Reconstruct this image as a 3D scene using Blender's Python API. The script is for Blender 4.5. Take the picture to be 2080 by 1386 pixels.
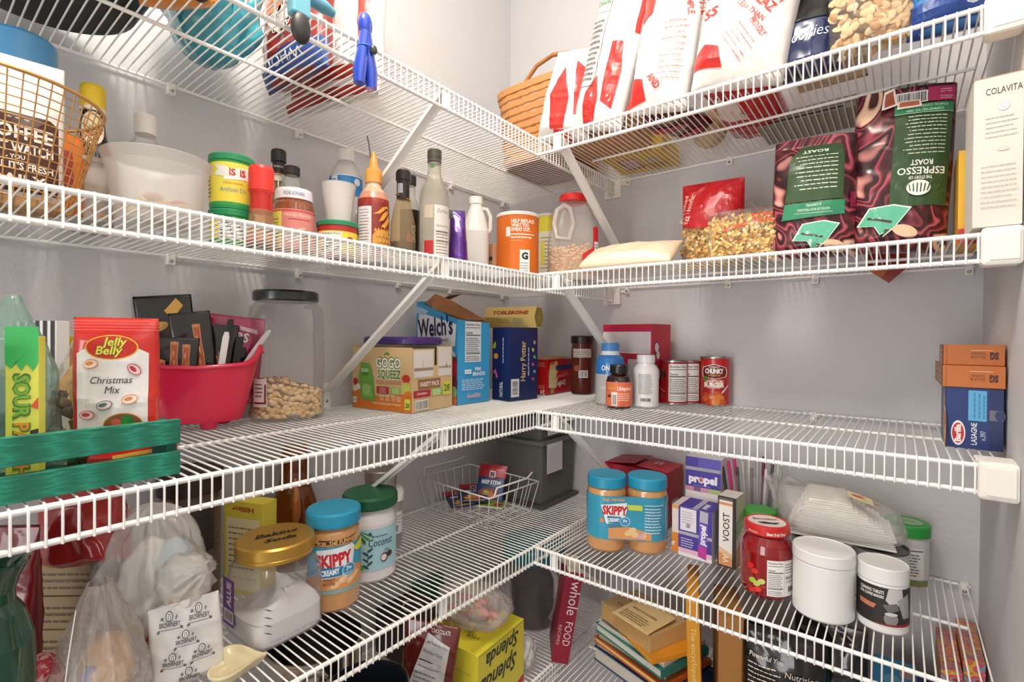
import bpy, bmesh, math, random
from mathutils import Vector, Matrix, noise
from math import sin, cos, pi, sqrt, atan2, radians
random.seed(7)
for _o in list(bpy.data.objects): bpy.data.objects.remove(_o)
SC = bpy.context.scene
COL = SC.collection
PI = pi
# ---------------- camera, world, lights, exposure ----------------
EXPO = 0.68
WORLD = 1.0
LAMP = (.72, -1.15, 2.92); LAMP_E = 8

CAM = Vector((1.08, -1.3507, 1.6617))
cd = bpy.data.cameras.new('camera'); cam = bpy.data.objects.new('camera', cd); COL.objects.link(cam)
_R = Vector((0.78527447, 0.61910582, 0.00721028)); _U = Vector((-0.01012385, 0.00119542, 0.99994804)); _D = Vector((-0.61906503, 0.78530666, -0.00720647))
_m = Matrix((( _R.x, _U.x, -_D.x, CAM.x), (_R.y, _U.y, -_D.y, CAM.y), (_R.z, _U.z, -_D.z, CAM.z), (0, 0, 0, 1)))
cam.matrix_world = _m
cd.sensor_width = 36; cd.lens = 36*1001.28/2080; cd.clip_start = .02
SC.camera = cam
SC.view_settings.view_transform = 'Standard'; SC.view_settings.look = 'None'
SC.view_settings.gamma = 1; SC.view_settings.use_curve_mapping = False
SC.view_settings.exposure = EXPO
W = bpy.data.worlds.new('world'); SC.world = W; W.use_nodes = True
W.node_tree.nodes['Background'].inputs[0].default_value = (.93, .95, 1, 1)
W.node_tree.nodes['Background'].inputs[1].default_value = WORLD
def area(name, loc, rot, sx, sy, power, colr=(1, 1, 1)):
    l = bpy.data.lights.new(name, 'AREA'); l.shape = 'RECTANGLE'; l.size = sx; l.size_y = sy; l.energy = power; l.color = colr
    o = bpy.data.objects.new(name, l); COL.objects.link(o); o.location = loc; o.rotation_euler = rot; return o
area('doorway_fill', (.6, -3.4, 1.5), (radians(90), 0, 0), 1.0, 1.9, 15, (1, .97, .94))  # fill lamp added outside the unseen doorway to brighten the shelves
_l = bpy.data.lights.new('ceiling_bulb', 'POINT'); _l.energy = 21; _l.color = (1, .94, .84); _l.shadow_soft_size = .11
_o = bpy.data.objects.new('ceiling_bulb', _l); COL.objects.link(_o); _o.location = (.72, -1.15, 2.76)

try:
    SC.cycles.transparent_max_bounces = 32; SC.cycles.max_bounces = 12; SC.cycles.diffuse_bounces = 6
except Exception: pass
Z1, Z2, Z3, Z4, Z5 = 2.13, 1.8136, 1.4918, 1.1727, .8527
RW = 1.208      # width of the closet
# ---------------- materials ----------------
def lin(h):
    h = h.lstrip('#'); c = [int(h[i:i+2], 16)/255 for i in (0, 2, 4)]
    return tuple(x/12.92 if x <= .04045 else ((x+.055)/1.055)**2.4 for x in c)+(1,)
_MC = {}
def M(h, r=.5, metal=0., bump=0., bs=60., coat=0., trans=0., spec=None, emit=0., var=0.):
    k = (h, r, metal, bump, bs, coat, trans, spec, emit, var)
    if k in _MC: return _MC[k]
    m = bpy.data.materials.new('mat_'+h.strip('#')); m.use_nodes = True
    nt = m.node_tree; b = nt.nodes['Principled BSDF']
    b.inputs['Base Color'].default_value = lin(h); b.inputs['Roughness'].default_value = r
    b.inputs['Metallic'].default_value = metal
    if coat: b.inputs['Coat Weight'].default_value = coat; b.inputs['Coat Roughness'].default_value = .08
    if trans: b.inputs['Transmission Weight'].default_value = trans; b.inputs['IOR'].default_value = 1.3
    if spec is not None: b.inputs['Specular IOR Level'].default_value = spec
    if emit: b.inputs['Emission Color'].default_value = lin(h); b.inputs['Emission Strength'].default_value = emit
    if bump or var:
        tc = nt.nodes.new('ShaderNodeTexCoord'); n = nt.nodes.new('ShaderNodeTexNoise')
        n.inputs['Scale'].default_value = bs; n.inputs['Detail'].default_value = 3
        nt.links.new(tc.outputs['Object'], n.inputs['Vector'])
        if bump:
            bp = nt.nodes.new('ShaderNodeBump'); bp.inputs['Strength'].default_value = bump; bp.inputs['Distance'].default_value = .004
            nt.links.new(n.outputs['Fac'], bp.inputs['Height']); nt.links.new(bp.outputs['Normal'], b.inputs['Normal'])
        if var:
            mx = nt.nodes.new('ShaderNodeHueSaturation'); mr = nt.nodes.new('ShaderNodeMapRange')
            mr.inputs['To Min'].default_value = 1-var; mr.inputs['To Max'].default_value = 1+var
            nt.links.new(n.outputs['Fac'], mr.inputs['Value']); nt.links.new(mr.outputs['Result'], mx.inputs['Value'])
            mx.inputs['Color'].default_value = lin(h); nt.links.new(mx.outputs['Color'], b.inputs['Base Color'])
    _MC[k] = m; return m
def film(h='#f4f4f2', op=.15, r=.15, tint='#ffffff', bump=.0, bs=30.):
    """clear or milky plastic / thin glass: see-through with a glossy skin"""
    k = ('film', h, op, r, tint, bump, bs)
    if k in _MC: return _MC[k]
    m = bpy.data.materials.new('clear_'+h.strip('#')); m.use_nodes = True; nt = m.node_tree
    b = nt.nodes['Principled BSDF']; b.inputs['Base Color'].default_value = lin(h); b.inputs['Roughness'].default_value = r
    t = nt.nodes.new('ShaderNodeBsdfTransparent'); t.inputs[0].default_value = lin(tint)
    g = nt.nodes.new('ShaderNodeBsdfGlossy'); g.inputs['Roughness'].default_value = r
    mx = nt.nodes.new('ShaderNodeMixShader'); mx.inputs[0].default_value = op
    m2 = nt.nodes.new('ShaderNodeMixShader'); lw = nt.nodes.new('ShaderNodeFresnel'); lw.inputs['IOR'].default_value = 1.28
    nt.links.new(t.outputs[0], mx.inputs[1]); nt.links.new(b.outputs[0], mx.inputs[2])
    mu = nt.nodes.new('ShaderNodeMath'); mu.operation = 'MULTIPLY'; mu.inputs[1].default_value = .5; mu.use_clamp = True; nt.links.new(lw.outputs[0], mu.inputs[0]); nt.links.new(mu.outputs[0], m2.inputs[0]); nt.links.new(mx.outputs[0], m2.inputs[1]); nt.links.new(g.outputs[0], m2.inputs[2])
    nt.links.new(m2.outputs[0], nt.nodes['Material Output'].inputs[0])
    if bump:
        tc = nt.nodes.new('ShaderNodeTexCoord'); n = nt.nodes.new('ShaderNodeTexNoise'); n.inputs['Scale'].default_value = bs
        n.inputs['Detail'].default_value = 4; n.inputs['Distortion'].default_value = .8
        bp = nt.nodes.new('ShaderNodeBump'); bp.inputs['Strength'].default_value = bump; bp.inputs['Distance'].default_value = .01
        nt.links.new(tc.outputs['Object'], n.inputs['Vector']); nt.links.new(n.outputs['Fac'], bp.inputs['Height'])
        for s in (b, g): nt.links.new(bp.outputs['Normal'], s.inputs['Normal'])
    _MC[k] = m; return m
def ramp_mat(name, stops, tex='noise', scale=20., dist=1., r=.35, detail=3., stretch=(1, 1, 1), rot=(0, 0, 0), bump=0., interp='LINEAR'):
    m = bpy.data.materials.new(name); m.use_nodes = True; nt = m.node_tree; b = nt.nodes['Principled BSDF']
    tc = nt.nodes.new('ShaderNodeTexCoord'); mp = nt.nodes.new('ShaderNodeMapping')
    mp.inputs['Scale'].default_value = stretch; mp.inputs['Rotation'].default_value = rot
    nt.links.new(tc.outputs['Object'], mp.inputs['Vector'])
    if tex == 'noise':
        n = nt.nodes.new('ShaderNodeTexNoise'); n.inputs['Distortion'].default_value = dist; n.inputs['Detail'].default_value = detail; out = n.outputs['Fac']
    elif tex == 'wave':
        n = nt.nodes.new('ShaderNodeTexWave'); n.inputs['Distortion'].default_value = dist; n.inputs['Detail'].default_value = detail; n.inputs['Detail Scale'].default_value = 1.2; out = n.outputs['Fac']
    else:
        n = nt.nodes.new('ShaderNodeTexVoronoi'); out = n.outputs['Color']
    n.inputs['Scale'].default_value = scale
    nt.links.new(mp.outputs['Vector'], n.inputs['Vector'])
    cr = nt.nodes.new('ShaderNodeValToRGB'); cr.color_ramp.interpolation = interp
    while len(cr.color_ramp.elements) < len(stops): cr.color_ramp.elements.new(.5)
    for e, (p, c) in zip(cr.color_ramp.elements, stops): e.position = p; e.color = lin(c)
    nt.links.new(out, cr.inputs['Fac']); nt.links.new(cr.outputs['Color'], b.inputs['Base Color'])
    if bump:
        bp = nt.nodes.new('ShaderNodeBump'); bp.inputs['Strength'].default_value = bump; bp.inputs['Distance'].default_value = .003
        nt.links.new(out, bp.inputs['Height']); nt.links.new(bp.outputs['Normal'], b.inputs['Normal'])
    b.inputs['Roughness'].default_value = r
    return m
# ---------------- mesh builder ----------------
class MB:
    def __init__(s): s.v = []; s.f = []; s.m = []; s.s = []; s.mats = []
    def mi(s, m):
        if isinstance(m, str): m = M(m)
        if m not in s.mats: s.mats.append(m)
        return s.mats.index(m)
    def add(s, vs, fs, m, smooth=False):
        o = len(s.v); s.v += [tuple(v) for v in vs]; k = s.mi(m)
        for f in fs: s.f.append([i+o for i in f]); s.m.append(k); s.s.append(smooth)
        return s
    def box(s, x0, y0, z0, x1, y1, z1, m):
        vs = [(x, y, z) for z in (z0, z1) for y in (y0, y1) for x in (x0, x1)]
        return s.add(vs, [(0, 2, 3, 1), (4, 5, 7, 6), (0, 1, 5, 4), (2, 6, 7, 3), (0, 4, 6, 2), (1, 3, 7, 5)], m)
    def hexa(s, b, t, m):   # 4 bottom, 4 top corners, ccw from above
        return s.add(list(b)+list(t), [(3, 2, 1, 0), (4, 5, 6, 7), (0, 1, 5, 4), (1, 2, 6, 5), (2, 3, 7, 6), (3, 0, 4, 7)], m)
    def lathe(s, prof, m, seg=48, c=(0, 0), sq=2., sx=1., sy=1., cap0=True, cap1=True, rip=0, ripn=0):
        """prof: [(r,z) or (r,z,mat)]; mat of a ring colours the band above it"""
        rings = []
        def pt(r, z, k):
            a = 2*PI*k/seg; ca, sa = cos(a), sin(a)
            q = 1. if sq == 2 else 1/((abs(ca)**sq+abs(sa)**sq)**(1/sq))
            rr = r*q*(1+(rip*(1 if k % 2 else 0) if ripn == 0 else rip*cos(ripn*a)))
            return (c[0]+rr*ca*sx, c[1]+rr*sa*sy, z)
        for p in prof: rings.append([pt(p[0], p[1], k) for k in range(seg)])
        cur = m
        for i in range(len(prof)-1):
            if len(prof[i]) > 2: cur = prof[i][2]
            if abs(prof[i][0]-prof[i+1][0])+abs(prof[i][1]-prof[i+1][1]) < 1e-7: continue
            s.add(rings[i]+rings[i+1], [(k, (k+1) % seg, seg+(k+1) % seg, seg+k) for k in range(seg)], cur, True)
        if cap0 and prof[0][0] > 1e-5: s.add(rings[0], [list(range(seg))[::-1]], prof[0][2] if len(prof[0]) > 2 else m)
        if cap1 and prof[-1][0] > 1e-5: s.add(rings[-1], [list(range(seg))], cur)
        return s
    def tube(s, pts, r, m, seg=8, closed=False, caps=True):
        pts = [Vector(p) for p in pts]; n = len(pts); rings = []
        up = None
        for i, p in enumerate(pts):
            a = pts[i-1] if (i > 0 or closed) else p; b = pts[(i+1) % n] if (i < n-1 or closed) else p
            t = (b-a).normalized()
            if up is None:
                up = Vector((0, 0, 1)) if abs(t.z) < .9 else Vector((1, 0, 0))
            x = t.cross(up); x.normalize(); y = x.cross(t); up = y
            rr = r[i] if isinstance(r, (list, tuple)) else r
            rings += [p+(x*cos(2*PI*k/seg)+y*sin(2*PI*k/seg))*rr for k in range(seg)]
        fs = []
        for i in range(n if closed else n-1):
            j = (i+1) % n
            for k in range(seg): fs.append((i*seg+k, i*seg+(k+1) % seg, j*seg+(k+1) % seg, j*seg+k))
        s.add(rings, fs, m, True)
        if caps and not closed:
            s.add(rings[:seg], [list(range(seg))], m); s.add(rings[-seg:], [list(range(seg))[::-1]], m)
        return s
    def prism(s, poly, y0, y1, m, axis='y'):
        n = len(poly)
        def P(a, b, c): return (a, c, b) if axis == 'y' else ((a, b, c) if axis == 'z' else (c, a, b))
        vs = [P(a, b, y0) for a, b in poly]+[P(a, b, y1) for a, b in poly]
        return s.add(vs, [list(range(n)), list(range(2*n-1, n-1, -1))]+[(i, i+n, (i+1) % n+n, (i+1) % n) for i in range(n)], m)
    def grid(s, fn, nu, nv, m, smooth=True, wrap=False):
        vs = [fn(i/nu, j/nv) for j in range(nv+1) for i in range(nu+1)]
        k = nu+1
        return s.add(vs, [(j*k+i, j*k+i+1, (j+1)*k+i+1, (j+1)*k+i) for j in range(nv) for i in range(nu)], m, smooth)
    def ell(s, c, r, m, nu=16, nv=10, rot=None):
        c = Vector(c); r = r if isinstance(r, (list, tuple)) else (r, r, r)
        def f(a, b):
            th = 2*PI*a; ph = PI*(b-.5); v = Vector((r[0]*cos(ph)*cos(th), r[1]*cos(ph)*sin(th), r[2]*sin(ph)))
            if rot is not None: v = rot @ v
            return c+v
        return s.grid(f, nu, nv, m)
    def build(s, name, parent=None, bevel=0., label=None, fixn=False, sub=0, solid=0.):
        me = bpy.data.meshes.new(name); me.from_pydata([tuple(v) for v in s.v], [], s.f)
        for m in s.mats: me.materials.append(m)
        me.polygons.foreach_set('material_index', s.m); me.polygons.foreach_set('use_smooth', s.s)
        me.update()
        if fixn:
            bm = bmesh.new(); bm.from_mesh(me); bmesh.ops.remove_doubles(bm, verts=bm.verts, dist=1e-5)
            bmesh.ops.recalc_face_normals(bm, faces=bm.faces); bm.to_mesh(me); bm.free()
        o = bpy.data.objects.new(name, me); COL.objects.link(o)
        if parent is not None: o.parent = parent
        if solid: md = o.modifiers.new('thick', 'SOLIDIFY'); md.thickness = solid; md.offset = 0
        if bevel:
            md = o.modifiers.new('bevel', 'BEVEL'); md.width = bevel; md.segments = 2; md.limit_method = 'ANGLE'; md.angle_limit = radians(50)
        if sub: md = o.modifiers.new('sub', 'SUBSURF'); md.levels = sub; md.render_levels = sub
        if label: o['label'] = label
        return o
def tag(o, label, cat, group=None):
    o['label'] = label; o['category'] = cat
    if group: o['group'] = group
    return o
def struct(mb, name, **k): o = mb.build(name, **k); o['kind'] = 'structure'; return o
def thing(name, label, cat, loc, yaw=0., group=None, tx=0., ty=0.):
    o = bpy.data.objects.new(name, None); COL.objects.link(o); o.empty_display_size = .02
    o.location = loc; o.rotation_euler = (radians(tx), radians(ty), radians(yaw))
    return tag(o, label, cat, group)
def facing(loc, off=0.):   # yaw that turns local -Y towards where the photographer stood, plus an offset
    return math.degrees(atan2(loc[1]-CAM.y, loc[0]-CAM.x))-90+off
# ---------------- lettering and printed labels ----------------
_TC = {}
def text_mesh(body, bold=0., shear=0.):
    k = (body, bold, shear)
    if k in _TC: return _TC[k]
    cu = bpy.data.curves.new('t', 'FONT'); cu.body = body; cu.size = 1; cu.resolution_u = 2; cu.offset = bold; cu.shear = shear
    cu.align_x = 'CENTER'
    o = bpy.data.objects.new('t', cu); COL.objects.link(o)
    dg = bpy.context.evaluated_depsgraph_get(); me = o.evaluated_get(dg).to_mesh()
    vs = [(v.co.x, v.co.y) for v in me.vertices]; fs = [tuple(p.vertices) for p in me.polygons]
    o.evaluated_get(dg).to_mesh_clear(); bpy.data.objects.remove(o); bpy.data.curves.remove(cu)
    _TC[k] = (vs, fs); return vs, fs
class Dec:
    """flat print laid on a surface S(u,v,off) -> point"""
    def __init__(s, parent, S, name='printed_label', step=0., stepv=0., rough=.5, base=.0005):
        s.mb = MB(); s.par = parent; s.S = S; s.n = 0; s.step = step; s.stepv = stepv; s.name = name; s.rough = rough; s.base = base; s.X = (0, 0, 0)
    def xf(s, u=0, v=0, a=0): s.X = (u, v, radians(a)); return s
    def _put(s, vs, fs, col, sm=False):
        c, n = cos(s.X[2]), sin(s.X[2]); s.n += 1; off = s.base+s.n*(.00004 if s.base < .001 else .00013)
        vs = [(s.X[0]+u*c-v*n, s.X[1]+u*n+v*c) for u, v in vs]
        if s.step or s.stepv:
            bm = bmesh.new(); bv = [bm.verts.new((u, v, 0)) for u, v in vs]
            for f in fs:
                try: bm.faces.new([bv[i] for i in f])
                except ValueError: pass
            if vs:
                for ax, st in ((0, s.step), (1, s.stepv)):
                    if not st: continue
                    lo = min(v[ax] for v in vs); hi = max(v[ax] for v in vs); k = math.ceil(lo/st+1e-6)
                    while k*st < hi-1e-6:
                        co = (k*st, 0, 0) if ax == 0 else (0, k*st, 0); no = (1, 0, 0) if ax == 0 else (0, 1, 0)
                        bmesh.ops.bisect_plane(bm, geom=bm.verts[:]+bm.edges[:]+bm.faces[:], dist=1e-7, plane_co=co, plane_no=no); k += 1
            bm.verts.index_update(); vs = [(v.co.x, v.co.y) for v in bm.verts]; fs = [[v.index for v in f.verts] for f in bm.faces]; bm.free()
        s.mb.add([s.S(u, v, off) for u, v in vs], fs, M(col, s.rough) if isinstance(col, str) else col, sm)
        return s
    def r(s, u0, v0, u1, v1, col): return s._put([(u0, v0), (u1, v0), (u1, v1), (u0, v1)], [(0, 1, 2, 3)], col)
    def p(s, pts, col):
        n = len(pts); c = (sum(p[0] for p in pts)/n, sum(p[1] for p in pts)/n)
        return s._put(list(pts)+[c], [(i, (i+1) % n, n) for i in range(n)], col)
    def e(s, u, v, ru, rv, col, rot=0, k=24):
        c, n = cos(radians(rot)), sin(radians(rot))
        return s.p([(u+ru*cos(2*PI*i/k)*c-rv*sin(2*PI*i/k)*n, v+ru*cos(2*PI*i/k)*n+rv*sin(2*PI*i/k)*c) for i in range(k)], col)
    def t(s, body, u, v, h, col, w=None, bold=0., sh=0., rot=0., al='C'):
        vs, fs = text_mesh(body, bold, sh)
        if not vs: return s
        x0 = min(a[0] for a in vs); x1 = max(a[0] for a in vs); k = h/.70; kx = k if w is None else w/(x1-x0)
        ox = {'C': -(x0+x1)/2, 'L': -x0, 'R': -x1}[al]
        c, n = cos(radians(rot)), sin(radians(rot)); q = []
        for a, b in vs:
            X, Y = (a+ox)*kx, b*k; q.append((u+X*c-Y*n, v+X*n+Y*c))
        return s._put(q, fs, col)
    def para(s, u0, v0, u1, v1, n, col='#666666', th=.35, seed=0):
        rd = random.Random(seed); dv = (v1-v0)/n; vs = []; fs = []
        for i in range(n):
            v = v0+dv*i; u = u0; end = u1-(u1-u0)*rd.random()*.18
            while u < end:
                w = min((u1-u0)*(.05+.14*rd.random()), end-u); k = len(vs)
                vs += [(u, v), (u+w, v), (u+w, v+dv*th), (u, v+dv*th)]; fs.append((k, k+1, k+2, k+3)); u += w+(u1-u0)*.025
        return s._put(vs, fs, col)
    def bar(s, u0, v0, u1, v1, col='#151515', seed=1, bg='#f6f6f6'):
        if bg: s.r(u0-.002, v0-.002, u1+.002, v1+.002, bg)
        rd = random.Random(seed); vs = []; fs = []; n = 22; du = (u1-u0)/n
        for i in range(n):
            k = len(vs); w = du*rd.choice((.3, .5, .75)); u = u0+du*i
            vs += [(u, v0), (u+w, v0), (u+w, v1), (u, v1)]; fs.append((k, k+1, k+2, k+3))
        return s._put(vs, fs, col)
    def nf(s, u0, v0, u1, v1, bg='#f2f0ec', ink='#222222'):
        w = u1-u0; h = v1-v0; s.r(u0, v0, u1, v1, bg); m = w*.06
        s.t('Nutrition Facts', (u0+u1)/2, v1-h*.1, h*.055, ink, w=w*.86, bold=.02)
        s.r(u0+m, v1-h*.16, u1-m, v1-h*.145, ink)
        s.t('Calories', u0+m, v1-h*.3, h*.05, ink, al='L', bold=.02, w=w*.4)
        s.r(u0+m, v1-h*.35, u1-m, v1-h*.325, ink); s.para(u0+m, v0+h*.24, u1-m, v1-h*.37, 8, ink, .3, 3)
        s.r(u0+m, v0+h*.2, u1-m, v0+h*.22, ink); s.para(u0+m, v0+h*.04, u1-m, v0+h*.18, 3, ink, .3, 4)
        return s
    def done(s, label=None):
        if s.mb.v: return s.mb.build(s.name, s.par, label=label)
def Sfront(w=0, y=0): return lambda u, v, o: (u, y-o, v)
def Sright(x, y0=0): return lambda u, v, o: (x+o, y0+u, v)
def Sleft(x, y1): return lambda u, v, o: (x-o, y1-u, v)
def Stop(z): return lambda u, v, o: (u, v, z+o)
def Sback(y): return lambda u, v, o: (-u, y+o, v)
def Scyl(rf, sq=2., sx=1., sy=1.):
    def S(u, v, o):
        r = rf(v) if callable(rf) else rf
        a = u/(rf(.0) if callable(rf) and False else (r if r > .004 else .004)); ca, sa = sin(a), cos(a)
        q = 1. if sq == 2 else 1/((abs(ca)**sq+abs(sa)**sq)**(1/sq))
        return ((r*q+o)*ca*sx, -(r*q+o)*sa*sy, v)
    return S
def prof_r(prof):
    def f(v):
        for a, b in zip(prof[:-1], prof[1:]):
            if a[1] <= v <= b[1] and b[1] > a[1]: return a[0]+(b[0]-a[0])*(v-a[1])/(b[1]-a[1])
        return prof[-1][0] if v > prof[-1][1] else prof[0][0]
    return f
# ---------------- soft bags ----------------
class Bag:
    """pillow or pouch standing on its base; front faces local -Y, origin at base centre"""
    def __init__(s, w, h, T, seed=0, crk=.003, top=.0, flat=.12, taper=.0, curl=0., botT=1., fr=1., topstart=.5, belly=2.6, wob=.01):
        s.__dict__.update(locals())
    def hw(s, v): return s.w/2*(1-s.taper*v/s.h)*(1+s.wob*sin(v/s.h*7+s.seed))
    def t(s, u, v):
        a = min(1, abs(u)/s.hw(v)); b = v/s.h
        vp = min(1, (b/s.flat))**.5 if s.flat > 0 else 1.
        vp = (1-s.botT)*0+vp*(s.botT+(1-s.botT)*min(1, b*2))
        if b > s.topstart: vp *= max(s.top, 1-((b-s.topstart)/(1-s.topstart))**1.4)
        return s.T/2*max(0, 1-a**s.belly)**.5*vp
    def nz(s, u, v, sd):
        q = Vector((u*28*s.fr, v*16*s.fr, s.seed*3.7+sd)); n = noise.noise(q)+.5*noise.noise(q*2.3)
        rdg = 1-abs(noise.noise(Vector((u*17*s.fr+v*9, v*22*s.fr, s.seed+sd*5))))*2
        return (n*.7+max(0, rdg-.6)*1.2)*s.crk
    def S(s, side=1):
        def f(u, v, o):
            t = s.t(u, v); e = min(1, t/(s.T*.12+1e-6))
            y = -side*(t+s.nz(u, v, side)*e+o)
            y += s.curl*(v/s.h)**2 - (0)
            return (u, y, v)
        return f
    def mesh(s, mb, m, nu=44, nv=56, mback=None, rag=0.):
        for side in (1, -1):
            S = s.S(side)
            def g(a, b):
                v = b*s.h; u = (a*2-1)*s.hw(v); x, y, z = S(u, v, 0)
                if rag and b > .93: z += rag*noise.noise(Vector((u*60, 3, s.seed)))*(b-.93)/.07
                return (x, y, z)
            mb.grid(g, nu, nv, m if side == 1 or mback is None else mback)
        return mb

# ================= the closet itself =================
wallm = M('#cdccce', .75, bump=.25, bs=90, var=.015)
ceilm = M('#f1efec', .9); basem = M('#f0efed', .5)
floorm = ramp_mat('wood_floor', [(0, '#5a3d27'), (.5, '#7c5636'), (1, '#93683f')], 'wave', 3, 3, .45, 3, (1, 8, 1))
Yf = -2.9; H = 2.92
struct(MB().box(-.1, Yf-.1, -.1, 0, .1, H+.1, wallm), 'wall_left')
struct(MB().box(0, 0, -.1, RW, .1, H+.1, wallm), 'wall_back')
struct(MB().box(RW, Yf-.1, -.1, RW+.1, .1, H+.1, wallm), 'wall_right')
_d = MB(); _d.box(0, Yf-.1, 0, .16, Yf, H, wallm).box(1.12, Yf-.1, 0, RW, Yf, H, wallm).box(.16, Yf-.1, 2.1, 1.12, Yf, H, wallm); struct(_d, 'wall_front')
_d = MB(); _d.box(.10, Yf, 0, .16, Yf+.015, 2.16, basem).box(1.12, Yf, 0, 1.18, Yf+.015, 2.16, basem).box(.16, Yf, 2.1, 1.12, Yf+.015, 2.16, basem); struct(_d, 'door_1')
struct(MB().box(0, Yf-.1, H, RW, 0, H+.1, ceilm), 'ceiling')
struct(MB().box(-.1, Yf-1.5, -.1, RW+.1, 0, 0, floorm), 'floor')
struct(MB().box(0, Yf, 0, .012, -.012, .09, basem), 'baseboard_left')
struct(MB().box(.012, -.012, 0, RW-.012, 0, .09, basem), 'baseboard_back')
struct(MB().box(RW-.012, Yf, 0, RW, 0, .09, basem), 'baseboard_right')
# ceiling lamp
lp = thing('ceiling_lamp', 'round frosted flush ceiling lamp above the pantry', 'lamp', LAMP)
MB().lathe([(.12, 0), (.12, -.02), (.115, -.022)], M('#d9d9d9', .3, .8)).build('lamp_base', lp)
MB().lathe([(.0, -.075), (.05, -.07), (.09, -.05), (.112, -.024)], M('#fff3e2', .4, emit=LAMP_E), cap0=False, cap1=False).build('lamp_shade', lp)
# ---------------- ventilated wire shelves ----------------
wm = M('#f6f5f2', .28, coat=.3); wm2 = M('#efece5', .4)
steel = M('#b9b9bb', .3, .9)
WR, RR, PITCH, DEP, LIP = .00135, .0031, .01262, .406, .041
def rail(name, par, a, b, r=RR): MB().tube([a, b], r, wm, 10).build(name, par)
def wire_shelf(side, z, label, a0, a1, clips):
    """local frame: x along the wall from a0 to a1, y=0 wall, y=-DEP front"""
    t = thing('wire_shelf', label, 'shelf', (0, 0, z), 90 if side == 'L' else 0, 'white wire shelves')
    def P(x, y, zz): return (x, y, zz)
    zr = -.0045; zw = -.0013
    yb, yf, ym = -.008, -DEP, -.205
    rail('back_rail', t, P(a0, yb, zr), P(a1, yb, zr), .0027)
    rail('middle_rail', t, P(a0+(.028 if side == 'R' else 0), ym, zr), P(a1-.02, ym, zr))
    rail('front_rail', t, P(a0, yf, zr), P(a1, yf, zr), .0036)
    rail('lip_rail', t, P(a0-(.004 if side == 'R' else 0), yf-.001, -LIP), P(a1, yf-.001, -LIP), .0036)
    mb = MB(); n = int((a1-a0-.006)/PITCH); x = a0+.005
    yo = yf-.0036-WR
    for i in range(n+1):
        xx = x+i*PITCH
        pts = [(xx, yb+.003, zw), (xx, yf+.004, zw), (xx, yo+.0022, zw-.0008), (xx, yo+.0003, zw-.003), (xx, yo, zw-.007), (xx, yo, -LIP-.003)]
        mb.tube(pts, WR, wm, 6)
    mb.build('wire_deck', t)
    for c in clips:
        m = MB().box(c-.007, -.012, -.021, c+.007, 0, .0005, wm2)
        k = m.build('wall_clip', t, bevel=.0015)
        MB().lathe([(.0, 0), (.0035, 0), (.0035, .002), (.002, .003), (0, .003)], steel, 12).build('screw', k)
        s = k.children[0]; s.location = (c, -.012, -.014); s.rotation_euler = (PI/2, 0, 0)
    return t
def brace(side, z, label, a, foot=.30):
    t = thing('support_brace', label, 'bracket', (0, 0, z), 90 if side == 'L' else 0, 'diagonal shelf braces')
    m = MB(); w = .0105; y0, z0 = -DEP+.006, -.008; y1, z1 = -.004, -foot; th = .0018
    d = Vector((0, y1-y0, z1-z0)).normalized(); nrm = Vector((0, -d.z, d.y))
    # channel section: flat web and two side flanges
    def bar(xa, xb, o0, o1):
        A = Vector((0, y0, z0)); B = Vector((0, y1, z1+.02))
        vs = []
        for p in (A, B):
            for xx, o in ((xa, o0), (xb, o0), (xb, o1), (xa, o1)): vs.append((xx, p.y+nrm.y*o, p.z+nrm.z*o))
        m.add([(v[0]+a, v[1], v[2]) for v in vs], [(0, 1, 2, 3), (7, 6, 5, 4), (0, 4, 5, 1), (1, 5, 6, 2), (2, 6, 7, 3), (3, 7, 4, 0)], wm)
    bar(-w, w, 0, th); bar(-w, -w+th, 0, -.006); bar(w-th, w, 0, -.006)
    m.build('brace_bar', t)
    f = MB().prism([(a-w*1.05, z1-.02), (a+w*1.05, z1-.02), (a+w*1.05, z1+.035), (a+w*.6, z1+.042), (a-w*.6, z1+.042), (a-w*1.05, z1+.035)], -.0035, 0, wm).build('foot_plate', t, bevel=.0008)
    s = MB().lathe([(0, 0), (.004, 0), (.004, .002), (.002, .0032), (0, .0032)], steel, 12).build('screw', f); s.location = (a, -.0035, z1-.002); s.rotation_euler = (PI/2, 0, 0)
    MB().box(a-w, -DEP-.001, -.045, a+w, -DEP+.0016, -.002, wm).build('front_hook', t, bevel=.0006)
LC = (-1.52, -1.27, -1.022, -.772, -.49, -.292, -.043)
RC = (.45, .73, .922, 1.186)
_lv = ['topmost', 'second from top', 'third from top', 'fourth from top', 'lowest']
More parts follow.
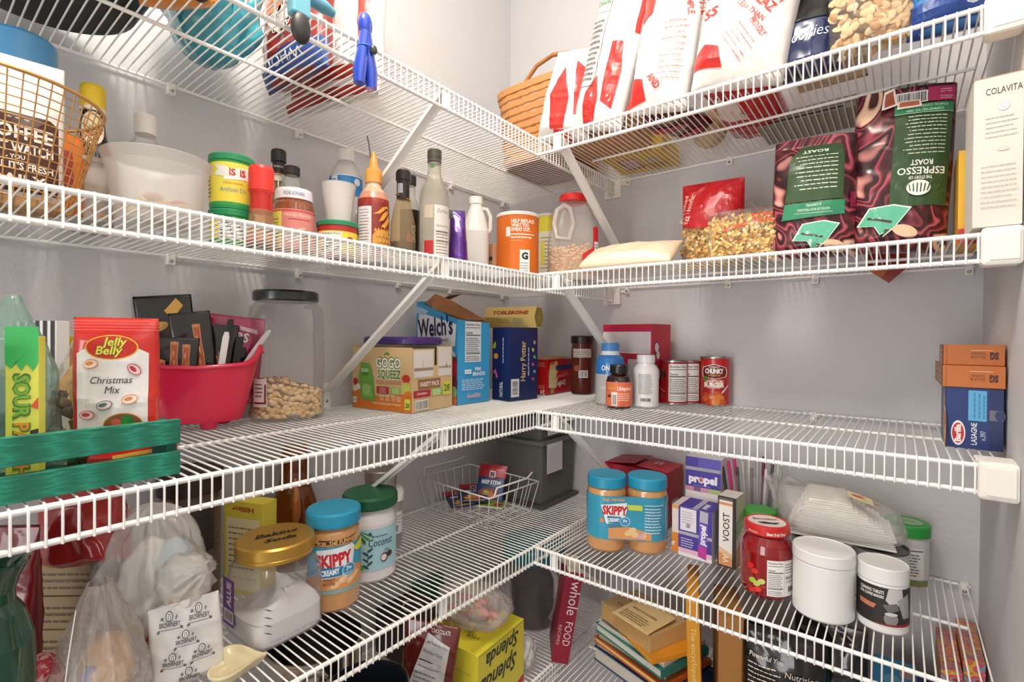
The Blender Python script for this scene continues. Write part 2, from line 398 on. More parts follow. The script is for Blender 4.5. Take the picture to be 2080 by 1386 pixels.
for i, z in enumerate((Z1, Z2, Z3, Z4, Z5)):
    wire_shelf('L', z, 'white wire shelf on the left wall, %s of its column' % _lv[i], -1.8, -.014, LC)
    wire_shelf('R', z, 'white wire shelf on the back wall, %s of its column' % _lv[i], .414, 1.195, RC)
    if i < 4:
        brace('L', z, 'white metal brace under the %s left wire shelf' % _lv[i], -.70, .305)
        brace('L', z, 'white metal brace under the %s left wire shelf, near the door' % _lv[i], -1.6, .305)
    brace('R', z, 'white metal brace under the %s back wire shelf' % _lv[i], .462, .305)
    # plastic end bracket of the left shelf, on the back wall
    t = thing('end_bracket', 'small white plastic end bracket of the %s left shelf' % _lv[i], 'bracket', (0, 0, z), 0, 'shelf end brackets')
    MB().prism([(.375, -.052), (.428, -.052), (.428, .002), (.375, .002)], -.013, 0, wm2).build('bracket_body', t, bevel=.002)
    MB().prism([(.428, -.018), (.44, -.018), (.446, -.01), (.446, 0), (.428, .002)], -.006, 0, wm2).build('screw_tab', t, bevel=.001)
    MB().box(.400, -.045, -.05, .404, -.012, -.004, wm2).build('clip_arm', t)
    if i >= 3: continue
    t = thing('end_bracket', 'large white rounded plastic bracket holding the %s back shelf to the right wall' % _lv[i], 'bracket', (RW, -DEP, z), 0, 'shelf end brackets')
    MB().box(-.042, -.0125, -.049, 0, .02, .004, wm2).build('bracket_body', t, bevel=.005)
    MB().box(-.034, -.014, -.042, -.004, -.012, -.003, wm2).build('raised_panel', t, bevel=.002)
    MB().box(-.042, .02, -.022, 0, .05, .002, wm2).build('bracket_arm', t, bevel=.002)
# ---------------- helpers for packages ----------------
def carton(name, label, cat, loc, yaw, w, d, h, col, group=None, r=.45, bev=.0007, body='carton', **k):
    t = thing(name, label, cat, loc, yaw, group, **k)
    MB().box(0, 0, 0, w, d, h, M(col, r) if isinstance(col, str) else col).build(body, t, bevel=bev)
    return t
def pouch(name, label, cat, loc, yaw, w, h, T, m, seed=0, group=None, tx=0, ty=0, body='pouch', nu=44, nv=56, mback=None, step=.006, rag=0., **k):
    t = thing(name, label, cat, loc, yaw, group, tx=tx, ty=ty)
    b = Bag(w, h, T, seed, **k); b.mesh(mbx := MB(), M(m, .3) if isinstance(m, str) else m, nu, nv, mback, rag); mbx.build(body, t, fixn=True)
    return t, b, Dec(t, b.S(1), step=step, stepv=step*1.5, rough=.32, base=.0015)
def sack(mb, c, rx, ry, h, m, seed=0, amp=.12, prof=None, nu=56, nv=40, fr=3., fold=.0):
    """lumpy plastic sack; prof(b)->radius factor for b in 0..1"""
    prof = prof or (lambda b: max(0.02, sin(PI*min(1, b*1.02))**.45))
    def f(a, b):
        th = 2*PI*a; q = Vector((cos(th)*fr, sin(th)*fr, b*fr*1.2+seed*5.1)); n = noise.noise(q)+.5*noise.noise(q*2.1)+.25*noise.noise(q*4.3)
        rdg = (1-abs(noise.noise(Vector((th*2.2, b*fr+seed, seed))))*2)
        k = prof(b)*(1+amp*n+fold*sin(th*11+seed+b*4)*b)+amp*.25*max(0, rdg-.7)*prof(b)
        return (c[0]+rx*k*cos(th), c[1]+ry*k*sin(th), c[2]+h*b+h*amp*.15*n*sin(PI*b))
    mb.grid(f, nu, nv, m); return mb
def lcyl(name, label, cat, loc, group=None, off=0.): return thing(name, label, cat, loc, facing(loc, off), group)

# ================= topmost shelves =================
WHT = M('#e3e0dd', .3, coat=.25, bump=.25, bs=45); RED = '#c8312b'; FOILIN = M('#9b6a45', .35, .3)
# black pan
t = thing('frying_pan', 'round black pan lying on the topmost left shelf, seen from below', 'pan', (.15, -1.22, Z1+.001), 0)
MB().lathe([(0, 0), (.098, 0), (.105, .004), (.128, .05), (.130, .052), (.126, .052), (.102, .006), (0, .004)], M('#14110f', .45)).build('pan_body', t)
MB().tube([(.0, -.125, .045), (.01, -.18, .055), (.02, -.3, .06)], [.008, .011, .010], M('#1b1816', .5), 10).build('handle', t)
# orange bag
t, b, d = pouch('candy_bag', 'orange and yellow candy bag on the topmost left shelf beside the black pan', 'bag', (.268, -1.095, Z1+.001), 35, .11, .2, .08, M('#d98a2b', .25, coat=.4), 3, crk=.005)
d.p([(-.05, .02), (.05, .03), (.045, .07), (-.05, .05)], '#e9c24a'); d.p([(-.04, .1), (.05, .09), (.04, .15), (-.03, .16)], '#b23a22'); d.done()
# teal sack
t = thing('plastic_sack', 'teal plastic sack with a gathered top on the topmost left shelf', 'bag', (.135, -1.0, Z1+.001))
sack(MB(), (0, 0, 0), .085, .068, .19, M('#2f95a8', .2, coat=.5), 2, .22, fold=.05).build('sack_body', t)
# red and blue bag
t, b, d = pouch('chip_bag', 'dark red and blue chip bag on the topmost left shelf near the pale blue clip', 'bag', (.2, -.880, Z1+.001), 4, .19, .24, .07, M('#8c2a22', .25, coat=.4), 5, crk=.005, taper=.1)
d.p([(-.095, .0), (.095, .0), (.095, .05), (-.095, .03)], '#2b4a8e'); d.p([(-.05, .11), (0, .07), (.05, .11), (.03, .13), (0, .1), (-.03, .13)], '#e9dccf')
d.xf(0, .09, 180); d.t('WHOLE', 0, .055, .016, '#e8e4de', w=.12); d.t('NATURAL', 0, .0, .013, '#f1ede6', w=.1); d.t('POTATO', 0, -.03, .013, '#f1ede6', w=.1)
d.e(.02, -.045, .045, .02, '#d2742c'); d.done()
# white and red chip bag, left
def whitebag(label, loc, yaw, w, h, T, seed, **k):
    return pouch('chip_bag', label, 'bag', loc, yaw, w, h, T, WHT, seed, group='white and red chip bags', nu=60, nv=80, crk=.0045, **k)
t, b, d = whitebag('white chip bag with red side band standing on the left top shelf', (.155, -.785, Z1+.002), 7, .27, .42, .10, 8, ty=3)
d.r(-.13, .004, .13, .018, '#a32823'); d.p([(-.09, .02), (.12, .03), (.13, .05), (.02, .045), (-.03, .06), (-.06, .045)], '#a5302b')
d.p([(.112, .10), (.128, .10), (.12, .42), (.098, .42)], '#cf3a30'); d.p([(-.13, .24), (-.115, .24), (-.09, .42), (-.12, .42)], '#d8523f')
d.t('SNACK SIMPLE,', .02, .21, .015, '#b94438', w=.15, bold=.01); d.t('SNACK BETTER', .03, .183, .016, '#b94438', w=.15, bold=.02)
for i in range(9): d.para(-.07, .155-i*.014, .06, .16-i*.014, 1, '#c4675b', .5, i)
d.r(-.11, .03, -.05, .075, '#6a5f58'); d.para(-.108, .033, -.052, .073, 6, '#d9d2c8'); d.done()
# clips
def clip_leaf(m, y, z0, w): pass
t = thing('bag_clip', 'long pale blue bag clip with black grip, hooked on the top left front rail', 'clip', (.418, -1.0, Z1), 90, tx=0)
MB().tube([(-.062, -.01, .0), (-.05, -.01, .002), (.04, -.01, .002), (.052, -.01, 0)], [.006, .009, .009, .006], M('#5d9fb4', .35), 12).build('clip_bar', t)
MB().box(-.015, -.022, -.034, .011, -.004, -.004, M('#6fb0c2', .4)).build('clip_bracket', t, bevel=.003)
MB().ell((-.002, -.018, -.05), (.014, .008, .022), M('#2b2826', .45)).build('grip', t)
t = thing('bag_clip', 'black-gripped bag clip at the frame top, on the top left front rail', 'clip', (.418, -1.125, Z1), 90)
MB().tube([(-.05, -.008, .006), (.05, -.008, .006)], .007, M('#4a4a48', .4), 10).build('clip_bar', t)
MB().ell((.0, -.014, -.045), (.017, .009, .034), M('#25211f', .45)).build('grip', t)
t = thing('bag_clip', 'translucent dark blue bag clip hanging on the top left front rail', 'clip', (.4145, -.893, Z1), 90)
blu = M('#1c43b8', .12, coat=.6); 
for s in (-1, 1): MB().tube([(0, -.012, .0), (s*.005, -.013, -.03), (s*.010, -.013, -.06), (s*.011, -.013, -.082)], [.009, .009, .0105, .0085], blu, 14).build('clip_leg', t)
MB().ell((0, -.012, .012), (.012, .009, .02), blu).build('clip_head', t); MB().ell((.006, -.026, -.028), (.006, .004, .007), M('#5a564e', .3, .6)).build('spring', t)
MB().tube([(.013*cos(a), -.013+.011*sin(a), -.024) for a in [2*PI*i/16 for i in range(16)]], .0012, M('#3f73d8', .2), 6, closed=True).build('ring', t)
# picnic basket in the corner
wk = M('#c98d55', .55, bump=.4, bs=120, var=.12); wk2 = M('#a5683a', .6)
t = thing('wicker_basket', 'woven tan basket with a curved wooden handle in the corner of the top shelves', 'basket', (.30, -.185, Z1+.001))
m = MB()
for k in range(9):
    z = .006+k*.0205; q = 1+.012*k
    m.lathe([(.108*q, z), (.111*q, z+.003), (.112*q, z+.016), (.109*q, z+.0195)], wk, 40, sq=5, cap0=k == 0, cap1=False, rip=.012*(1 if k % 2 else -1), ripn=20)
m.build('woven_body', t)
MB().lathe([(.120, .186), (.126, .188), (.127, .205), (.120, .207), (.117, .2), (.117, .188)], wk, 40, sq=5, cap0=False, cap1=False).build('rim_band', t)
MB().tube([(-.122, 0, .15), (-.124, 0, .22), (-.105, 0, .275), (-.055, 0, .318), (0, 0, .33), (.055, 0, .318), (.105, 0, .275), (.124, 0, .22), (.122, 0, .15)], .006, M('#b5793f', .4), 10).build('handle', t)
MB().lathe([(0, 0), (.105, 0), (.105, .006)], M('#8a4b30', .6), 40, sq=5).build('basket_floor', t)
# ---- right topmost shelf ----
t, b, d = whitebag('small crumpled white bag with red stripes in front of the wicker basket', (.437, -.345, Z1+.002), 8, .135, .215, .075, 11, ty=8, taper=.35)
d.p([(-.02, .02), (.015, .02), (.02, .09), (-.004, .165), (-.03, .1)], RED); d.p([(.035, .05), (.05, .05), (.045, .16), (.02, .18), (.03, .12)], RED); d.p([(-.02, .0), (.03, 0), (.03, .015), (-.01, .02)], RED); d.done()
t, b, d = whitebag('tall leaning white chip bag with red stripes and a bordered text panel', (.532, -.352, Z1+.002), 6, .12, .42, .06, 12, ty=14)
d.p([(.008, .055), (.036, .04), (.04, .12), (.03, .18), (.006, .18), (.004, .12)], RED); d.p([(-.03, .01), (-.005, .012), (-.0, .06), (-.012, .11), (-.034, .07)], RED); d.p([(-.035, .30), (-.02, .3), (-.01, .4), (-.025, .4)], RED); d.p([(.048, .2), (.057, .2), (.056, .36), (.045, .38)], RED)
for a in ((-.058, .085, -.018, .0865), (-.018, .085, -.0168, .42), (-.058, .245, -.018, .2462)): d.r(*a, '#2a2624')
d.para(-.054, .1, -.022, .235, 12, '#5d5450', .35, 4); d.t('SPICY', -.038, .33, .012, '#2d2826', w=.035, bold=.02); d.t('TWO', -.038, .305, .014, '#2d2826', w=.03); d.t('ES', -.038, .283, .012, '#2d2826', w=.02); d.t('UNION', -.038, .262, .009, '#3c8a55', w=.034, bold=.02); d.done()
t, b, d = whitebag('white chip bag with red wedge, red foot and faint text column', (.675, -.352, Z1+.002), 3, .122, .42, .065, 13, ty=9)
d.p([(-.056, .18), (-.03, .19), (-.012, .3), (-.05, .3)], '#cf4335'); d.p([(-.07, .01), (-.02, .02), (-.03, .06), (-.06, .07)], RED)
d.xf(.02, .215, -75); d.t('SNACK SIMPLE,', .0, .012, .011, '#b94438', w=.09, bold=.01); d.t('SNACK BETTER', .0, .032, .013, '#b94438', w=.1, bold=.02)
d.xf(0, 0, 0); [d.para(.0, .165-i*.011, .05, .1695-i*.011, 1, '#c98a80', .5, i) for i in range(11)]
d.xf(-.01, .05, -50); d.t('AND', 0, 0, .013, '#b5342b', w=.035, bold=.03); d.done()
t, b, d = whitebag('largest white chip bag, wavy red lettering, rightmost of the white bags', (.828, -.36, Z1+.002), 0, .165, .42, .085, 14, ty=11)
d.p([(-.078, .165), (-.02, .155), (-.005, .20), (-.0, .25), (-.05, .25), (-.075, .22)], '#d24a3a'); d.p([(-.085, .035), (-.02, .03), (-.03, .065), (-.06, .075), (-.08, .06)], RED)
d.t('SS', -.06, .125, .016, '#c23a30', w=.03, bold=.02)
d.xf(.042, .15, -38)
for i, (s, h_) in enumerate((('AND YOUR', .010), ('FLAVOR', .017), ('~~~~~~', .02), ('CRUNCH', .016), ('GREAZ', .018), ('LESS THAN', .011))): d.t(s, 0, .045-i*.018, h_*.8, '#b8352c', w=.06, bold=.02)
d.xf(.03, .085, -50); d.t('PROUDLY', 0, 0, .010, '#b8352c', w=.04, bold=.02)
for i in range(5): d.para(-.035, -.014-i*.008, .03, -.010-i*.008, 1, '#c98a80', .5, i)
d.done()
t = carton('cardboard_box', 'plain brown cardboard box under the white bags, left end of the back top shelf', 'box', (.43, -.30, Z1+.001), 0, .165, .11, .06, M('#b98453', .7, var=.08))
Dec(t, lambda u, v, o: (u, v, -o)).r(.0, .054, .165, .056, '#8a5a33').done()
t = carton('snack_box', 'yellow printed box lying flat behind the brown cardboard box', 'box', (.455, -.18, Z1+.001), 4, .16, .145, .045, '#d9ae2f')
d = Dec(t, lambda u, v, o: (u, v, -o)); d.r(.03, .03, .08, .11, '#8f3f2c'); d.r(.035, .035, .075, .1, '#d8a7b0'); d.t('DADDY', .055, .06, .012, '#7a3020', w=.035, rot=20); d.r(.1, .05, .13, .08, '#b8b0a0'); d.para(.09, .09, .15, .13, 5, '#7d5d22'); d.done()
mar = M('#571616', .25, coat=.5)
for i, (x, y, yw, w, lab) in enumerate(((.655, -.22, 10, .10, 'dark maroon candy bag lying flat between the brown box and cream sack'), (.70, -.165, -20, .09, 'dark red crumpled candy bag lying nearest the cream sack'))):
    t, b, d = pouch('candy_bag', lab, 'bag', (x, y, Z1+.03), yw, w, .13, .05, mar, 20+i, tx=90, group='maroon candy bags'); d.t('Chocolate', 0, .07, .012, '#d9c6b0', w=.06); d.p([(-.03, .02), (.04, .03), (.03, .05), (-.03, .045)], '#b52a2a'); d.done()
t = thing('cloth_sack', 'round cream sack on the back top shelf, seen through the wires', 'bag', (.705, -.105, Z1+.001))
sack(MB(), (0, 0, 0), .042, .055, .1, M('#dcc3a0', .7, bump=.3), 4, .1).build('sack_body', t)
t, b, d = pouch('chip_bag', 'bright red bag lying on the back top shelf behind the biggest white bag', 'bag', (.815, -.05, Z1+.042), 0, .13, .24, .07, M('#c01820', .2, coat=.5), 25, tx=90, crk=.006)
d.p([(-.06, .15), (.0, .14), (-.01, .2), (-.05, .22)], '#e8ddd4'); d.done()
t, b, d = pouch('cookie_bag', 'navy and black foil bag on the back top shelf behind the largest white bag', 'bag', (.945, -.33, Z1+.002), 0, .10, .15, .07, M('#16244f', .22, coat=.5), 26)
d.p([(-.05, .09), (.05, .08), (.05, .15), (-.05, .15)], '#131316'); d.t('Cookies', 0, .05, .02, '#b6bfd8', w=.07, sh=.3); d.done()
for i in range(2):
    t = carton('flat_tray', ('lower' if i == 0 else 'upper')+' of two thin grey tan trays at the back of the top shelf', 'tray', (.825+i*.006, -.15, Z1+.001+i*.0125), 0, .18, .12, .0115, M('#a09788', .6), group='thin trays')
    Dec(t, Sfront()).r(.01, .003, .16, .007, '#33343c').done()
# almond bag
fl = film('#efe4d2', .10, .12, bump=.5)
t, b, d = pouch('almond_bag', 'clear bag of sliced almonds on the back top shelf, against the front wires', 'bag', (1.037, -.352, Z1+.002), 4, .12, .24, .07, fl, 30, crk=.003)
alm = M('#dcbb8c', .5, var=.1); alm2 = M('#b98a58', .5); m = MB(); rd = random.Random(4)
for i in range(420):
    u = rd.uniform(-.054, .054); v = rd.uniform(.01, .22); tt = b.t(u, v)*.85; side = rd.choice((-1, -1, 1)); R_ = Matrix.Rotation(rd.uniform(0, 6), 3, 'Y') @ Matrix.Rotation(rd.uniform(-.5, .5), 3, 'X')
    m.ell((u, side*tt*rd.uniform(.75, 1), v), (.009, .0015, .006), rd.choice((alm, alm, alm2)), 10, 4, R_)
o = m.build('sliced_almonds', t); o['kind'] = 'stuff'
d.r(-.06, .235, .06, .24, '#e8d9c2'); d.done()
t, b, d = pouch('nut_bag', 'tan crinkled bag standing behind the almond bag and largest white bag', 'bag', (.975, -.27, Z1+.002), 0, .11, .27, .05, M('#b49a7c', .3, coat=.4), 31, crk=.006); d.done()
t, b, d = pouch('snack_bag', 'blue bag with white net weight lettering at the right end of the top shelf', 'bag', (1.14, -.345, Z1+.002), 6, .115, .22, .07, M('#2a6fb2', .22, coat=.5), 33)
d.p([(-.058, .0), (.058, 0), (.058, .05), (-.058, .04)], '#1d3f86'); d.p([(-.05, .05), (-.01, .05), (.0, .1), (-.05, .1)], '#2f9fc0'); d.p([(.0, .055), (.05, .06), (.04, .09), (.0, .085)], '#c09a5c')
d.t('NET WT', -.005, .135, .012, '#e8eef6', w=.06, bold=.01); d.t('GE', .02, .02, .02, '#c2cbe0', w=.03); d.done()

# ================= second shelves =================
zz = Z2+.0015
MILK = film('#eceae4', .36, .35, bump=.15); MILK2 = film('#e9e2d8', .34, .3)
CLR = film('#ffffff', .04, .04); CLR2 = film('#eef0ee', .12, .08); GLS = film('#e6eee8', .07, .03)
# jar with blue lid, left edge
L = (.10, -1.235, zz); t = lcyl('storage_jar', 'tall clear jar with a wide sky blue lid at the left frame edge', 'jar', L)
MB().lathe([(0, .001), (.036, .001), (.038, .01), (.038, .19), (.034, .215), (.033, .222)], film('#e8e8e6', .45, .15, bump=.3), cap0=False).build('jar_body', t)
MB().lathe([(.0385, .212), (.0405, .214), (.0405, .258), (.038, .262), (0, .262)], M('#4f9bd0', .35), rip=.004).build('lid', t)
# gold wire basket
gold = M('#c9995c', .35, .6); L = (.235, -1.275, zz); t = lcyl('wire_basket', 'gold wire mesh basket at the left end of the second shelf', 'basket', L)
m = MB(); R0, R1, HH = .072, .104, .128
for k in range(15):
    r = R0+(R1-R0)*k/14; z = .001+HH*k/14; m.tube([(r*cos(2*PI*i/48), r*sin(2*PI*i/48), z) for i in range(48)], .0007 if k < 14 else .0021, gold, 6, closed=True)
for i in range(52):
    a = 2*PI*i/52; m.tube([(R0*cos(a), R0*sin(a), .001), (R1*cos(a), R1*sin(a), HH)], .0007, gold, 4)
for i in range(-7, 8):
    c = i*.0095; h_ = sqrt(max(0, R0*R0-c*c)); m.tube([(c, -h_, .001), (c, h_, .001)], .0007, gold, 4); m.tube([(-h_, c, .001), (h_, c, .001)], .0007, gold, 4)
m.build('wire_mesh', t)
# coffee bag in the basket
t, b, d = pouch('coffee_bag', 'white bag with brown block-letter label standing in the gold wire basket', 'bag', (.236, -1.252, zz+.004), facing((.236, -1.252)), .084, .178, .045, M('#d9d7d5', .2, coat=.4, bump=.4, bs=40), 40, crk=.003)
d.p([(-.038, .012), (.036, .012), (.036, .098), (.028, .104), (-.030, .104), (-.038, .098)], '#4b2a1e')
for s, v, h_, w in (('* * *', .094, .004, .02), ('COFFEE', .074, .0155, .062), ('FIRST WATCH', .057, .0115, .062), ('- YOU -', .049, .005, .02), ('YOU. IT\'S FRESH', .037, .008, .062), ('DAILY', .02, .011, .05)): d.t(s, 0, v, h_, '#efe8df', w=w, bold=.03)
d.done()
t, b, d = pouch('snack_pouch', 'orange brown pouch tucked in the right side of the gold wire basket', 'bag', (.222, -1.203, zz+.004), facing((.222, -1.203))+30, .034, .105, .016, M('#c46a24', .3), 41, crk=.002); d.r(-.02, .03, .0, .08, '#8f2f22'); d.done()
# yellow-capped dark bottle
L = (.105, -1.155, zz); t = lcyl('syrup_bottle', 'dark brown bottle with a yellow cap and oval neck label', 'bottle', L)
P = [(0, .001), (.024, .001), (.026, .006), (.026, .095), (.024, .12), (.0165, .155), (.0135, .185), (.0135, .2)]
MB().lathe(P, M('#1c0f0a', .06, coat=1.)).build('bottle_body', t)
MB().lathe([(.0155, .186, M('#e9e2d2', .4)), (.0158, .192, M('#e8c51f', .35)), (.0158, .222), (.014, .226), (0, .226)], M('#e8c51f', .35)).build('cap', t)
d = Dec(t, Scyl(prof_r(P)), step=.003, stepv=.006); d.e(.0, .158, .015, .026, '#e8ddc4'); d.e(.001, .162, .012, .018, '#c4572e'); d.e(.001, .164, .0105, .015, '#ecd9ae'); d.t('Kahlua', 0, .158, .006, '#5a2a18', w=.018, sh=.2); d.t('Especial', 0, .15, .004, '#5a2a18', w=.014); d.done()
# clear bottle white cap
L = (.075, -1.08, zz); t = lcyl('clear_bottle', 'clear bottle with a plain white cap behind the round milky tub', 'bottle', L)
MB().lathe([(0, .001), (.026, .001), (.027, .006), (.027, .13), (.024, .16), (.014, .18), (.013, .19)], CLR2).build('bottle_body', t)
MB().lathe([(.0145, .183), (.0155, .184), (.0155, .213), (.0145, .216), (0, .216)], M('#efece6', .4), rip=.01).build('cap', t)
# small milky tub with beans
L = (.195, -1.175, zz); t = lcyl('plastic_tub', 'smaller milky plastic tub holding tan snacks, left of the large round tub', 'tub', L)
MB().lathe([(0, .001), (.024, .001), (.028, .078), (.031, .080), (.031, .086), (.0285, .086), (.024, .004), (0, .004)], MILK2).build('tub_body', t)
m = MB(); rd = random.Random(5)
for i in range(70):
    a = rd.uniform(0, 7); r = .021*sqrt(rd.random()); m.ell((r*cos(a), r*sin(a), .008+rd.random()*.045), (.007, .005, .004), M('#b9814f', .6, var=.2), 8, 6, Matrix.Rotation(rd.uniform(0, 6), 3, 'X'))
o = m.build('tan_snacks', t); o['kind'] = 'stuff'
# round tub
L = (.245, -1.11, zz); t = lcyl('plastic_tub', 'large round milky plastic deli tub without a lid', 'tub', L)
MB().lathe([(0, .001), (.046, .001), (.049, .004), (.060, .072), (.0615, .082), (.0655, .0925), (.0665, .0955), (.0645, .097), (.0605, .088), (.0585, .074), (.0475, .006), (0, .004)], MILK, 64).build('tub_body', t)
m = MB(); rd = random.Random(6)
for i in range(26):
    a = rd.uniform(0, 7); r = .036*sqrt(rd.random()); m.ell((r*cos(a), r*sin(a), .012+rd.random()*.03), (.012, .008, .006), M(rd.choice(['#c98a62', '#b5483f', '#d9b184', '#d8a93a']), .5), 8, 6, Matrix.Rotation(rd.uniform(0, 6), 3, 'X'))
o = m.build('wrapped_candies', t); o['kind'] = 'stuff'
# green lidded cans
def greencan(loc, label, h, lab):
    t = lcyl('food_canister', label, 'canister', loc, 'yellow canisters with green lids'); r = .0345
    MB().lathe([(0, .0008, M('#2f9f5c', .35)), (r-.001, .0008, M('#2f9f5c', .35)), (r, .006, M('#3aa04a', .4)), (r, .011, M('#ead94f', .4)), (r, h-.016, M('#3aa04a', .4)), (r, h-.012, M('#1f8a55', .35)), (r+.0017, h-.011, M('#1f8a55', .35)), (r+.0017, h-.002), (r, h), (0, h)], M('#1f8a55', .35)).build('can_body', t)
    d = Dec(t, Scyl(r), step=.004); v = h
    if lab:
        d.p([(-.012, v-.028), (.04, v-.02), (.04, v-.042), (-.012, v-.046)], '#f1efe9'); d.p([(-.03, v-.02), (-.006, v-.024), (-.006, v-.042), (-.03, v-.038), (-.022, v-.029)], '#e5e3dc')
        for u in (.002, .018): d.t('S', u, v-.038, .011, '#c42f2b', bold=.04); d.r(u-.006, v-.039, u-.004, v-.026, '#c42f2b')
        d.t('STRONG POWDER', .002, v-.053, .0035, '#c46a2b', w=.03); d.t('Artificial Chi', .002, v-.066, .0075, '#6b8fb5', w=.04); d.para(-.05, v-.075, -.036, v-.035, 6, '#7d5b20')
        d.e(-.047, v-.03, .006, .004, '#b5302a')
    else:
        d.r(-.02, v-.052, .03, v-.018, '#eef0ec'); d.para(-.018, v-.05, .028, v-.02, 5, '#55606a')
    d.done()
greencan((.155, -.975, zz), 'lower of two stacked yellow canisters, mostly hidden by the front rail', .062, False)
greencan((.155, -.975, zz+.0625), 'upper stacked yellow canister with red characters and green lid', .094, True)
# red shaker
L = (.215, -.952, zz); t = lcyl('seasoning_shaker', 'clear plastic shaker with a bright red cap', 'shaker', L)
MB().lathe([(.0, .001), (.026, .001), (.028, .008), (.0215, .018), (.0185, .06), (.017, .088), (.017, .09)], film('#e6b98c', .25, .08, '#ffe8d0')).build('shaker_body', t)
MB().lathe([(.0, .003), (.025, .003), (.0255, .008), (.0195, .017), (0, .018)], M('#b8572c', .6)).build('spice', t)
MB().lathe([(.0185, .058), (.018, .088, M('#e2392f', .35)), (.019, .09), (.0205, .094), (.02, .130), (.0185, .135), (0, .135)], film('#d62a24', .75, .1), cap0=False, cap1=False).build('cap', t)
# small dark items behind
L = (.065, -.848, zz); t = lcyl('sauce_bottle', 'slim bottle with a ribbed black cap and black neck label behind the shaker', 'bottle', L)
MB().lathe([(0, .001), (.025, .001), (.025, .12), (.012, .165, M('#e3d9c6', .1)), (.011, .18, M('#1a1a1a', .3)), (.0115, .212)], film('#8a6a3a', .6, .05)).build('bottle_body', t)
MB().lathe([(.0135, .205), (.0145, .206), (.0145, .226), (.013, .230), (0, .230)], M('#1b1a1c', .4), rip=.02).build('cap', t)
d = Dec(t, Scyl(.0125), step=.003); d.t('Island', 0, .192, .005, '#d8cfae', w=.017); d.para(-.008, .176, .008, .186, 2, '#b03a25'); d.done()
L = (.10, -.838, zz); t = lcyl('sauce_bottle', 'clear shouldered bottle with a flat black cap behind the white-lidded jar', 'bottle', L)
MB().lathe([(0, .001), (.03, .001), (.03, .12), (.0285, .135), (.016, .165), (.0125, .172), (.0125, .178)], film('#dfe3d6', .2, .04), cap0=False).build('bottle_body', t)
MB().lathe([(.0145, .174), (.0155, .175), (.0155, .189), (.0145, .191), (0, .191)], M('#26251f', .45), rip=.01).build('cap', t)
# white-lidded jar
L = (.155, -.862, zz); t = lcyl('sauce_jar', 'squat jar with a white lid and pink and yellow label', 'jar', L)
MB().lathe([(0, .001), (.035, .001), (.0385, .008), (.0385, .085), (.036, .098), (.031, .106), (.031, .11)], M('#8a4b2e', .12, coat=.8)).build('jar_body', t)
MB().lathe([(.0335, .105), (.0345, .106), (.0335, .122), (.032, .126), (0, .127)], M('#ece9ee', .35)).build('lid', t)
d = Dec(t, Scyl(.0345), step=.004); d.t('POR KWAN', 0, .111, .007, '#6b78a8', w=.038, sh=.2); d.done()
d = Dec(t, Scyl(.0387), step=.004); d.r(-.05, .01, .05, .084, '#d98a84'); d.r(-.05, .012, -.022, .082, '#e9dc68'); d.r(-.05, .079, .05, .0815, '#c33b30'); d.para(-.046, .03, -.026, .07, 6, '#8f7d2a')
d.t('MINCED PRAWNS', .008, .07, .006, '#f0d8d2', w=.05); d.r(-.01, .064, .03, .0655, '#b5302a'); d.e(.018, .035, .018, .016, '#e5b7a0'); d.e(.024, .04, .010, .010, '#d8a27c'); d.e(.025, .04, .007, .007, '#4a211a'); d.e(-.004, .034, .012, .013, '#f0ebe6'); d.e(-.004, .034, .009, .010, '#c9b9b0'); d.p([(.01, .015), (.03, .02), (.028, .034), (.014, .034)], '#a5745c'); d.done()
# red tub, cup on it
L = (.195, -.793, zz); t = lcyl('food_tub', 'short red and yellow tub with a green lid under the frosted cup', 'tub', L)
MB().lathe([(0, .001), (.035, .001), (.038, .006), (.038, .062, M('#258a60', .35)), (.0395, .062), (.0395, .069), (.038, .071), (0, .071)], M('#b03226', .4)).build('tub_body', t)
d = Dec(t, Scyl(.038), step=.004); d.r(-.06, .006, .06, .05, '#e6d64c'); d.r(-.034, .004, .008, .048, '#ece8e0'); d.para(-.032, .006, .006, .042, 6, '#3a3a38'); d.t('Nutrition Facts', -.013, .043, .004, '#222222', w=.036); d.e(.025, .035, .008, .005, '#c42f2b'); d.done()
L = (.198, -.793, zz+.0718); t = lcyl('plastic_cup', 'frosted plastic cup standing on the green-lidded tub', 'cup', L)
MB().lathe([(0, .0), (.024, .0), (.0325, .075), (.0335, .076), (.032, .0765), (.0235, .003), (0, .002)], film('#e6e1dc', .7, .4)).build('cup_body', t)
# water bottle
L = (.1, -.713, zz); t = lcyl('water_bottle', 'clear bottle with a grey white cap and blue label behind the cup', 'bottle', L)
P = [(0, .001), (.034, .001), (.035, .006), (.035, .16), (.0352, .195), (.033, .21), (.02, .232), (.0165, .236), (.0165, .24)]
MB().lathe(P, film('#eceae6', .4, .1), cap0=False).build('bottle_body', t)
MB().lathe([(.0165, .236), (.018, .237), (.018, .258), (.0165, .262), (0, .262)], M('#dedbd8', .4), rip=.01).build('cap', t)
d = Dec(t, Scyl(.0353), step=.004); d.r(-.05, .155, .05, .198, '#2b80c4'); d.r(-.034, .158, -.018, .196, '#e6ebee'); d.para(-.033, .16, -.019, .195, 5, '#35506d'); d.e(.026, .186, .008, .008, '#d9e2ec'); d.t('Vitalized', .006, .168, .008, '#cfe6f6', w=.035, sh=.3); d.r(-.034, .197, .04, .1985, '#eef4f7'); d.done()
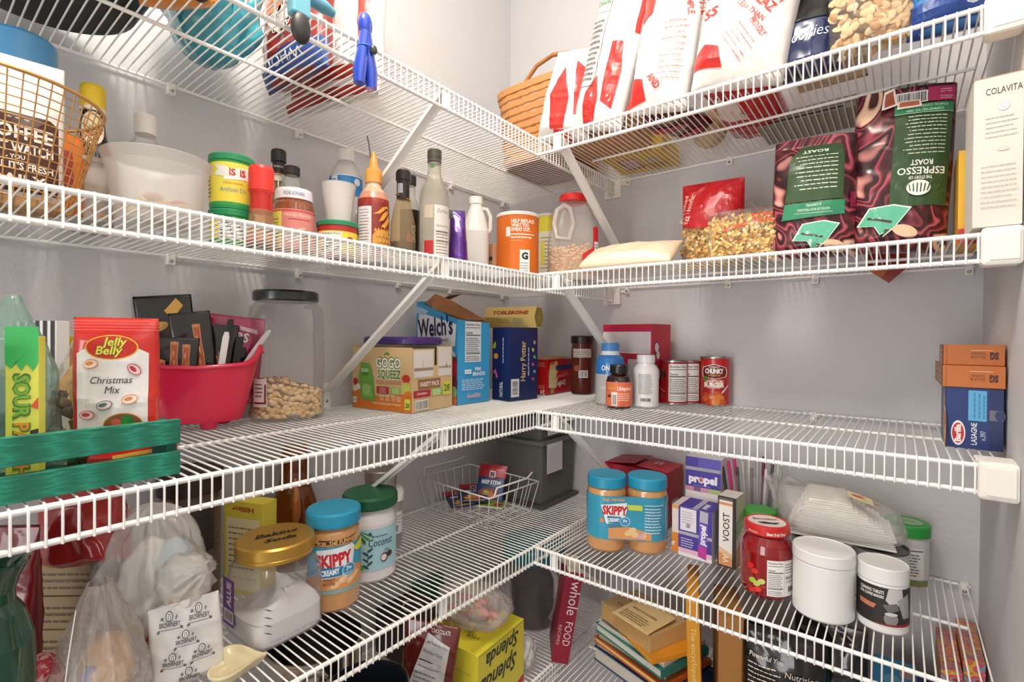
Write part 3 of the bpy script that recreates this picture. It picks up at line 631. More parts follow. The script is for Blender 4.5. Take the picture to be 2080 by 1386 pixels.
# chilli sauce bottle
L = (.222, -.728, zz); t = lcyl('chili_sauce_bottle', 'red chili sauce squeeze bottle with a peach nozzle and dragon print', 'bottle', L, off=8)
P = [(0, .001), (.030, .001), (.032, .005), (.032, .118), (.031, .126), (.026, .140), (.017, .152), (.0145, .158)]
MB().lathe([(0, .001, M('#8c1d12', .15, coat=.8)), (.030, .001, M('#8c1d12', .15, coat=.8)), (.032, .005, M('#8c1d12', .15, coat=.8)), (.032, .118, M('#9c2416', .15, coat=.8)), (.0315, .126, M('#c98d6e', .15, coat=.8)), (.026, .140, M('#d9b494', .15, coat=.8)), (.017, .152), (.0145, .158), (.0145, .17)], M('#8c1d12')).build('bottle_body', t)
MB().lathe([(.0165, .162), (.0168, .188), (.0155, .19), (.010, .192), (.0085, .205), (.004, .226), (.0025, .227), (0, .227)], M('#e2a04c', .35), rip=.004).build('nozzle_cap', t)
MB().tube([(-.006, 0, .215), (-.008, 0, .23), (-.010, 0, .245), (-.013, 0, .258)], .0016, M('#6d6a66', .25, .9), 8).build('metal_spout', t)
d = Dec(t, Scyl(.0322), step=.003, rough=.3); d.r(-.040, .006, -.008, .108, '#dfdad8')
for i in range(12): d.para(-.036, .1-i*.006, -.012, .1035-i*.006, 1, '#6d6a78', .5, i)
d.e(-.026, .022, .005, .006, '#5a5a66'); d.e(-.026, .022, .0042, .0052, '#dfdad8'); d.t('K', -.026, .0195, .005, '#5a5a66')
yl = '#e0a044'
for q in ([(-.006, .092), (.004, .098), (.014, .108), (.026, .112), (.03, .106), (.018, .102), (.008, .094)], [(.006, .078), (.016, .082), (.03, .1), (.026, .106), (.014, .094)], [(.01, .068), (.02, .066), (.032, .082), (.03, .095), (.022, .082)], [(-.006, .05), (.0, .058), (.014, .062), (.03, .058), (.034, .04), (.034, .006), (.02, .006), (.008, .024), (-.006, .03)]): d.p(q, yl)
for i in range(6): d.p([(-.004+i*.006, .058+.002*(i % 2)), (.0+i*.006, .066), (.003+i*.006, .058)], yl)
for i in range(4):
    for j in range(3): d.e(.004+i*.008+(j % 2)*.004, .05-j*.011, .0038, .0045, '#8a4a1c'); d.e(.004+i*.008+(j % 2)*.004, .0507-j*.011, .0034, .0042, '#e0a850')
d.e(.022, .104, .004, .002, '#5a1c10'); d.done()
# oval dark capped bottle
L = (.243, -.668, zz); t = lcyl('vinegar_bottle', 'flat oval glass bottle with gold neck ring and dark cap, one third full', 'bottle', L)
MB().lathe([(0, .001), (.022, .001), (.025, .01), (.027, .05), (.025, .09), (.018, .125), (.013, .145), (.0125, .165)], film('#c9b48f', .25, .03, '#f3e6cf'), sx=1., sy=.55, cap0=False).build('bottle_body', t)
MB().lathe([(0, .003), (.021, .003), (.024, .012), (.0255, .048), (0, .048)], M('#2a120c', .08, coat=.8), sx=1, sy=.55).build('vinegar', t)
MB().lathe([(.0135, .14), (.0135, .178, M('#2b2826', .35)), (.0155, .179), (.0155, .197), (.014, .2), (0, .2)], M('#23211f', .3)).build('cap', t)
MB().tube([(.0145*cos(2*PI*i/24), .011*sin(2*PI*i/24), .143-.006*cos(2*PI*i/24)) for i in range(24)], .0018, M('#c9a04c', .3, .8), 6, closed=True).build('gold_ring', t)
d = Dec(t, Scyl(.0138), step=.003); d.r(-.012, .15, -.001, .17, '#b9bcc6'); d.para(-.011, .151, -.002, .169, 5, '#444a58'); d.done()
L = (.205, -.617, zz); t = lcyl('soy_sauce_bottle', 'black-labelled bottle with a black screw cap between oval and tall clear bottles', 'bottle', L)
P = [(0, .001), (.022, .001), (.0225, .13), (.018, .15), (.0115, .165), (.0115, .19)]
MB().lathe([(0, .001, M('#181210', .25)), (.022, .001, M('#1a1414', .3)), (.0225, .13, film('#d9d3c0', .3, .05)), (.018, .15), (.0115, .165), (.0115, .19)], M('#181210')).build('bottle_body', t)
MB().lathe([(.0125, .188), (.0135, .189), (.0135, .208), (.0125, .21), (0, .21)], M('#25221f', .4), rip=.02).build('cap', t)
d = Dec(t, Scyl(.0227), step=.003); d.xf(.012, .06, 90); d.t('SOY SAUCE', 0, 0, .008, '#e6ded2', w=.07, bold=.02); d.xf(0, 0, 0); d.p([(-.006, .05), (.004, .06), (-.002, .085), (-.008, .07)], '#c4492c'); d.t('RED', .0, .02, .006, '#d8c9b0', w=.02); d.r(-.01, .03, .01, .034, '#c43a28'); d.done()
# tall clear bottle
L = (.275, -.608, zz); t = lcyl('liquor_bottle', 'tallest clear glass bottle with dark screw cap and white back label', 'bottle', L, off=14)
P = [(0, .001), (.030, .001), (.032, .006), (.0325, .145), (.030, .165), (.020, .185), (.0155, .198), (.0145, .21), (.0145, .232)]
MB().lathe(P, film('#d6d3c6', .32, .03, '#f4f1e8'), cap0=False).build('bottle_body', t)
MB().lathe([(.0145, .226), (.0155, .227), (.0155, .229), (.0148, .230), (.0148, .236), (.0155, .237), (.0155, .252), (.0145, .254), (0, .254)], M('#4a463d', .4), rip=.006).build('cap', t)
d = Dec(t, Scyl(.0327), step=.004); d.r(-.008, .008, .033, .128, '#e9e3da'); d.t('DaVinci', .012, .112, .008, '#6b5a50', w=.028, sh=.3); d.t('Nutrition Facts', .012, .082, .005, '#4a423d', w=.03); d.para(-.004, .012, .03, .078, 10, '#7a706a', .3); d.r(-.004, .07, .03, .0712, '#333333'); d.r(-.004, .05, .03, .0512, '#333333'); d.r(-.03, .008, -.010, .052, '#c0262c'); d.r(-.030, .1, -.010, .128, '#c9bda6')
d.done(); d = Dec(t, Scyl(.0147), step=.003); d.r(-.012, .213, -.004, .221, '#3f7a3a'); d.done()
# purple bag
t, b, d = pouch('foil_bag', 'shiny purple foil bag between the tall bottle and the white jug', 'bag', (.285, -.545, zz), 52, .05, .135, .045, M('#5b2a8e', .16, .35, coat=.6), 44, crk=.003, taper=.35); d.r(-.003, .0, .003, .09, '#7d54b4'); d.r(-.02, .115, -.01, .135, '#5f5d62'); d.done()
# jug
L = (.235, -.43, zz); t = lcyl('vinegar_jug', 'white milky plastic jug with side handle', 'jug', L); JM = film('#efece5', .8, .35)
MB().lathe([(0, .001), (.031, .001), (.0335, .006), (.0335, .11), (.030, .125), (.024, .15), (.017, .17), (.0145, .178), (.0145, .184)], JM, sq=3.2).build('jug_body', t)
MB().lathe([(.0155, .18), (.017, .181), (.017, .197), (.0155, .199), (0, .199)], M('#f1efec', .4), rip=.01).build('cap', t)
MB().tube([(.012, -.004, .17), (.028, -.004, .168), (.037, -.004, .15), (.037, -.004, .118), (.030, -.004, .108)], .0058, JM, 10).build('handle', t)
# little box
t = carton('matchbox', 'small tan box with a black band standing beside the orange tub', 'box', (.222, -.375, zz), -20, .035, .02, .088, '#cda27c'); Dec(t, Sfront()).r(0, .045, .035, .055, '#231815').done()
# orange canister
L = (.302, -.343, zz); t = lcyl('drink_mix_canister', 'large orange drink powder canister with white lid', 'canister', L, off=-5)
r = .054; orm = M('#dd6f1d', .35)
MB().lathe([(0, .0008), (r-.001, .0008), (r, .004), (r, .151, M('#ece6de', .4)), (r+.0015, .1515), (r+.0015, .158), (r, .160), (0, .160)], orm, 64).build('can_body', t)
d = Dec(t, Scyl(r), step=.005)
for i, s in enumerate(('HELP REPLACE', 'WHAT YOU', 'SWEAT OUT.')): d.t(s, -.012, .131-i*.0105, .0085, '#fbefe2', w=(.062, .045, .05)[i], bold=.04, al='L')
d.r(-.026, .097, -.014, .121, '#f6ece2'); d.r(-.014, .101, .05, .1035, '#f6ece2'); d.para(-.013, .092, .05, .0985, 1, '#f0c8a6', .8); d.para(-.012, .086, .02, .09, 1, '#f0b080', .5)
d.r(.010, .005, .036, .064, '#f4f1ee'); d.t('G', .023, .041, .016, '#26323c', bold=.06); d.para(.012, .01, .034, .036, 4, '#a9a9b2', .5); d.done()
# yellow canister
L = (.245, -.125, zz); t = lcyl('drink_mix_canister', 'narrow yellow and white canister behind the orange one', 'canister', L)
MB().lathe([(0, .001), (.030, .001, M('#eae4cf', .4)), (.030, .16, M('#e2d63a', .4)), (.030, .205, M('#ece6de', .4)), (.0315, .206), (.0315, .213), (0, .214)], M('#ddd08a', .4)).build('can_body', t)
d = Dec(t, Scyl(.030), step=.004); d.para(-.02, .05, .02, .15, 9, '#9a9460'); d.r(-.02, .06, -.008, .13, '#e2d84e'); d.bar(.0, .02, .02, .045); d.done()
# popcorn jug
L = (.395, -.225, zz); t = lcyl('popcorn_jug', 'clear handled jug of popcorn kernels with a red lid and red label', 'jug', L, off=6); JC = film('#e9e2dc', .22, .12)
m = MB().lathe([(0, .001), (.060, .001), (.066, .006), (.066, .1), (.062, .125), (.055, .15), (.046, .185), (.037, .2), (.036, .206)], JC, 56, sq=3.6, sy=.62, cap0=False); m.build('jug_body', t)
MB().lathe([(.035, .203), (.037, .204), (.037, .217), (.035, .222), (0, .224)], M('#cc2320', .35), rip=.004).build('lid', t)
MB().tube([(-.025, -.03, .19), (-.045, -.034, .175), (-.052, -.036, .14), (-.045, -.038, .105), (-.012, -.04, .1), (-.002, -.038, .14), (-.01, -.034, .18), (-.025, -.03, .19)], .0075, film('#e3d9d0', .4, .2), 10).build('handle', t)
m = MB(); rd = random.Random(8); kc = [M('#e9bd84', .35, var=.1), M('#f0d2a2', .35), M('#dca066', .35)]
for i in range(1100):
    a = rd.uniform(0, 2*PI); ca, sa = cos(a), sin(a); q = 1/((abs(ca)**3.6+abs(sa)**3.6)**(1/3.6)); rr = .0615*q*rd.uniform(.88, 1)
    m.ell((rr*ca, rr*sa*.62, .004+rd.random()**.9*(.084+.012*ca)), (.0034, .0034, .0026), rd.choice(kc), 6, 4)
m.lathe([(0, .003), (.052, .003), (.054, .078), (0, .085)], kc[0], 32, sq=3.6, sy=.62)
o = m.build('popcorn_kernels', t); o['kind'] = 'stuff'
d = Dec(t, Scyl(.0675, 3.6, 1, .62), step=.003); d.r(.02, .005, .062, .062, '#c9202a'); d.p([(.045, .06), (.062, .06), (.062, .13), (.052, .135), (.045, .13)], '#c9202a'); d.p([(.02, .062), (.046, .062), (.046, .08)], '#c9202a'); d.r(.048, .035, .066, .095, '#e9e4e0'); d.para(.049, .037, .065, .092, 8, '#3a3030'); d.para(.024, .01, .045, .05, 7, '#e88a88', .3); d.done()

# ---- back wall, second shelf ----
# flat tortilla bag
t, b, d = pouch('flat_bread_bag', 'clear bag of pale flat bread lying behind the front wires, tipped up', 'bag', (.615, -.385, zz+.004), 8, .2, .15, .045, M('#ecd9bb', .35, coat=.4), 50, tx=-64, crk=.003); d.done()
def noodles(name, label, loc, yaw, w, h, T, seed, n, redtop, **k):
    t, b, d = pouch(name, label, 'bag', loc, yaw, w, h, T, film('#f8ecd2', .06, .12, bump=.3), seed, group='egg noodle bags', crk=.004, **k)
    ym = [M('#f2cd80', .5), M('#f7e0a6', .5), M('#e6b45e', .5)]; m = MB(); rd = random.Random(seed)
    for i in range(n):
        v = rd.uniform(.006, h*(.62 if redtop else .85)); u = rd.uniform(-.92, .92)*b.hw(v); tt = b.t(u, v)*.92; y = -tt+rd.random()*.01
        a = rd.uniform(0, PI); L_ = rd.uniform(.006, .012); tw = rd.uniform(-2, 2); c0 = Vector((u, y, v)); dx = Vector((cos(a), 0, sin(a))); up = Vector((-sin(a), 0, cos(a)))
        pts = []
        for j in range(7):
            s = (j/6-.5)*2; cc = c0+dx*L_*s+Vector((0, -1, 0))*(.0025*cos(s*4+tw)); wv = (up*cos(s*1.5+tw)+Vector((0, 1, 0))*sin(s*1.5+tw))*.0032; pts += [cc-wv, cc+wv]
        m.add(pts, [(2*j, 2*j+1, 2*j+3, 2*j+2) for j in range(6)], rd.choice(ym), True)
    m.add([(x*.8, b.t(x*.8, v)*.2*s_, v) for s_ in (-1, 1) for v in (.008, h*.6) for x in (-w/2, w/2)], [(0, 1, 3, 2), (4, 5, 7, 6), (0, 1, 5, 4), (2, 3, 7, 6)], ym[2])
    o = m.build('egg_noodles', t); o['kind'] = 'stuff'; return t, b, d
t, b, d = noodles('noodle_bag', 'taller egg noodle bag with a shiny red folded top', (.745, -.20, zz), 4, .13, .20, .075, 51, 260, True)
d.p([(-.066, .1), (-.03, .092), (.02, .09), (.066, .1), (.066, .2), (-.066, .2)], '#b3141d'); d.xf(-.045, .12, 78); d.t('Egg Noodles', .02, 0, .012, '#f0dccf', w=.07); d.t('Enriched', .02, .015, .009, '#f0dccf', w=.06); d.xf(); d.p([(-.01, .13), (.01, .135), (.03, .17), (.0, .16)], '#e0707a'); d.r(.03, .1, .066, .112, '#9c0f18'); d.done()
cr = MB(); cr.add([(.0, 0, .16), (.066, -.01, .15), (.07, .0, .235), (.03, .01, .205)], [(0, 1, 2, 3)], M('#b3141d', .2, coat=.5)); 
t2, b2, d2 = noodles('noodle_bag', 'lower egg noodle bag lying in front, mostly clear with pasta showing', (.835, -.275, zz), 2, .155, .112, .08, 52, 380, False)
d2.p([(-.04, .06), (.0, .07), (.01, .078), (-.035, .068)], '#cf4a25'); d2.t('Enriched', .035, .088, .009, '#c9381f', w=.045, bold=.02); d2.t('Egg No', .035, .074, .012, '#c9381f', w=.04, bold=.03); d2.p([(.066, .02), (.078, .0), (.078, .1), (.06, .112)], '#b3202a'); d2.done()
t = thing('plastic_bag', 'crumpled clear cellophane bag behind the red-topped noodle bag', 'bag', (.80, -.12, zz))
sack(MB(), (0, 0, 0), .035, .03, .17, film('#e8e2d4', .16, .08, bump=.8), 5, .35, fold=.1).build('sack_body', t)
# coffee bags
SW = ramp_mat('marbled_print', [(0, '#2a1519'), (.30, '#3a1b20'), (.345, '#8e3a48'), (.37, '#2d161a'), (.42, '#4a1f26'), (.455, '#c4596a'), (.475, '#35191e'), (.51, '#5c2029'), (.54, '#b04a58'), (.555, '#2f171b'), (.60, '#3d1c22'), (.63, '#d08a84'), (.66, '#e3c3a5'), (.72, '#dfbb9b'), (.74, '#4a2228'), (1, '#2a1519')], 'noise', 7.5, 2.2, .25, 1., (1, 1, .75))
GRN = '#35502f'
def coffee(label, loc, yaw, w, h, T, seed, big, ty=0):
    t, b, d = pouch('coffee_bag', label, 'bag', loc, yaw, w, h, T, SW, seed, group='marbled coffee bean bags', nu=60, nv=80, crk=.003, ty=ty, top=.35, topstart=.72, flat=.08, taper=.04, step=.005)
    x = w/.15
    if big:
        m = MB(); m.grid(lambda a, c: ((a-.45)*w*.8, .0+.02*c, h*.985+c*(.012+.012*sin(a*3.1))), 10, 3, M('#22401f', .25, coat=.5)); m.build('folded_top', t)
        d.r(-.016, .075, .062, .238, GRN); d.p([(-.022, .07), (.062, .078), (.062, .082), (-.02, .078)], GRN)
        d.xf(.024, .16, 180)
        d.t('THE STORY OF', 0, .036, .005, '#f2f2ea', w=.032, bold=.02); d.t('ESPRESSO', 0, .0215, .0115, '#f4f4ee', w=.064, bold=.015); d.t('ROAST', 0, .009, .009, '#f4f4ee', w=.03, bold=.02)
        for i in range(11): d.para(-.03, -.0035-i*.0062, .028, .0003-i*.0062, 1, '#c9d2bd', .45, i)
        d.r(-.039, -.09, .041, -.072, '#2f7d54'); d.r(-.039, -.072, .041, -.0712, '#dfeadf'); d.t('COMMITTED TO 100%', 0, -.079, .0042, '#e4efe4', w=.05); d.t('ETHICAL COFFEE SOURCING', 0, -.087, .0042, '#e4efe4', w=.062)
        d.xf(); d.e(.022, .104, .0165, .013, '#eef0ea')
        for i in range(6): d.p([(.0225+(i-2.5)*.0045-.0008, .096+abs(i-2.5)*.001), (.0225+(i-2.5)*.0045+.0008, .096+abs(i-2.5)*.001), (.0225+(i-2.5)*.0055+.001, .112-abs(i-2.5)*.001), (.0225+(i-2.5)*.0055-.0006, .113-abs(i-2.5)*.001)], GRN)
        d.r(-.015, .252, .028, .274, '#e9e9e6'); d.bar(-.013, .254, .026, .272, bg=None); d.r(.028, .252, .065, .278, '#b5305f'); d.para(.045, .256, .063, .276, 5, '#eac6d2')
        d.p([(-.035, .245), (-.012, .252), (-.018, .285), (-.032, .28)], '#f0e6da'); d.p([(-.031, .25), (-.016, .255), (-.02, .28), (-.03, .276)], '#a55338'); d.p([(-.014, .242), (.02, .244), (.018, .258), (-.012, .258)], '#efe2d4'); d.p([(-.011, .246), (.017, .247), (.016, .256), (-.01, .256)], '#b5654a')
        cx, cy, s = -.022, .05, 1.
    else:
        m = MB(); m.grid(lambda a, c: ((a-.5)*w*.7+.01, .006*cos(a*6)+.018*c, h*.97+.016*c), 10, 3, M('#2a1418', .25, coat=.5)); m.build('folded_top', t)
        d.p([(-.045, .098), (.045, .1), (.045, .18), (.04, .205), (-.02, .205), (-.04, .18)], GRN); d.xf(0, .15, 180)
        d.t('ROAST', 0, -.045, .006, '#f2f2ea', w=.04, bold=.02)
        for i in range(9): d.para(-.035, .028-i*.0075, .033, .0315-i*.0075, 1, '#d6dccb', .5, i)
        d.xf(); d.p([(-.05, .066), (.048, .072), (.048, .098), (-.046, .096)], '#2f8560'); d.xf(0, .085, 180); d.t('NOTES OF RICH MOLASSES', 0, .0, .0045, '#e4efe4', w=.05); d.t('& CARAMEL', 0, -.008, .0045, '#e4efe4', w=.024); d.r(-.03, .008, .03, .0086, '#e4efe4'); d.xf()
        d.r(.056, .085, .068, .112, '#8e1f48'); cx, cy, s = .005, .034, 1.
    for c, k in (('#d9efe2', 1.08), ('#5fb795', 1.)):
        d.p([(cx+a*k*s, cy+b_*k*s) for a, b_ in ((-.034, -.006), (-.02, .022), (.012, .026), (.034, .02), (.014, -.012), (-.004, -.022), (-.012, -.008))], c)
    d.p([(cx-.022, cy+.008), (cx+.012, cy+.0), (cx+.011, cy-.004), (cx-.023, cy+.004)], '#4a3a36'); d.p([(cx+.0, cy-.028), (cx+.014, cy-.014), (cx+.002, cy-.012)], '#dfeee4'); d.p([(cx-.0, cy-.026), (cx+.011, cy-.014), (cx+.002, cy-.013)], '#4a5a44')
    d.e(cx+.03, cy-.018, .018, .010, '#dcbfa0', -20); d.done(); return t
coffee('smaller marbled maroon coffee bag with a green panel', (.946, -.275, zz), 8, .138, .222, .07, 53, False, ty=1.5)
coffee('tallest marbled coffee bag with upside-down roast lettering', (1.068, -.245, zz), 8, .145, .285, .075, 54, True, ty=3)
# white box at the right
t = carton('pasta_box', 'tall cream box with grey serif lettering at the right frame edge', 'box', (1.157, -.410, Z2+.0055), 0, .0495, .11, .205, '#dcd6cc', r=.55)
d = Dec(t, Sfront()); d.t('COLAVITA', .012, .181, .009, '#4a4644', w=.036, al='L'); d.e(.03, .163, .006, .0065, '#c2bdb5'); d.e(.03, .163, .0055, .006, '#ece7df'); d.t('C', .03, .160, .006, '#b5b0a8')
for i in range(5): d.para(.012, .148-i*.0065, .045, .1505-i*.0065, 1, '#a8a39c', .4, i)
d.e(.03, .105, .006, .003, '#d2cdc5')
for i in range(9): d.para(.008, .082-i*.007, .046, .0845-i*.007, 1, '#aaa59e', .4, i+9)
d.done()
m = MB(); m.add([(0, 0, .2055), (.0495, 0, .2055), (.0495, .05, .222), (.0, .05, .222)], [(0, 1, 2, 3)], M('#c9a77d', .6)); m.build('open_flap', t, solid=.0008)
t = carton('cereal_box', 'yellow box with red foot squeezed behind the cream box', 'box', (1.150, -.29, zz), 0, .05, .1, .15, '#d9aa2c'); d = Dec(t, Sfront()); d.r(0, 0, .05, .025, '#b8322a'); d.done()
L = (1.062, -.365, zz)
t = lcyl('spray_can', 'slim blue grey can between the tall coffee bag and cream box', 'can', (1.175, -.15, zz)); MB().lathe([(0, .001), (.016, .001), (.017, .004), (.017, .13), (.012, .14), (.012, .15), (0, .152)], M('#6f8ca6', .3, .5)).build('can_body', t)
# packet corner hanging through the wires
t = thing('sauce_packet', 'reddish brown packet whose corner pokes down through the second back shelf', 'packet', (1.06, -.08, Z2-.004), 8)
MB().prism([(-.038, 0), (0, -.031), (.03, 0), (.03, .03), (-.038, .03)], -.002, .001, M('#8e2f22', .3, coat=.4)).build('packet_body', t)
Dec(t, Sfront(0, -.002)).p([(-.038, 0), (-.012, -.021), (.0, -.0), (-.02, .004)], '#b8622f').done()

# ================= third shelves =================
zz = Z3+.0015
# green crate: front slats overhang the shelf edge
GW = ramp_mat('green_stain', [(0, '#116650'), (.45, '#1b7c63'), (.6, '#248f75'), (1, '#146c57')], 'wave', 40, 2.2, .55, 3, (.12, .4, 6), bump=.15)
t = thing('wooden_crate', 'green stained wooden slat crate at the left end of the third shelf', 'crate', (.392, -1.132, Z3+.0035), 90)
# local: x = along the wall (towards -x is the frame edge), y towards the wall
for z0, z1, nm in ((-.0, .0275, 'lower'), (.0365, .0655, 'upper')): MB().box(-.36, -.009, z0, 0, .0, z1, GW).build('front_slat', t, bevel=.0008)
MB().box(-.012, .0, .0, -.001, .24, .061, GW).build('end_board', t, bevel=.0008); MB().box(-.36, .0, .0, -.349, .24, .061, GW).build('end_board', t, bevel=.0008)
MB().box(-.36, .24, .0, 0, .248, .061, GW).build('back_slat', t, bevel=.0008)
for k in range(4): MB().box(-.349, .004+k*.06, .0005, -.012, .052+k*.06, .005, GW).build('floor_slat', t)
MB().box(-.024, .0005, .006, -.0125, .012, .058, M('#0f4f45', .6)).build('corner_post', t)
cz = Z3+.0095
FW = 66
# christmas mix bag
t, b, d = pouch('candy_bag', 'red and white candy bag reading Christmas Mix standing in the green crate', 'bag', (.345, -1.180, cz+.0385), 58, .086, .142, .03, M('#cf2a22', .2, coat=.6), 60, crk=.0018, taper=.02, nu=50, nv=60, topstart=.8, flat=.05, step=.004)
d.p([(-.034, .006), (.034, .006), (.035, .1), (.022, .108), (.0, .1), (-.022, .108), (-.035, .1)], '#e7e4e1')
d.e(0, .107, .026, .0145, '#e8b93a'); d.e(0, .107, .0245, .0133, '#c52b20'); d.t('Jelly', .003, .109, .0095, '#3f7a2a', w=.025, bold=.06, sh=.2); d.t('Jelly', .003, .109, .0095, '#f2dc52', w=.024, bold=.02, sh=.2); d.t('Belly', -.002, .099, .0095, '#3f7a2a', w=.027, bold=.06, sh=.2); d.t('Belly', -.002, .099, .0095, '#f2dc52', w=.026, bold=.02, sh=.2)
d.t('Christmas', 0, .065, .0082, '#3d3f3c', w=.040, sh=.25); d.t('Mix', .001, .0535, .0082, '#3d3f3c', w=.015, sh=.25)
for u, v, c, rt in ((-.02, .088, '#d58a4e', 10), (.022, .081, '#b5333f', -50), (.018, .046, '#d5864a', 15), (-.006, .040, '#3f6b62', 15), (-.023, .029, '#b93a40', 0)): d.e(u, v, .0078, .0053, c, rt); d.e(u, v, .0070, .0045, '#f1d9c6' if c[1] == 'd' else '#e3c6c8', rt); d.e(u-.001, v+.0006, .0042, .0022, c, rt)
d.e(.012, .016, .019, .0145, '#b59034'); d.e(.012, .016, .018, .0135, '#7a4a2e'); d.e(.016, .02, .006, .008, '#1e7a2a'); d.e(.002, .012, .006, .004, '#f1ece4'); d.e(.02, .01, .006, .004, '#efe8df'); d.e(.006, .02, .005, .004, '#b5543c')
for i in range(4): d.r(-.043, .127+i*.0035, .043, .1278+i*.0035, '#e8655c')
d.done()
# box of chewy candy + teal box
t = carton('candy_box', 'tall yellow and green sour candy box at the far left of the crate', 'box', (.362, -1.276, cz), 62, .0265, .016, .158, '#dfe05a')
d = Dec(t, Sfront()); d.p([(0, .168), (0, .13), (.005, .125), (.008, .131), (.013, .122), (.017, .130), (.022, .122), (.0265, .131), (.0265, .168)], '#3fb85c'); d.xf(.0135, .066, -90)
d.t('SOUR PATCH', 0, -.0065, .0125, '#4a7a2c', w=.108, bold=.06); d.t('SOUR', -.030, -.006, .0115, '#7fb53a', w=.043, bold=.03); d.t('PATCH', .025, -.006, .0115, '#e59a32', w=.055, bold=.03); d.xf(); d.p([(.019, .05), (.0265, .05), (.0265, .062), (.020, .06)], '#3f3a36'); d.p([(.020, .085), (.0265, .082), (.0265, .095)], '#d2552d'); d.r(.001, .0, .025, .012, '#52b84a'); d.done()
t = carton('candy_box', 'pale teal candy box at the left frame edge beside the sour candy box', 'box', (.366, -1.316, cz), 62, .030, .016, .150, '#7fc3c6')
d = Dec(t, Sfront()); d.e(.018, .06, .012, .014, '#a6d5d4'); d.e(.022, .03, .010, .010, '#c98f90'); d.r(.004, .005, .03, .016, '#9fd0d2'); d.done()
# greenish clear bag
GF = film('#9db9ae', .42, .15, '#e2f0ea', bump=.5)
t = thing('plastic_bag', 'pale green clear plastic bag with a knotted neck at the far left of the crate', 'bag', (.285, -1.262, cz))
sack(MB(), (0, 0, 0), .050, .04, .205, GF, 7, .12, prof=lambda b: max(.02, (1-max(0, b-.55)*1.9)*min(1, (b+.02)*8)**.5)).build('bag_body', t)
MB().tube([(-.02, -.025, .150), (-.0, -.03, .157), (.02, -.025, .153), (.022, .0, .155), (0, .025, .157), (-.022, 0, .153), (-.02, -.025, .150)], .0022, film('#eef6f2', .6, .2), 8).build('knot', t)
# striped box and yellow box behind
t = carton('striped_box', 'black and white vertically striped box behind the candy boxes', 'box', (.165, -1.250, cz), 40, .058, .02, .178, '#efefed')
d = Dec(t, Sfront()); [d.r(.002+i*.0098, 0, .007+i*.0098, .178, '#141414') for i in range(6)]; d.done()
t = carton('snack_box', 'yellow box with a blue swoosh beside the striped box', 'box', (.165, -1.215, cz), 40, .040, .02, .158, '#e5c822')
d = Dec(t, Sfront()); d.p([(0, .135), (.02, .125), (.032, .105), (.032, .09), (.018, .11), (0, .12)], '#22509a'); d.p([(.03, .14), (.04, .145), (.04, .1), (.033, .11)], '#d96a3c'); d.e(.010, .085, .007, .007, '#dfe6ef'); d.done()
# bag of wrapped chocolates
t, b, d = pouch('candy_bag', 'clear bag of dark wrapped chocolates leaning behind the Christmas Mix bag', 'bag', (.270, -1.215, cz), 52, .08, .165, .045, film('#e2cba8', .2, .1, bump=.7), 61, crk=.005, ty=18)
m = MB(); rd = random.Random(9)
for i in range(34):
    u = rd.uniform(-.034, .034); v = rd.uniform(.008, .085); y = -b.t(u, v)*rd.uniform(.4, .85); q = Matrix.Rotation(rd.uniform(0, 3), 3, 'Y') @ Matrix.Rotation(rd.uniform(0, 3), 3, 'X')
    vs = [Vector((u, y, v))+q @ Vector(p) for p in [(x_, y_, z_) for z_ in (-.004, .004) for y_ in (-.006, .006) for x_ in (-.009, .009)]]
    m.add(vs, [(0, 2, 3, 1), (4, 5, 7, 6), (0, 1, 5, 4), (2, 6, 7, 3), (0, 4, 6, 2), (1, 3, 7, 5)], M(rd.choice(['#3c2418', '#5b3a24', '#2a1913', '#7c5632']), .2, coat=.6), True)
o = m.build('wrapped_chocolates', t); o['kind'] = 'stuff'
d.p([(-.03, .09), (.04, .1), (.04, .14), (-.02, .14)], '#d2a66e'); d.t('Hazelnut', .0, .045, .006, '#d6cabb', w=.03, sh=.3); d.done()
t, b, d = pouch('candy_bag', 'flat red candy packet lying on the crate floor, seen between the slats', 'bag', (.372, -1.17, cz), 75, .085, .037, .016, M('#c4261f', .25, coat=.5), 62, crk=.001); d.p([(-.02, .018), (.03, .022), (.03, .026), (-.02, .022)], '#dcae38'); d.done()
# pink bucket
PK = M('#d81e48', .28, coat=.35)
L = (.066, -.998, zz); t = thing('plastic_basin', 'bright pink plastic basin with a pointed spout and short feet', 'basin', L, facing(L, -4))
def bas(k, lift=0):
    def f(a, b):
        th = 2*PI*a; ca, sa = cos(th), sin(th); z = .012+b*.072; r = (.058+.018*b**.7)*k
        q = 1/((abs(ca)**2.5+abs(sa)**2.5)**.4); sp = max(0, ca)**14*b*b
        return ((r*q*ca*1.12+.010*sp)*1.12, r*q*sa*.78, (z+sp*.022+(.004*b*abs(ca)))*1.42-.0045)
    return f
m = MB(); m.grid(bas(1), 96, 20, PK); m.grid(bas(.965), 96, 20, PK)
f0, f1 = bas(1.025), bas(.94); m.add([(lambda p: (p[0], p[1], p[2]))(f0(i/96, 1)) for i in range(96)]+[f1(i/96, 1) for i in range(96)]+[(lambda p: (p[0], p[1], p[2]-.006))(f0(i/96, 1)) for i in range(96)], [(i, (i+1) % 96, 96+(i+1) % 96, 96+i) for i in range(96)]+[(i, 192+i, 192+(i+1) % 96, (i+1) % 96) for i in range(96)], PK, True)
m.add([bas(1)(i/96, 0) for i in range(96)], [list(range(96))], PK)
m.build('basin_body', t, fixn=False)
for x, y in ((.020, -.030), (-.040, -.030), (.040, .024), (-.038, .024)): MB().lathe([(.011, 0), (.013, .002), (.018, .02)], PK, 20, c=(x, y)).build('foot', t)
MB().tube([(.099, -.008, .134), (.109, -.008, .138)], .0035, PK, 8).build('spout_tab', t)
B0 = L
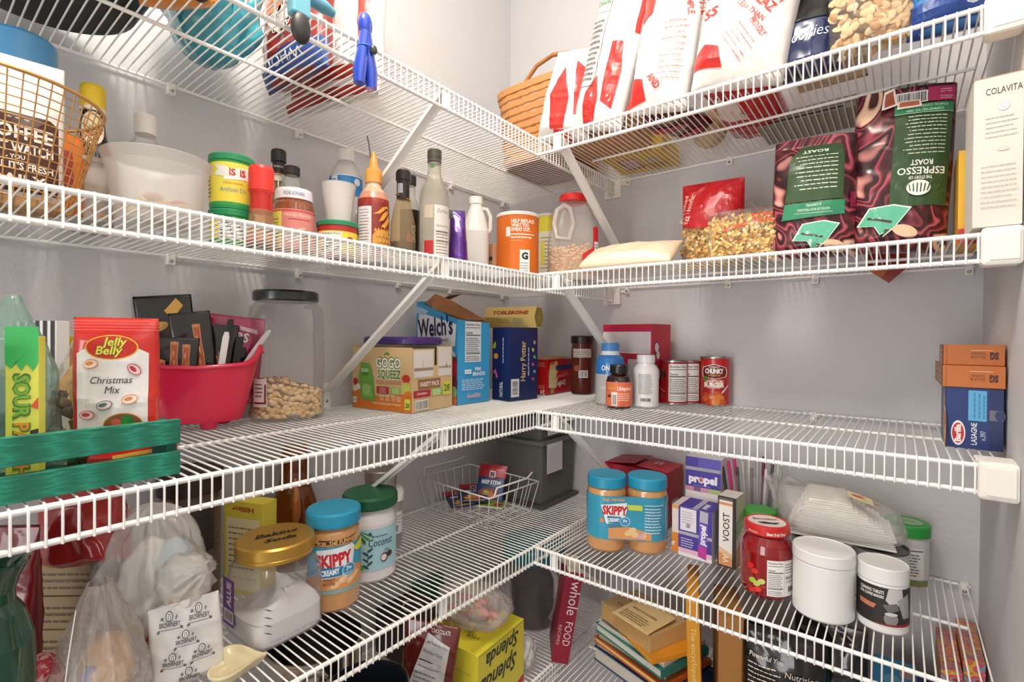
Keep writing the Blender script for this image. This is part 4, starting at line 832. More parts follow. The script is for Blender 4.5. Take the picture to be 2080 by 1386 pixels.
# black packets in the basin
BK = M('#17140f', .25, coat=.5)
def rel(x, y, z):
    a = radians(facing(L, -4)); x *= 1.13; y *= .72; z *= 1.3; return (L[0]+x*cos(a)-y*sin(a), L[1]+x*sin(a)+y*cos(a), L[2]+z)
def packet(label, x, y, z, w, h, ty, seed, sticks, m=BK, gold=False, T=.012, **k):
    t, b, d = pouch('snack_packet', label, 'packet', rel(x, y, z), facing(L, -4), w*1.28, h*1.5, T, m, seed, group='snack packets in the pink basin', crk=.0015, ty=ty, nu=24, nv=40, **k)
    w *= 1.28; h *= 1.5; sticks = [(u*1.28, v*1.5, l*1.5) for u, v, l in sticks]
    for u, v, l in sticks:
        for q, c in ((.0066, '#e2a27a'), (.0056, '#a5562f')):
            d.p([(u-q*.9, v+l), (u+q*.9, v+l), (u+q*.8, v+l*.7), (u+q, v+l*.45), (u+q*.8, v), (u-q*.8, v), (u-q*.9, v+l*.4), (u-q*.75, v+l*.75)], c)
        d.e(u, v+l*.97, .0042, .003, '#c9845a')
        for i in range(4): d.e(u+.001*(-1)**i, v+l*(.15+.2*i), .0014, l*.06, '#d68f66')
    if gold: d.p([(.0, h*.86), (.02, h*.97), (.03, h*.9), (.012, h*.78)], '#c99a4a'); d.e(-.01, h*.72, .015, .008, '#b58a48', 20); d.e(-.028, h*.6, .014, .007, '#c0975a', 30)
    d.done(); return t
packet('black packet with gold trim at the back of the basin, leaning left', -.030, .03, .03, .068, .135, -6, 70, [(.0, .03, .03)], gold=True)
packet('black packet showing two browned sticks, left in the basin', -.028, -.018, .028, .05, .085, 2, 71, [(-.004, .025, .055), (.010, .022, .055), (-.018, .02, .038)])
packet('black packet showing one long browned stick, middle of the basin', .008, -.008, .03, .05, .115, -7, 72, [(.006, .03, .07)])
packet('black packet with small browned stick, right of the long-stick packet', .030, .008, .03, .04, .10, 3, 73, [(.0, .045, .02), (-.008, .04, .02)])
PKB = M('#b21650', .2, coat=.6)
t, b, d = pouch('candy_bag', 'magenta candy bag with slanted white lettering standing behind the black packets', 'bag', rel(.038, .034, .03), facing(L, -4), .108, .168, .02, PKB, 74, crk=.002, ty=6, nu=30, nv=40); d.p([(-.05, .02), (.045, .02), (.025, .11), (-.05, .112)], '#241418'); d.t('YINKERS', -.012, .122, .017, '#efe6ea', w=.078, bold=.03, rot=-4); d.p([(.01, .15), (.04, .145), (.042, .137), (.012, .142)], '#e3b8c8'); d.p([(.0, .055), (.008, .06), (.006, .048)], '#d82a6a'); d.done()
def stick(name, label, m, pts, w, th):
    t = thing(name, label, 'utensil', rel(pts[0][0], pts[0][1], pts[0][2]*1.4/1.3), facing(L, -4), 'flat sticks in the pink basin' if name == 'flat_stick' else None); pts = [(p[0]*1.13, p[1]*.72, p[2]*1.4) for p in pts]; P0 = Vector(pts[0]); mb = MB(); vs = []; w *= 1.25
    for i, p in enumerate(pts):
        q = Vector(p)-P0; ww = w*(1 if 0 < i < len(pts)-1 else .6)
        vs += [(q.x-ww, q.y-th, q.z), (q.x+ww, q.y-th, q.z), (q.x+ww, q.y+th, q.z), (q.x-ww, q.y+th, q.z)]
    n = len(pts); fs = [(0, 3, 2, 1), (4*n-4, 4*n-3, 4*n-2, 4*n-1)]
    for i in range(n-1):
        for k in range(4): fs.append((i*4+k, i*4+(k+1) % 4, i*4+4+(k+1) % 4, i*4+4+k))
    mb.add(vs, fs, m).build('stick_body', t, bevel=.001)
stick('flat_stick', 'white flat stick standing in the pink basin', M('#e9e8e8', .35), [(.032, -.03, .05), (.034, -.028, .075), (.041, -.024, .118), (.042, -.024, .125)], .0045, .0012)
stick('flat_stick', 'taller dark flat stick in the basin, beside the white one', M('#2b2822', .35), [(.036, -.02, .045), (.043, -.017, .09), (.047, -.014, .138), (.0475, -.014, .142)], .0048, .0015)
stick('flat_stick', 'shorter dark flat stick in the basin, nearest the spout', M('#1d1a17', .35), [(.045, -.016, .045), (.055, -.014, .08), (.061, -.012, .116), (.062, -.012, .119)], .0052, .0015)
stick('plastic_knife', 'white plastic knife sticking out over the basin spout', M('#e3e2e0', .4), [(.060, -.008, .072), (.080, -.004, .096), (.100, .0, .121), (.106, .0, .128)], .0045, .001)
# pistachio jar
L = (.074, -.835, zz); t = lcyl('nut_jar', 'large clear plastic jar with black lid, part filled with pistachios', 'jar', L, off=10)
CJ = film('#efeef0', .07, .03)
Pj = [(0, .001), (.066, .001), (.071, .008), (.071, .155), (.069, .165), (.071, .175), (.070, .212), (.066, .228), (.058, .236), (.0565, .244)]
MB().lathe(Pj, CJ, 72, sq=3., cap0=False).build('jar_body', t)
MB().lathe([(.0575, .238), (.061, .239), (.0635, .241), (.0635, .256), (.061, .260), (0, .260)], M('#14181a', .2, coat=.5), 64).build('lid', t)
d = Dec(t, Scyl(.0712, 3.), step=.003); d.xf(-.058, .04, 0); d.r(-.012, -.01, .014, .045, '#d8ccc6'); d.r(.010, -.004, .013, .034, '#7c1f2b'); d.r(-.01, -.004, .013, .0, '#7c1f2b'); d.para(-.008, .01, .008, .04, 4, '#5a2a30'); d.done()
pm = M('#eccfa0', .5, bump=.3, var=.12); pm2 = M('#dfb983', .5, var=.12); pmg = M('#8d6a46', .6)
mb = MB(); rd = random.Random(11)
def nutmesh(m, rot):
    o = MB(); o.ell((0, 0, 0), (.0084, .0058, .0058), m, 12, 8); o.ell((.0013, 0, .0010), (.0076, .0047, .0053), pmg, 10, 6)
    return o
fac = facing(L, 10); nut0 = None; meshes = []
for q in (pm, pm2): meshes.append(nutmesh(q, None).build('pistachio', None)); 
used = [False, False]; cnt = 0; placed = []
while cnt < 210:
    a = rd.uniform(0, 2*PI); ca, sa = cos(a), sin(a)
    topz = .062+.014*cos(a+2.6)
    if cnt < 160:
        if sa > .45: continue
        q = 1/((abs(ca)**3+abs(sa)**3)**(1/3)); r = .0612*q; x, y, z = r*ca, r*sa, .0085+rd.random()*(topz-.0085)
    else:
        r = .056*sqrt(rd.random()); x, y, z = r*ca, r*sa, topz+.001+rd.uniform(0, .004)
    if any((x-p[0])**2+(y-p[1])**2+(z-p[2])**2 < .0076**2 for p in placed):
        if rd.random() > .02: continue
    placed.append((x, y, z)); k = cnt % 2; c = meshes[k] if not used[k] else meshes[k].copy()
    if used[k]: COL.objects.link(c)
    used[k] = True; f = radians(fac); c.location = (L[0]+x*cos(f)-y*sin(f), L[1]+x*sin(f)+y*cos(f), L[2]+z)
    c.rotation_euler = (rd.uniform(-.5, .5), rd.uniform(-.7, .7), f+a+PI/2+rd.uniform(-.5, .5)); tag(c, 'pale tan shelled pistachio heaped inside the clear black-lidded jar', 'nut', 'pistachios in the clear jar'); cnt += 1
# fruit pouch carton
t = thing('snack_carton', 'tan and orange opened fruit pouch carton in front of the purple-lidded tub', 'box', (.0542, -.6626, zz), 8)
w, dd, h = .186, .145, .147; KR = M('#dcc08e', .55)
m = MB(); th = .0018; m.box(0, 0, 0, w, th, h-.003, KR).box(w-th, th, 0, w, dd, h-.045, KR).box(0, dd-th, 0, w-th, dd, h, KR).box(0, th, 0, th, dd-th, h, KR).box(th, th, 0, w-th, dd-th, th, KR)
m.box(w-th, th, h-.045, w, dd*.53, h-.006, KR).box(w-th, dd*.60, h-.045, w, dd, h, KR); m.build('carton', t)
d = Dec(t, Sfront()); d.p([(0, 0), (w, 0), (w, .045), (.12, .03), (.05, .034), (0, .05)], '#df7f2d')
d.e(.11, .1, .03, .008, '#ecdfc6'); d.e(.02, .12, .02, .006, '#ecdfc6')
for c, k in (('#3f7a2f', 1.), ('#f4f3ec', 0)): d.t('GOGO', .115, .098, .022, c, w=.075, bold=.09 if k else .03)
d.t('SQUEEZ', .118, .074, .0195, '#ecf2d8', w=.072, bold=.07); d.t('SQUEEZ', .118, .074, .0185, '#3f7f2c', w=.07, bold=.02); d.e(.108, .129, .006, .0025, '#4f9a34', 30); d.e(.116, .129, .005, .0022, '#4f9a34', 140)
d.t('FRUIT & VEGGIEZ', .118, .06, .0085, '#b87a4e', w=.078, bold=.03); d.t('FRUIT & VEGGIEZ', .118, .06, .0085, '#e2a878', w=.077)
d.r(.08, .038, .118, .054, '#b82f37'); d.r(.121, .038, .155, .054, '#9cc25c'); 
for u, s in ((.099, ('APPLE', 'STRAWBERRY', 'BANANA')), (.138, ('APPLE', 'PEAR', 'CARROT'))): [d.t(q, u, .0485-i*.0042, .003, '#f6efe6', w=.02) for i, q in enumerate(s)]
for u in (.09, .108, .126, .142): d.para(u, .023, u+.014, .036, 4, '#f5dcc0', .5, int(u*999))
d.t('FRUIT & VEGGIE BLEND ON THE GO', .112, .013, .0045, '#f8e6d0', w=.085, bold=.02); d.r(.166, .006, .182, .03, '#d8dc52'); d.t('28', .174, .011, .010, '#2f5a2a', w=.012, bold=.02)
d.p([(.03, .022), (.075, .018), (.07, .075), (.058, .105), (.03, .108), (.022, .07)], '#6fae4a'); d.p([(.034, .03), (.068, .028), (.064, .055), (.034, .058)], '#8ec262'); d.e(.048, .045, .013, .013, '#a2cf7a'); d.t('GOGO', .042, .086, .0075, '#f4f6ec', w=.024, bold=.03); d.t('SQUEEZ', .044, .078, .005, '#3f7a2f', w=.022, bold=.02)
d.e(.012, .062, .008, .009, '#b23a2e'); d.e(.02, .05, .008, .007, '#eee3d2'); d.e(.01, .045, .009, .006, '#e3d8c4'); d.e(.17, .075, .012, .009, '#c43a26'); d.e(.172, .055, .011, .012, '#c8cc62'); d.e(.175, .042, .009, .006, '#e0882e'); d.r(.004, .012, .016, .026, '#e8ecee'); d.t('28', .01, .016, .006, '#2d4f78', w=.008); d.done()
d = Dec(t, Sright(w), 'side_label'); d.r(.004, h-.07, .072, h-.009, '#e6e2de'); d.r(.09, h-.07, .14, h-.003, '#e6e2de')
for i in range(7): d.e(.012+i*.009, h-.052, .006, .004, '#a8937a')
for i in range(5): d.e(.096+i*.0095, h-.05, .004, .003, '#a8937a')
d.r(.035, h-.05, .0362, h-.03, '#a8937a'); d.p([(.118, h-.05), (.124, h-.05), (.120, h-.036)], '#a8937a')
d.r(.02, .05, .098, .072, '#9c6a4c'); d.t('VARIETY PACK', .059, .056, .010, '#f2e8da', w=.07, bold=.03); d.r(.004, .032, .062, .048, '#b82f37'); d.r(.066, .032, .104, .05, '#9cc25c'); d.t('STRAWBERRY', .033, .038, .0045, '#f6e6e2', w=.035, bold=.02); d.para(.07, .034, .10, .047, 3, '#f3f6e6', .5)
d.r(.108, .03, .136, .062, '#d8dc52'); d.t('28', .122, .039, .016, '#3c6b2c', w=.022, bold=.02); d.bar(.012, .006, .052, .024); d.r(w*0, .073, .145, .0735, '#b59a6a'); d.done()
# tub with purple lid inside/behind
t = thing('food_tub', 'clear tub with a purple lid standing inside the tan fruit carton', 'tub', (.145, -.585, zz+.002), 8)
MB().lathe([(0, .001), (.062, .001), (.066, .12), (.068, .142)], film('#dccfd0', .35, .15), 48, sq=4.5, sy=.86, sx=1.08, cap0=False).build('tub_body', t)
MB().lathe([(.070, .148), (.078, .150), (.078, .160), (.074, .166), (.068, .166), (.066, .163), (0, .163)], film('#4a2d7c', .82, .2), 48, sq=4.5, sy=.86, sx=1.08).build('lid', t)
# fruit snack carton
t = thing('snack_carton', 'blue and white fruit snack carton torn open at the top', 'box', (.060, -.470, zz), -2)
w, dd = .159, .115; h0, h1 = .262, .212; BL = M('#3d9bd0', .4); KB = M('#a9743f', .7)
m = MB(); m.add([(0, 0, 0), (w, 0, 0), (w, 0, h1), (0, 0, h0)], [(0, 1, 2, 3)], BL); m.add([(w, 0, 0), (w, dd, 0), (w, dd, h1-.006), (w, 0, h1)], [(0, 1, 2, 3)], M('#3ba3dc', .4)); m.add([(0, dd, 0), (w, dd, 0), (w, dd, h1-.006), (0, dd, h0+.012)], [(3, 2, 1, 0)], KB); m.add([(0, 0, 0), (0, dd, 0), (0, dd, h0+.012), (0, 0, h0)], [(3, 2, 1, 0)], BL); m.add([(0, 0, .001), (w, 0, .001), (w, dd, .001), (0, dd, .001)], [(0, 1, 2, 3)], KB)
m.build('carton', t, solid=.0012)
m = MB(); m.add([(0, dd*.6, h0+.005), (.055, dd*.6, h0+.02), (.055, dd*.98, h0+.026), (0, dd*.98, h0+.012)], [(0, 1, 2, 3)], KB); m.add([(.0, .03, h0), (.04, .03, h0+.022), (.09, .05, h0+.0), (.158, .1, h1+.002), (.158, .03, h1), (.06, .0, h0-.02)], [(0, 1, 2, 3, 4, 5)], M('#8a5a34', .75)); m.build('torn_flap', t, solid=.001)
d = Dec(t, Sfront(), base=.0012); d.p([(.008, .155), (.15, .145), (.155, .2), (.05, .225), (.012, .235), (.004, .19)], '#e9edef'); d.p([(.0, .232), (.03, .225), (.05, .235), (.03, .243), (.0, .25)], '#a7cfe6')
d.t("Welch's", .076, .172, .046, '#23264e', w=.135, bold=.03, rot=4); d.t('FARMER OWNED', .10, .156, .006, '#5a6a7c', w=.055, rot=6); d.p([(.06, .142), (.11, .15), (.15, .13), (.154, .118), (.145, .12), (.11, .14)], '#cfe3ee'); d.r(.085, .118, .128, .138, '#2577b5'); d.t('FRUIT', .1, .122, .011, '#e6f1f8', w=.04, bold=.04)
d.p([(.10, .0), (w, .0), (w, .12), (.13, .115)], '#7a2f2c'); d.e(.145, .09, .014, .02, '#b8283a'); d.e(.15, .055, .012, .014, '#6a2a3c'); d.e(.148, .03, .012, .016, '#9cc07a'); d.e(.15, .01, .010, .012, '#d9824a'); d.e(.135, .115, .01, .006, '#5f9a3c'); d.done()
d = Dec(t, Sright(w), 'side_label', base=.0012); d.nf(.024, .105, .082, .208, '#e6ecf0', '#4a555f'); d.t('PIM', .07, .082, .009, '#e8f3fa', w=.02, bold=.04); d.t('BRANDS!', .074, .070, .009, '#e8f3fa', w=.045, bold=.04); [d.e(.026+.008*(i % 3), .084-.006*(i//3), .0045, .003, '#e8f3fa') for i in range(6)]; d.para(.012, .035, .1, .064, 6, '#dbeefa', .4); d.t('Good2Go', .055, .015, .010, '#e8eef4', w=.05, bold=.06, sh=.2); d.t('Good2Go', .055, .015, .010, '#b5344a', w=.048, sh=.2); d.done()
# navy box and triangular chocolate on it
t = carton('candy_carton', 'navy blue candy box with gold lettering running up its side', 'box', (.2071, -.329, zz), -8, .067, .108, .195, '#14275c', r=.35)
d = Dec(t, Sfront()); d.p([(.004, .15), (.012, .158), (.016, .148), (.012, .138), (.002, .14)], '#a8bb42'); d.e(.015, .118, .009, .0075, '#d0913a'); d.p([(.002, .075), (.014, .083), (.024, .062), (.016, .058), (.014, .068)], '#c0589a'); d.xf(.045, .13, 90); d.para(-.03, 0, .05, .004, 1, '#c9cedd', .8); d.xf(.042, .03, 90); d.t('NATURAL', 0, 0, .012, '#d6d9e2', w=.04, bold=.03); d.done()
d = Dec(t, Sright(.067), 'side_label'); d.xf(.052, .105, 90); d.t('Harry Potter', 0, -.008, .019, '#dcc27a', w=.108, bold=.01); d.para(-.04, -.022, .05, -.017, 1, '#b9bfd8', .8); d.xf()
for i, c in enumerate(('#c98a5c', '#c9bb4a', '#7fae4a', '#b04a7a', '#5aa0a4', '#b8484c')): d.e(.092+.003*(-1)**i, .155-i*.02, .0045, .0055, c, 20*i)
d.r(.006, .01, .036, .058, '#dfe0e4'); d.xf(.021, .034, 90); d.bar(-.018, -.01, .018, .010, bg=None); d.done()
t = thing('chocolate_bar_box', 'bundle of yellow triangular chocolate bars forming a hexagon, lying on the navy box', 'box', (.166, -.268, zz+.1955), 12)
hx = [(.034*cos(PI/3*i+PI/6), .029+.034*sin(PI/3*i+PI/6)) for i in range(6)]
hx = [(.0335*cos(PI/3*i), .029+.0335*sin(PI/3*i)) for i in range(6)]
YT = M('#efd684', .35); m = MB(); m.prism(hx, -.02, .135, YT, 'x'); m.build('bundle', t, bevel=.0008)
d = Dec(t, lambda u, v, o: (.1352+o, u, v), 'end_label')
for i in range(6):
    a, b_ = hx[i], hx[(i+1) % 6]; c = (0, .029); g = [(c[0]+(p[0]-c[0])*.9, c[1]+(p[1]-c[1])*.9) for p in (a, b_)]; cc = ((a[0]+b_[0])/2*.09, .029+((a[1]+b_[1])/2-.029)*.09); d.p([cc, g[0], g[1]], '#a8923c')
d.done()
n1 = Vector((0, cos(PI+PI/6), sin(PI/6)))
d = Dec(t, lambda u, v, o: (u, -.0335+v*.5-o*.86, .029+v*.866+o*.5)); d.t('TOBLERONE', .06, .009, .011, '#c0301f', w=.11, bold=.04); d.done()
d = Dec(t, lambda u, v, o: (u, -.0335+v*.5-o*.86, .029-v*.866-o*.5)); d.para(.02, .006, .06, .02, 3, '#b08a3a'); d.r(.07, .004, .1, .022, '#d9c48a'); d.done()
# red popcorn box (upside down)
t = carton('popcorn_box', 'red microwave popcorn box standing upside down beside the navy box', 'box', (.2050, -.157, zz), 3, .0625, .145, .103, '#c4151c', r=.35)
d = Dec(t, Sfront()); d.xf(.03, .05, 180); d.t('24', -.018, .036, .013, '#f3e4e2', w=.016, bold=.03); d.para(-.025, .022, .0, .034, 3, '#eab2b0'); d.para(-.025, -.045, .0, -.03, 3, '#eab2b0'); d.done()
d = Dec(t, Sright(.0625), 'side_label'); d.p([(.01, .02), (.05, .015), (.07, .06), (.06, .098), (.02, .095), (.008, .06)], '#dcc382'); [d.e(.02+.008*(i % 5), .025+.014*(i//5), .006, .007, '#eadcae') for i in range(20)]; d.r(.05, .07, .145, .085, '#3a3a78'); d.p([(.05, .05), (.145, .04), (.145, .07), (.06, .068)], '#cf2a2a')
[d.r(.012+i*.008, .088, .016+i*.008, .1, '#c4151c') for i in range(4)]; d.xf(.085, .035, 188); d.t('Orville', -.0, -.002, .017, '#f6eeea', w=.05, bold=.03, sh=.2); d.t('Redenbacher', .0, -.022, .012, '#e8a0a0', w=.075, sh=.2); d.xf(); d.r(.018, .003, .038, .016, '#c9a06c'); d.done()
m = MB(); m.add([(0, 0, .1035), (.0625, .0, .1035), (.058, .05, .112), (.004, .05, .110)], [(0, 1, 2, 3)], M('#b58a5a', .7)); m.add([(.002, .06, .1035), (.06, .06, .1035), (.058, .13, .110), (.004, .13, .110)], [(0, 1, 2, 3)], M('#a87c50', .7)); m.build('open_flap', t, solid=.0008)
# brown jar
L = (.322, -.045, zz); t = lcyl('spice_jar', 'brown spice jar with a wide black lid in the corner of the third shelf', 'jar', L)
MB().lathe([(0, .001), (.031, .001), (.033, .006), (.033, .125), (.031, .15), (.031, .158)], film('#7a3d2c', .55, .05, '#e8c8b8'), cap0=False).build('jar_body', t)
MB().lathe([(0, .003), (.031, .003), (.0315, .12), (0, .125)], M('#6d3325', .7, var=.2, bs=200)).build('jar_contents', t)
MB().lathe([(.0325, .152), (.034, .153), (.034, .172), (.032, .175), (0, .175)], M('#2b1d19', .35), rip=.008).build('lid', t)
d = Dec(t, Scyl(.0332), step=.004); d.r(-.03, .11, .03, .136, '#dcd3cb'); d.para(-.028, .112, .028, .134, 4, '#6a5c54'); d.bar(-.008, .052, .016, .07); d.e(-.015, .078, .012, .009, '#a0563e'); d.done()
# ---- back wall, third shelf ----
t = carton('cracker_box', 'large red and pink box with a blank white panel behind the vitamin bottles', 'box', (.4235, -.105, zz), -11, .158, .088, .206, '#c4243c', r=.4)
d = Dec(t, Sfront()); d.r(.001, .128, .155, .188, '#e7dcdc'); d.r(.005, .131, .151, .185, '#d6cfd0'); d.r(.001, .186, .157, .197, '#b81f4c'); d.r(.015, .0, .07, .115, '#ded4d6'); d.r(.085, .0, .145, .113, '#dcd3d5'); d.done()
d = Dec(t, Sright(.158), 'side_label')
for c, k in (('#4a3340', 1.), ('#e3cdd4', .78)): d.e(.022, .145, .012*k, .016*k, c); d.e(.028, .125, .010*k, .014*k, c); d.e(.02, .085, .010*k, .02*k, c); d.e(.03, .075, .009*k, .018*k, c)
d.done()
L = (.497, -.205, zz); t = lcyl('vitamin_bottle', 'large blue and grey vitamin bottle with a blue cap', 'bottle', L)
MB().lathe([(0, .001, M('#b9b7b4', .35)), (.034, .001, M('#b9b7b4', .35)), (.036, .005, M('#b9b7b4', .35)), (.036, .078, M('#2f7bc6', .25, coat=.4)), (.036, .106), (.034, .118), (.026, .126, M('#e8ecef', .35)), (.022, .13), (.022, .136, M('#4a8fd0', .4)), (.0225, .137), (.0225, .153), (.021, .156), (0, .156)], M('#b9b7b4', .35)).build('bottle_body', t)
d = Dec(t, Scyl(.0362), step=.004); d.t('ONE', -.008, .088, .012, '#e9eff5', w=.028, bold=.03); d.t('OMEGA', -.01, .04, .008, '#e9eff5', w=.03); d.done()
L = (.5437, -.2487, zz); t = lcyl('supplement_bottle', 'small brown glass bottle with orange label and black cap', 'bottle', L)
MB().lathe([(0, .001), (.029, .001), (.031, .004), (.031, .066), (.028, .076), (.019, .082), (.018, .086)], M('#2c130c', .1, coat=.8)).build('bottle_body', t)
MB().lathe([(.0205, .084), (.022, .085), (.022, .101), (.0205, .104), (0, .105)], M('#181614', .3), rip=.008).build('cap', t)
d = Dec(t, Scyl(.0312), step=.004); d.r(-.048, .006, .048, .064, '#d86f4c'); d.t('Ubiquinol', .014, .045, .0085, '#f6e7dd', w=.036, bold=.03); d.para(-.002, .02, .03, .04, 4, '#f0cdb8', .4); d.r(-.018, .008, -.004, .04, '#efe6dc'); d.bar(-.016, .01, -.006, .034, bg=None); d.e(.008, .013, .005, .005, '#a3402c'); d.e(.008, .013, .0038, .0038, '#d86f4c'); d.r(-.03, .027, -.02, .033, '#5a2a22'); d.para(-.03, .045, -.01, .06, 3, '#c9902c', .4); d.r(-.03, .048, -.008, .0505, '#d9a23a'); d.done()
L = (.5865, -.1902, zz); t = lcyl('supplement_bottle', 'plain white plastic bottle with grey text label and white cap', 'bottle', L)
MB().lathe([(0, .001), (.029, .001), (.031, .004), (.031, .085), (.030, .094), (.022, .104), (.020, .108), (.022, .109), (.022, .125), (.0205, .128), (0, .128)], M('#e9e8e8', .3, coat=.3)).build('bottle_body', t)
d = Dec(t, Scyl(.0313), step=.004); d.para(-.018, .034, .018, .084, 14, '#8f8f92', .4); d.bar(-.012, .016, .012, .024, '#444444', bg=None); d.done()
def can(label, loc, r, h, col, off, fn, grp=None):
    t = lcyl('food_can', label, 'can', loc, grp, off); tin = M('#b5b2b2', .25, .9)
    MB().lathe([(0, .003), (r-.003, .003), (r-.002, 0), (r, .001), (r, .004, M(col, .3, coat=.3)), (r-.0006, .005), (r-.0006, h-.005), (r-.0006, h-.004, tin), (r+.0005, h-.003), (r+.0005, h), (r-.002, h), (r-.003, h-.003), (r-.012, h-.003), (r-.013, h-.002), (0, h-.003)], tin, 56).build('can_body', t)
    d = Dec(t, Scyl(r-.0005), step=.004, rough=.35); fn(d); d.done(); return t
def chunky(d):
    for c, k in (('#f1ece4', 1.), ('#6e1716', .93)): d.p([(-.03*k, .085+.012*k), (0, .085+.021*k), (.03*k, .085+.012*k), (.033*k, .085), (.03*k, .085-.012*k), (0, .085-.018*k), (-.03*k, .085-.012*k), (-.033*k, .085)], c)
    d.t("Campbell's", 0, .096, .005, '#f5f1ea', w=.026, sh=.35); d.t('CHUNKY', 0, .082, .0115, '#f7f4ee', w=.045, bold=.05); d.t('SOUP THAT EATS LIKE A MEAL', 0, .0755, .0032, '#d9b23a', w=.03, bold=.03)
    d.t('TEXAS-STYLE BBQ', .0, .060, .0055, '#f1e8dc', w=.045, bold=.04); d.t('BURGER', 0, .048, .0105, '#f3ece0', w=.05, bold=.07); d.para(-.018, .0445, .02, .047, 1, '#e8d8c8', .6); d.e(-.022, .068, .007, .006, '#4f7a2c')
    for u, v, r_, c in ((-.018, .018, .012, '#d2692a'), (-.004, .022, .013, '#c4541f'), (.012, .02, .013, '#df8034'), (.02, .01, .010, '#c95f22'), (-.008, .008, .012, '#b8451c'), (.004, .01, .010, '#e28b3c'), (-.02, .03, .006, '#c9492a'), (.008, .033, .007, '#cf5a26'), (-.005, .022, .006, '#e2964e')): d.e(u, v, r_, r_*.75, c)
    d.p([(.016, .03), (.022, .034), (.038, .052), (.036, .054), (.019, .038)], '#d8d4d0')
def nfcan(off0):
    def f(d): d.nf(-.014+off0, .008, .036+off0, .104); d.e(-.036+off0, .02, .009, .008, '#c4555a'); d.p([(-.05, .04), (-.024+off0, .03), (-.024+off0, .033), (-.05, .046)], '#c9b6a8'); d.r(-.045, .07, -.022+off0, .085, '#4a1a18')
    return f
can('red soup can with a burger stew picture, right of the other cans', (.7073, -.035, zz), .0365, .1225, '#b5181e', -4, chunky)
can('red food can turned to show its nutrition panel, beside the white bottle', (.6178, -.0804, zz), .0345, .1115, '#b5181e', 0, nfcan(0), 'food cans showing nutrition panels')
can('red food can half hidden behind the nutrition panel can', (.640, -.042, zz), .0335, .1105, '#b5181e', -14, nfcan(.004), 'food cans showing nutrition panels')
# right stack
t = thing('pasta_carton', 'dark blue lasagne box standing on end at the right wall', 'box', (1.138, -.305, zz), 0)
w, dd, h = .066, .105, .095
MB().box(0, 0, 0, w, dd, h, M('#16275c', .35)).build('carton', t, bevel=.0007)
d = Dec(t, Sfront()); d.r(0, 0, .05, h, '#17316e'); d.r(.026, .044, .047, h-.004, '#56a4cf'); d.xf(.037, .07, 90); d.para(-.022, -.008, .02, .008, 3, '#3d7fae', .4); d.xf(); d.r(.05, .046, w, .062, '#6a6672'); d.e(.062, .054, .006, .008, '#2a3560')
for c, k in (('#e8e4e2', 1.), ('#b5222a', .82)): d.e(.0145, .0235, .0085*k, .0195*k, c)
d.xf(.0175, .0235, 90); d.t('Barilla', 0, 0, .007, '#f6efec', w=.027, bold=.04); d.xf(.036, .024, 90); d.t('LASAGNE', 0, 0, .0065, '#eef0f4', w=.034, bold=.01); d.xf(.046, .022, 90); d.t('n.397', 0, 0, .006, '#dfe3ec', w=.014); d.done()
d = Dec(t, Sleft(0, dd), 'side_label'); d.r(0, 0, dd, h, '#5a6a82'); d.e(dd-.035, .068, .012, .014, '#c9898c'); d.e(dd-.012, .03, .03, .034, '#d8b59a'); d.e(dd-.008, .03, .022, .026, '#c4582e'); d.e(dd-.006, .022, .012, .012, '#e0b070'); d.done()
for i, (x, y, z, w_, d_, h_, lab) in enumerate(((1.133, -.308, .0955, .072, .2, .034, 'lower of two flat orange brown cartons on the blue box'), (1.134, -.30, .130, .071, .085, .032, 'upper of two flat orange brown cartons, topmost of the right stack'))):
    t = carton('flat_carton', lab, 'box', (x, y, zz+z), 0, w_, d_, h_, '#b8682c', group='flat orange brown cartons', r=.5)
    d = Dec(t, Sfront()); d.r(.004, .002, .0045, h_-.002, '#8a4a1c'); d.xf(.045, .016, 180); d.t('SG', -.014, -.004, .010, '#4a1f14', w=.010, bold=.06); d.t('Good &', .004, .001, .0045, '#6a3a1c', w=.017); d.t('Gather', .004, -.0045, .0045, '#6a3a1c', w=.017); d.xf(); d.r(.032, h_-.009, .058, h_-.0082, '#e6cdb0'); d.done()
    d = Dec(t, Sleft(0, d_), 'side_label'); d.r(0, 0, d_, h_, '#946a50'); [d.para(d_*.35, .006+k*.008, d_*.95, .009+k*.008, 1, '#d8c0a8', .4, k) for k in range(3)]; d.r(.012, .006, .03, h_-.006, '#b08a4a') if i == 0 else None; d.done()

# ================= fourth shelves =================
zz = Z4+.0015
L = (.262, -1.278, zz); t = lcyl('ceramic_jar', 'dark green glazed jar with a flared lip at the bottom left frame edge', 'jar', L)
MB().lathe([(0, .001), (.030, .001), (.036, .01), (.040, .08), (.038, .13), (.030, .165), (.022, .178), (.0215, .19), (.026, .205), (.034, .222), (.034, .226), (.029, .224), (.022, .21), (.018, .19), (.018, .17)], M('#0c4a30', .08, coat=1., var=.25, bs=20), 56, cap1=False).build('jar_body', t)
# stack of tan packages with red foil bag on top
for i in range(3):
    t = carton('paper_packet', ('lowest', 'middle', 'topmost')[i]+' of three tan paper packets at the back left of the fourth shelf', 'packet', (.055+i*.004, -1.235+i*.006, zz+i*.049), 40, .12, .075, .048, '#9a8562', group='tan paper packets', r=.6)
    d = Dec(t, Sfront()); d.para(.01, .01, .11, .04, 3, '#5a4a34', .3, i); d.r(0, .022, .12, .024, '#6b5a42'); d.done()
t, b, d = pouch('foil_bag', 'crumpled red foil bag on top of the tan paper packets', 'bag', (.135, -1.165, zz+.1475), 40, .12, .125, .06, M('#a82a26', .25, coat=.5), 80, crk=.008, ty=-6); d.done()
t, b, d = pouch('foil_bag', 'dark red foil bag standing in front of the tan paper packets', 'bag', (.165, -1.245, zz), 42, .06, .235, .03, M('#7a1418', .25, coat=.5), 81, crk=.005); d.done()
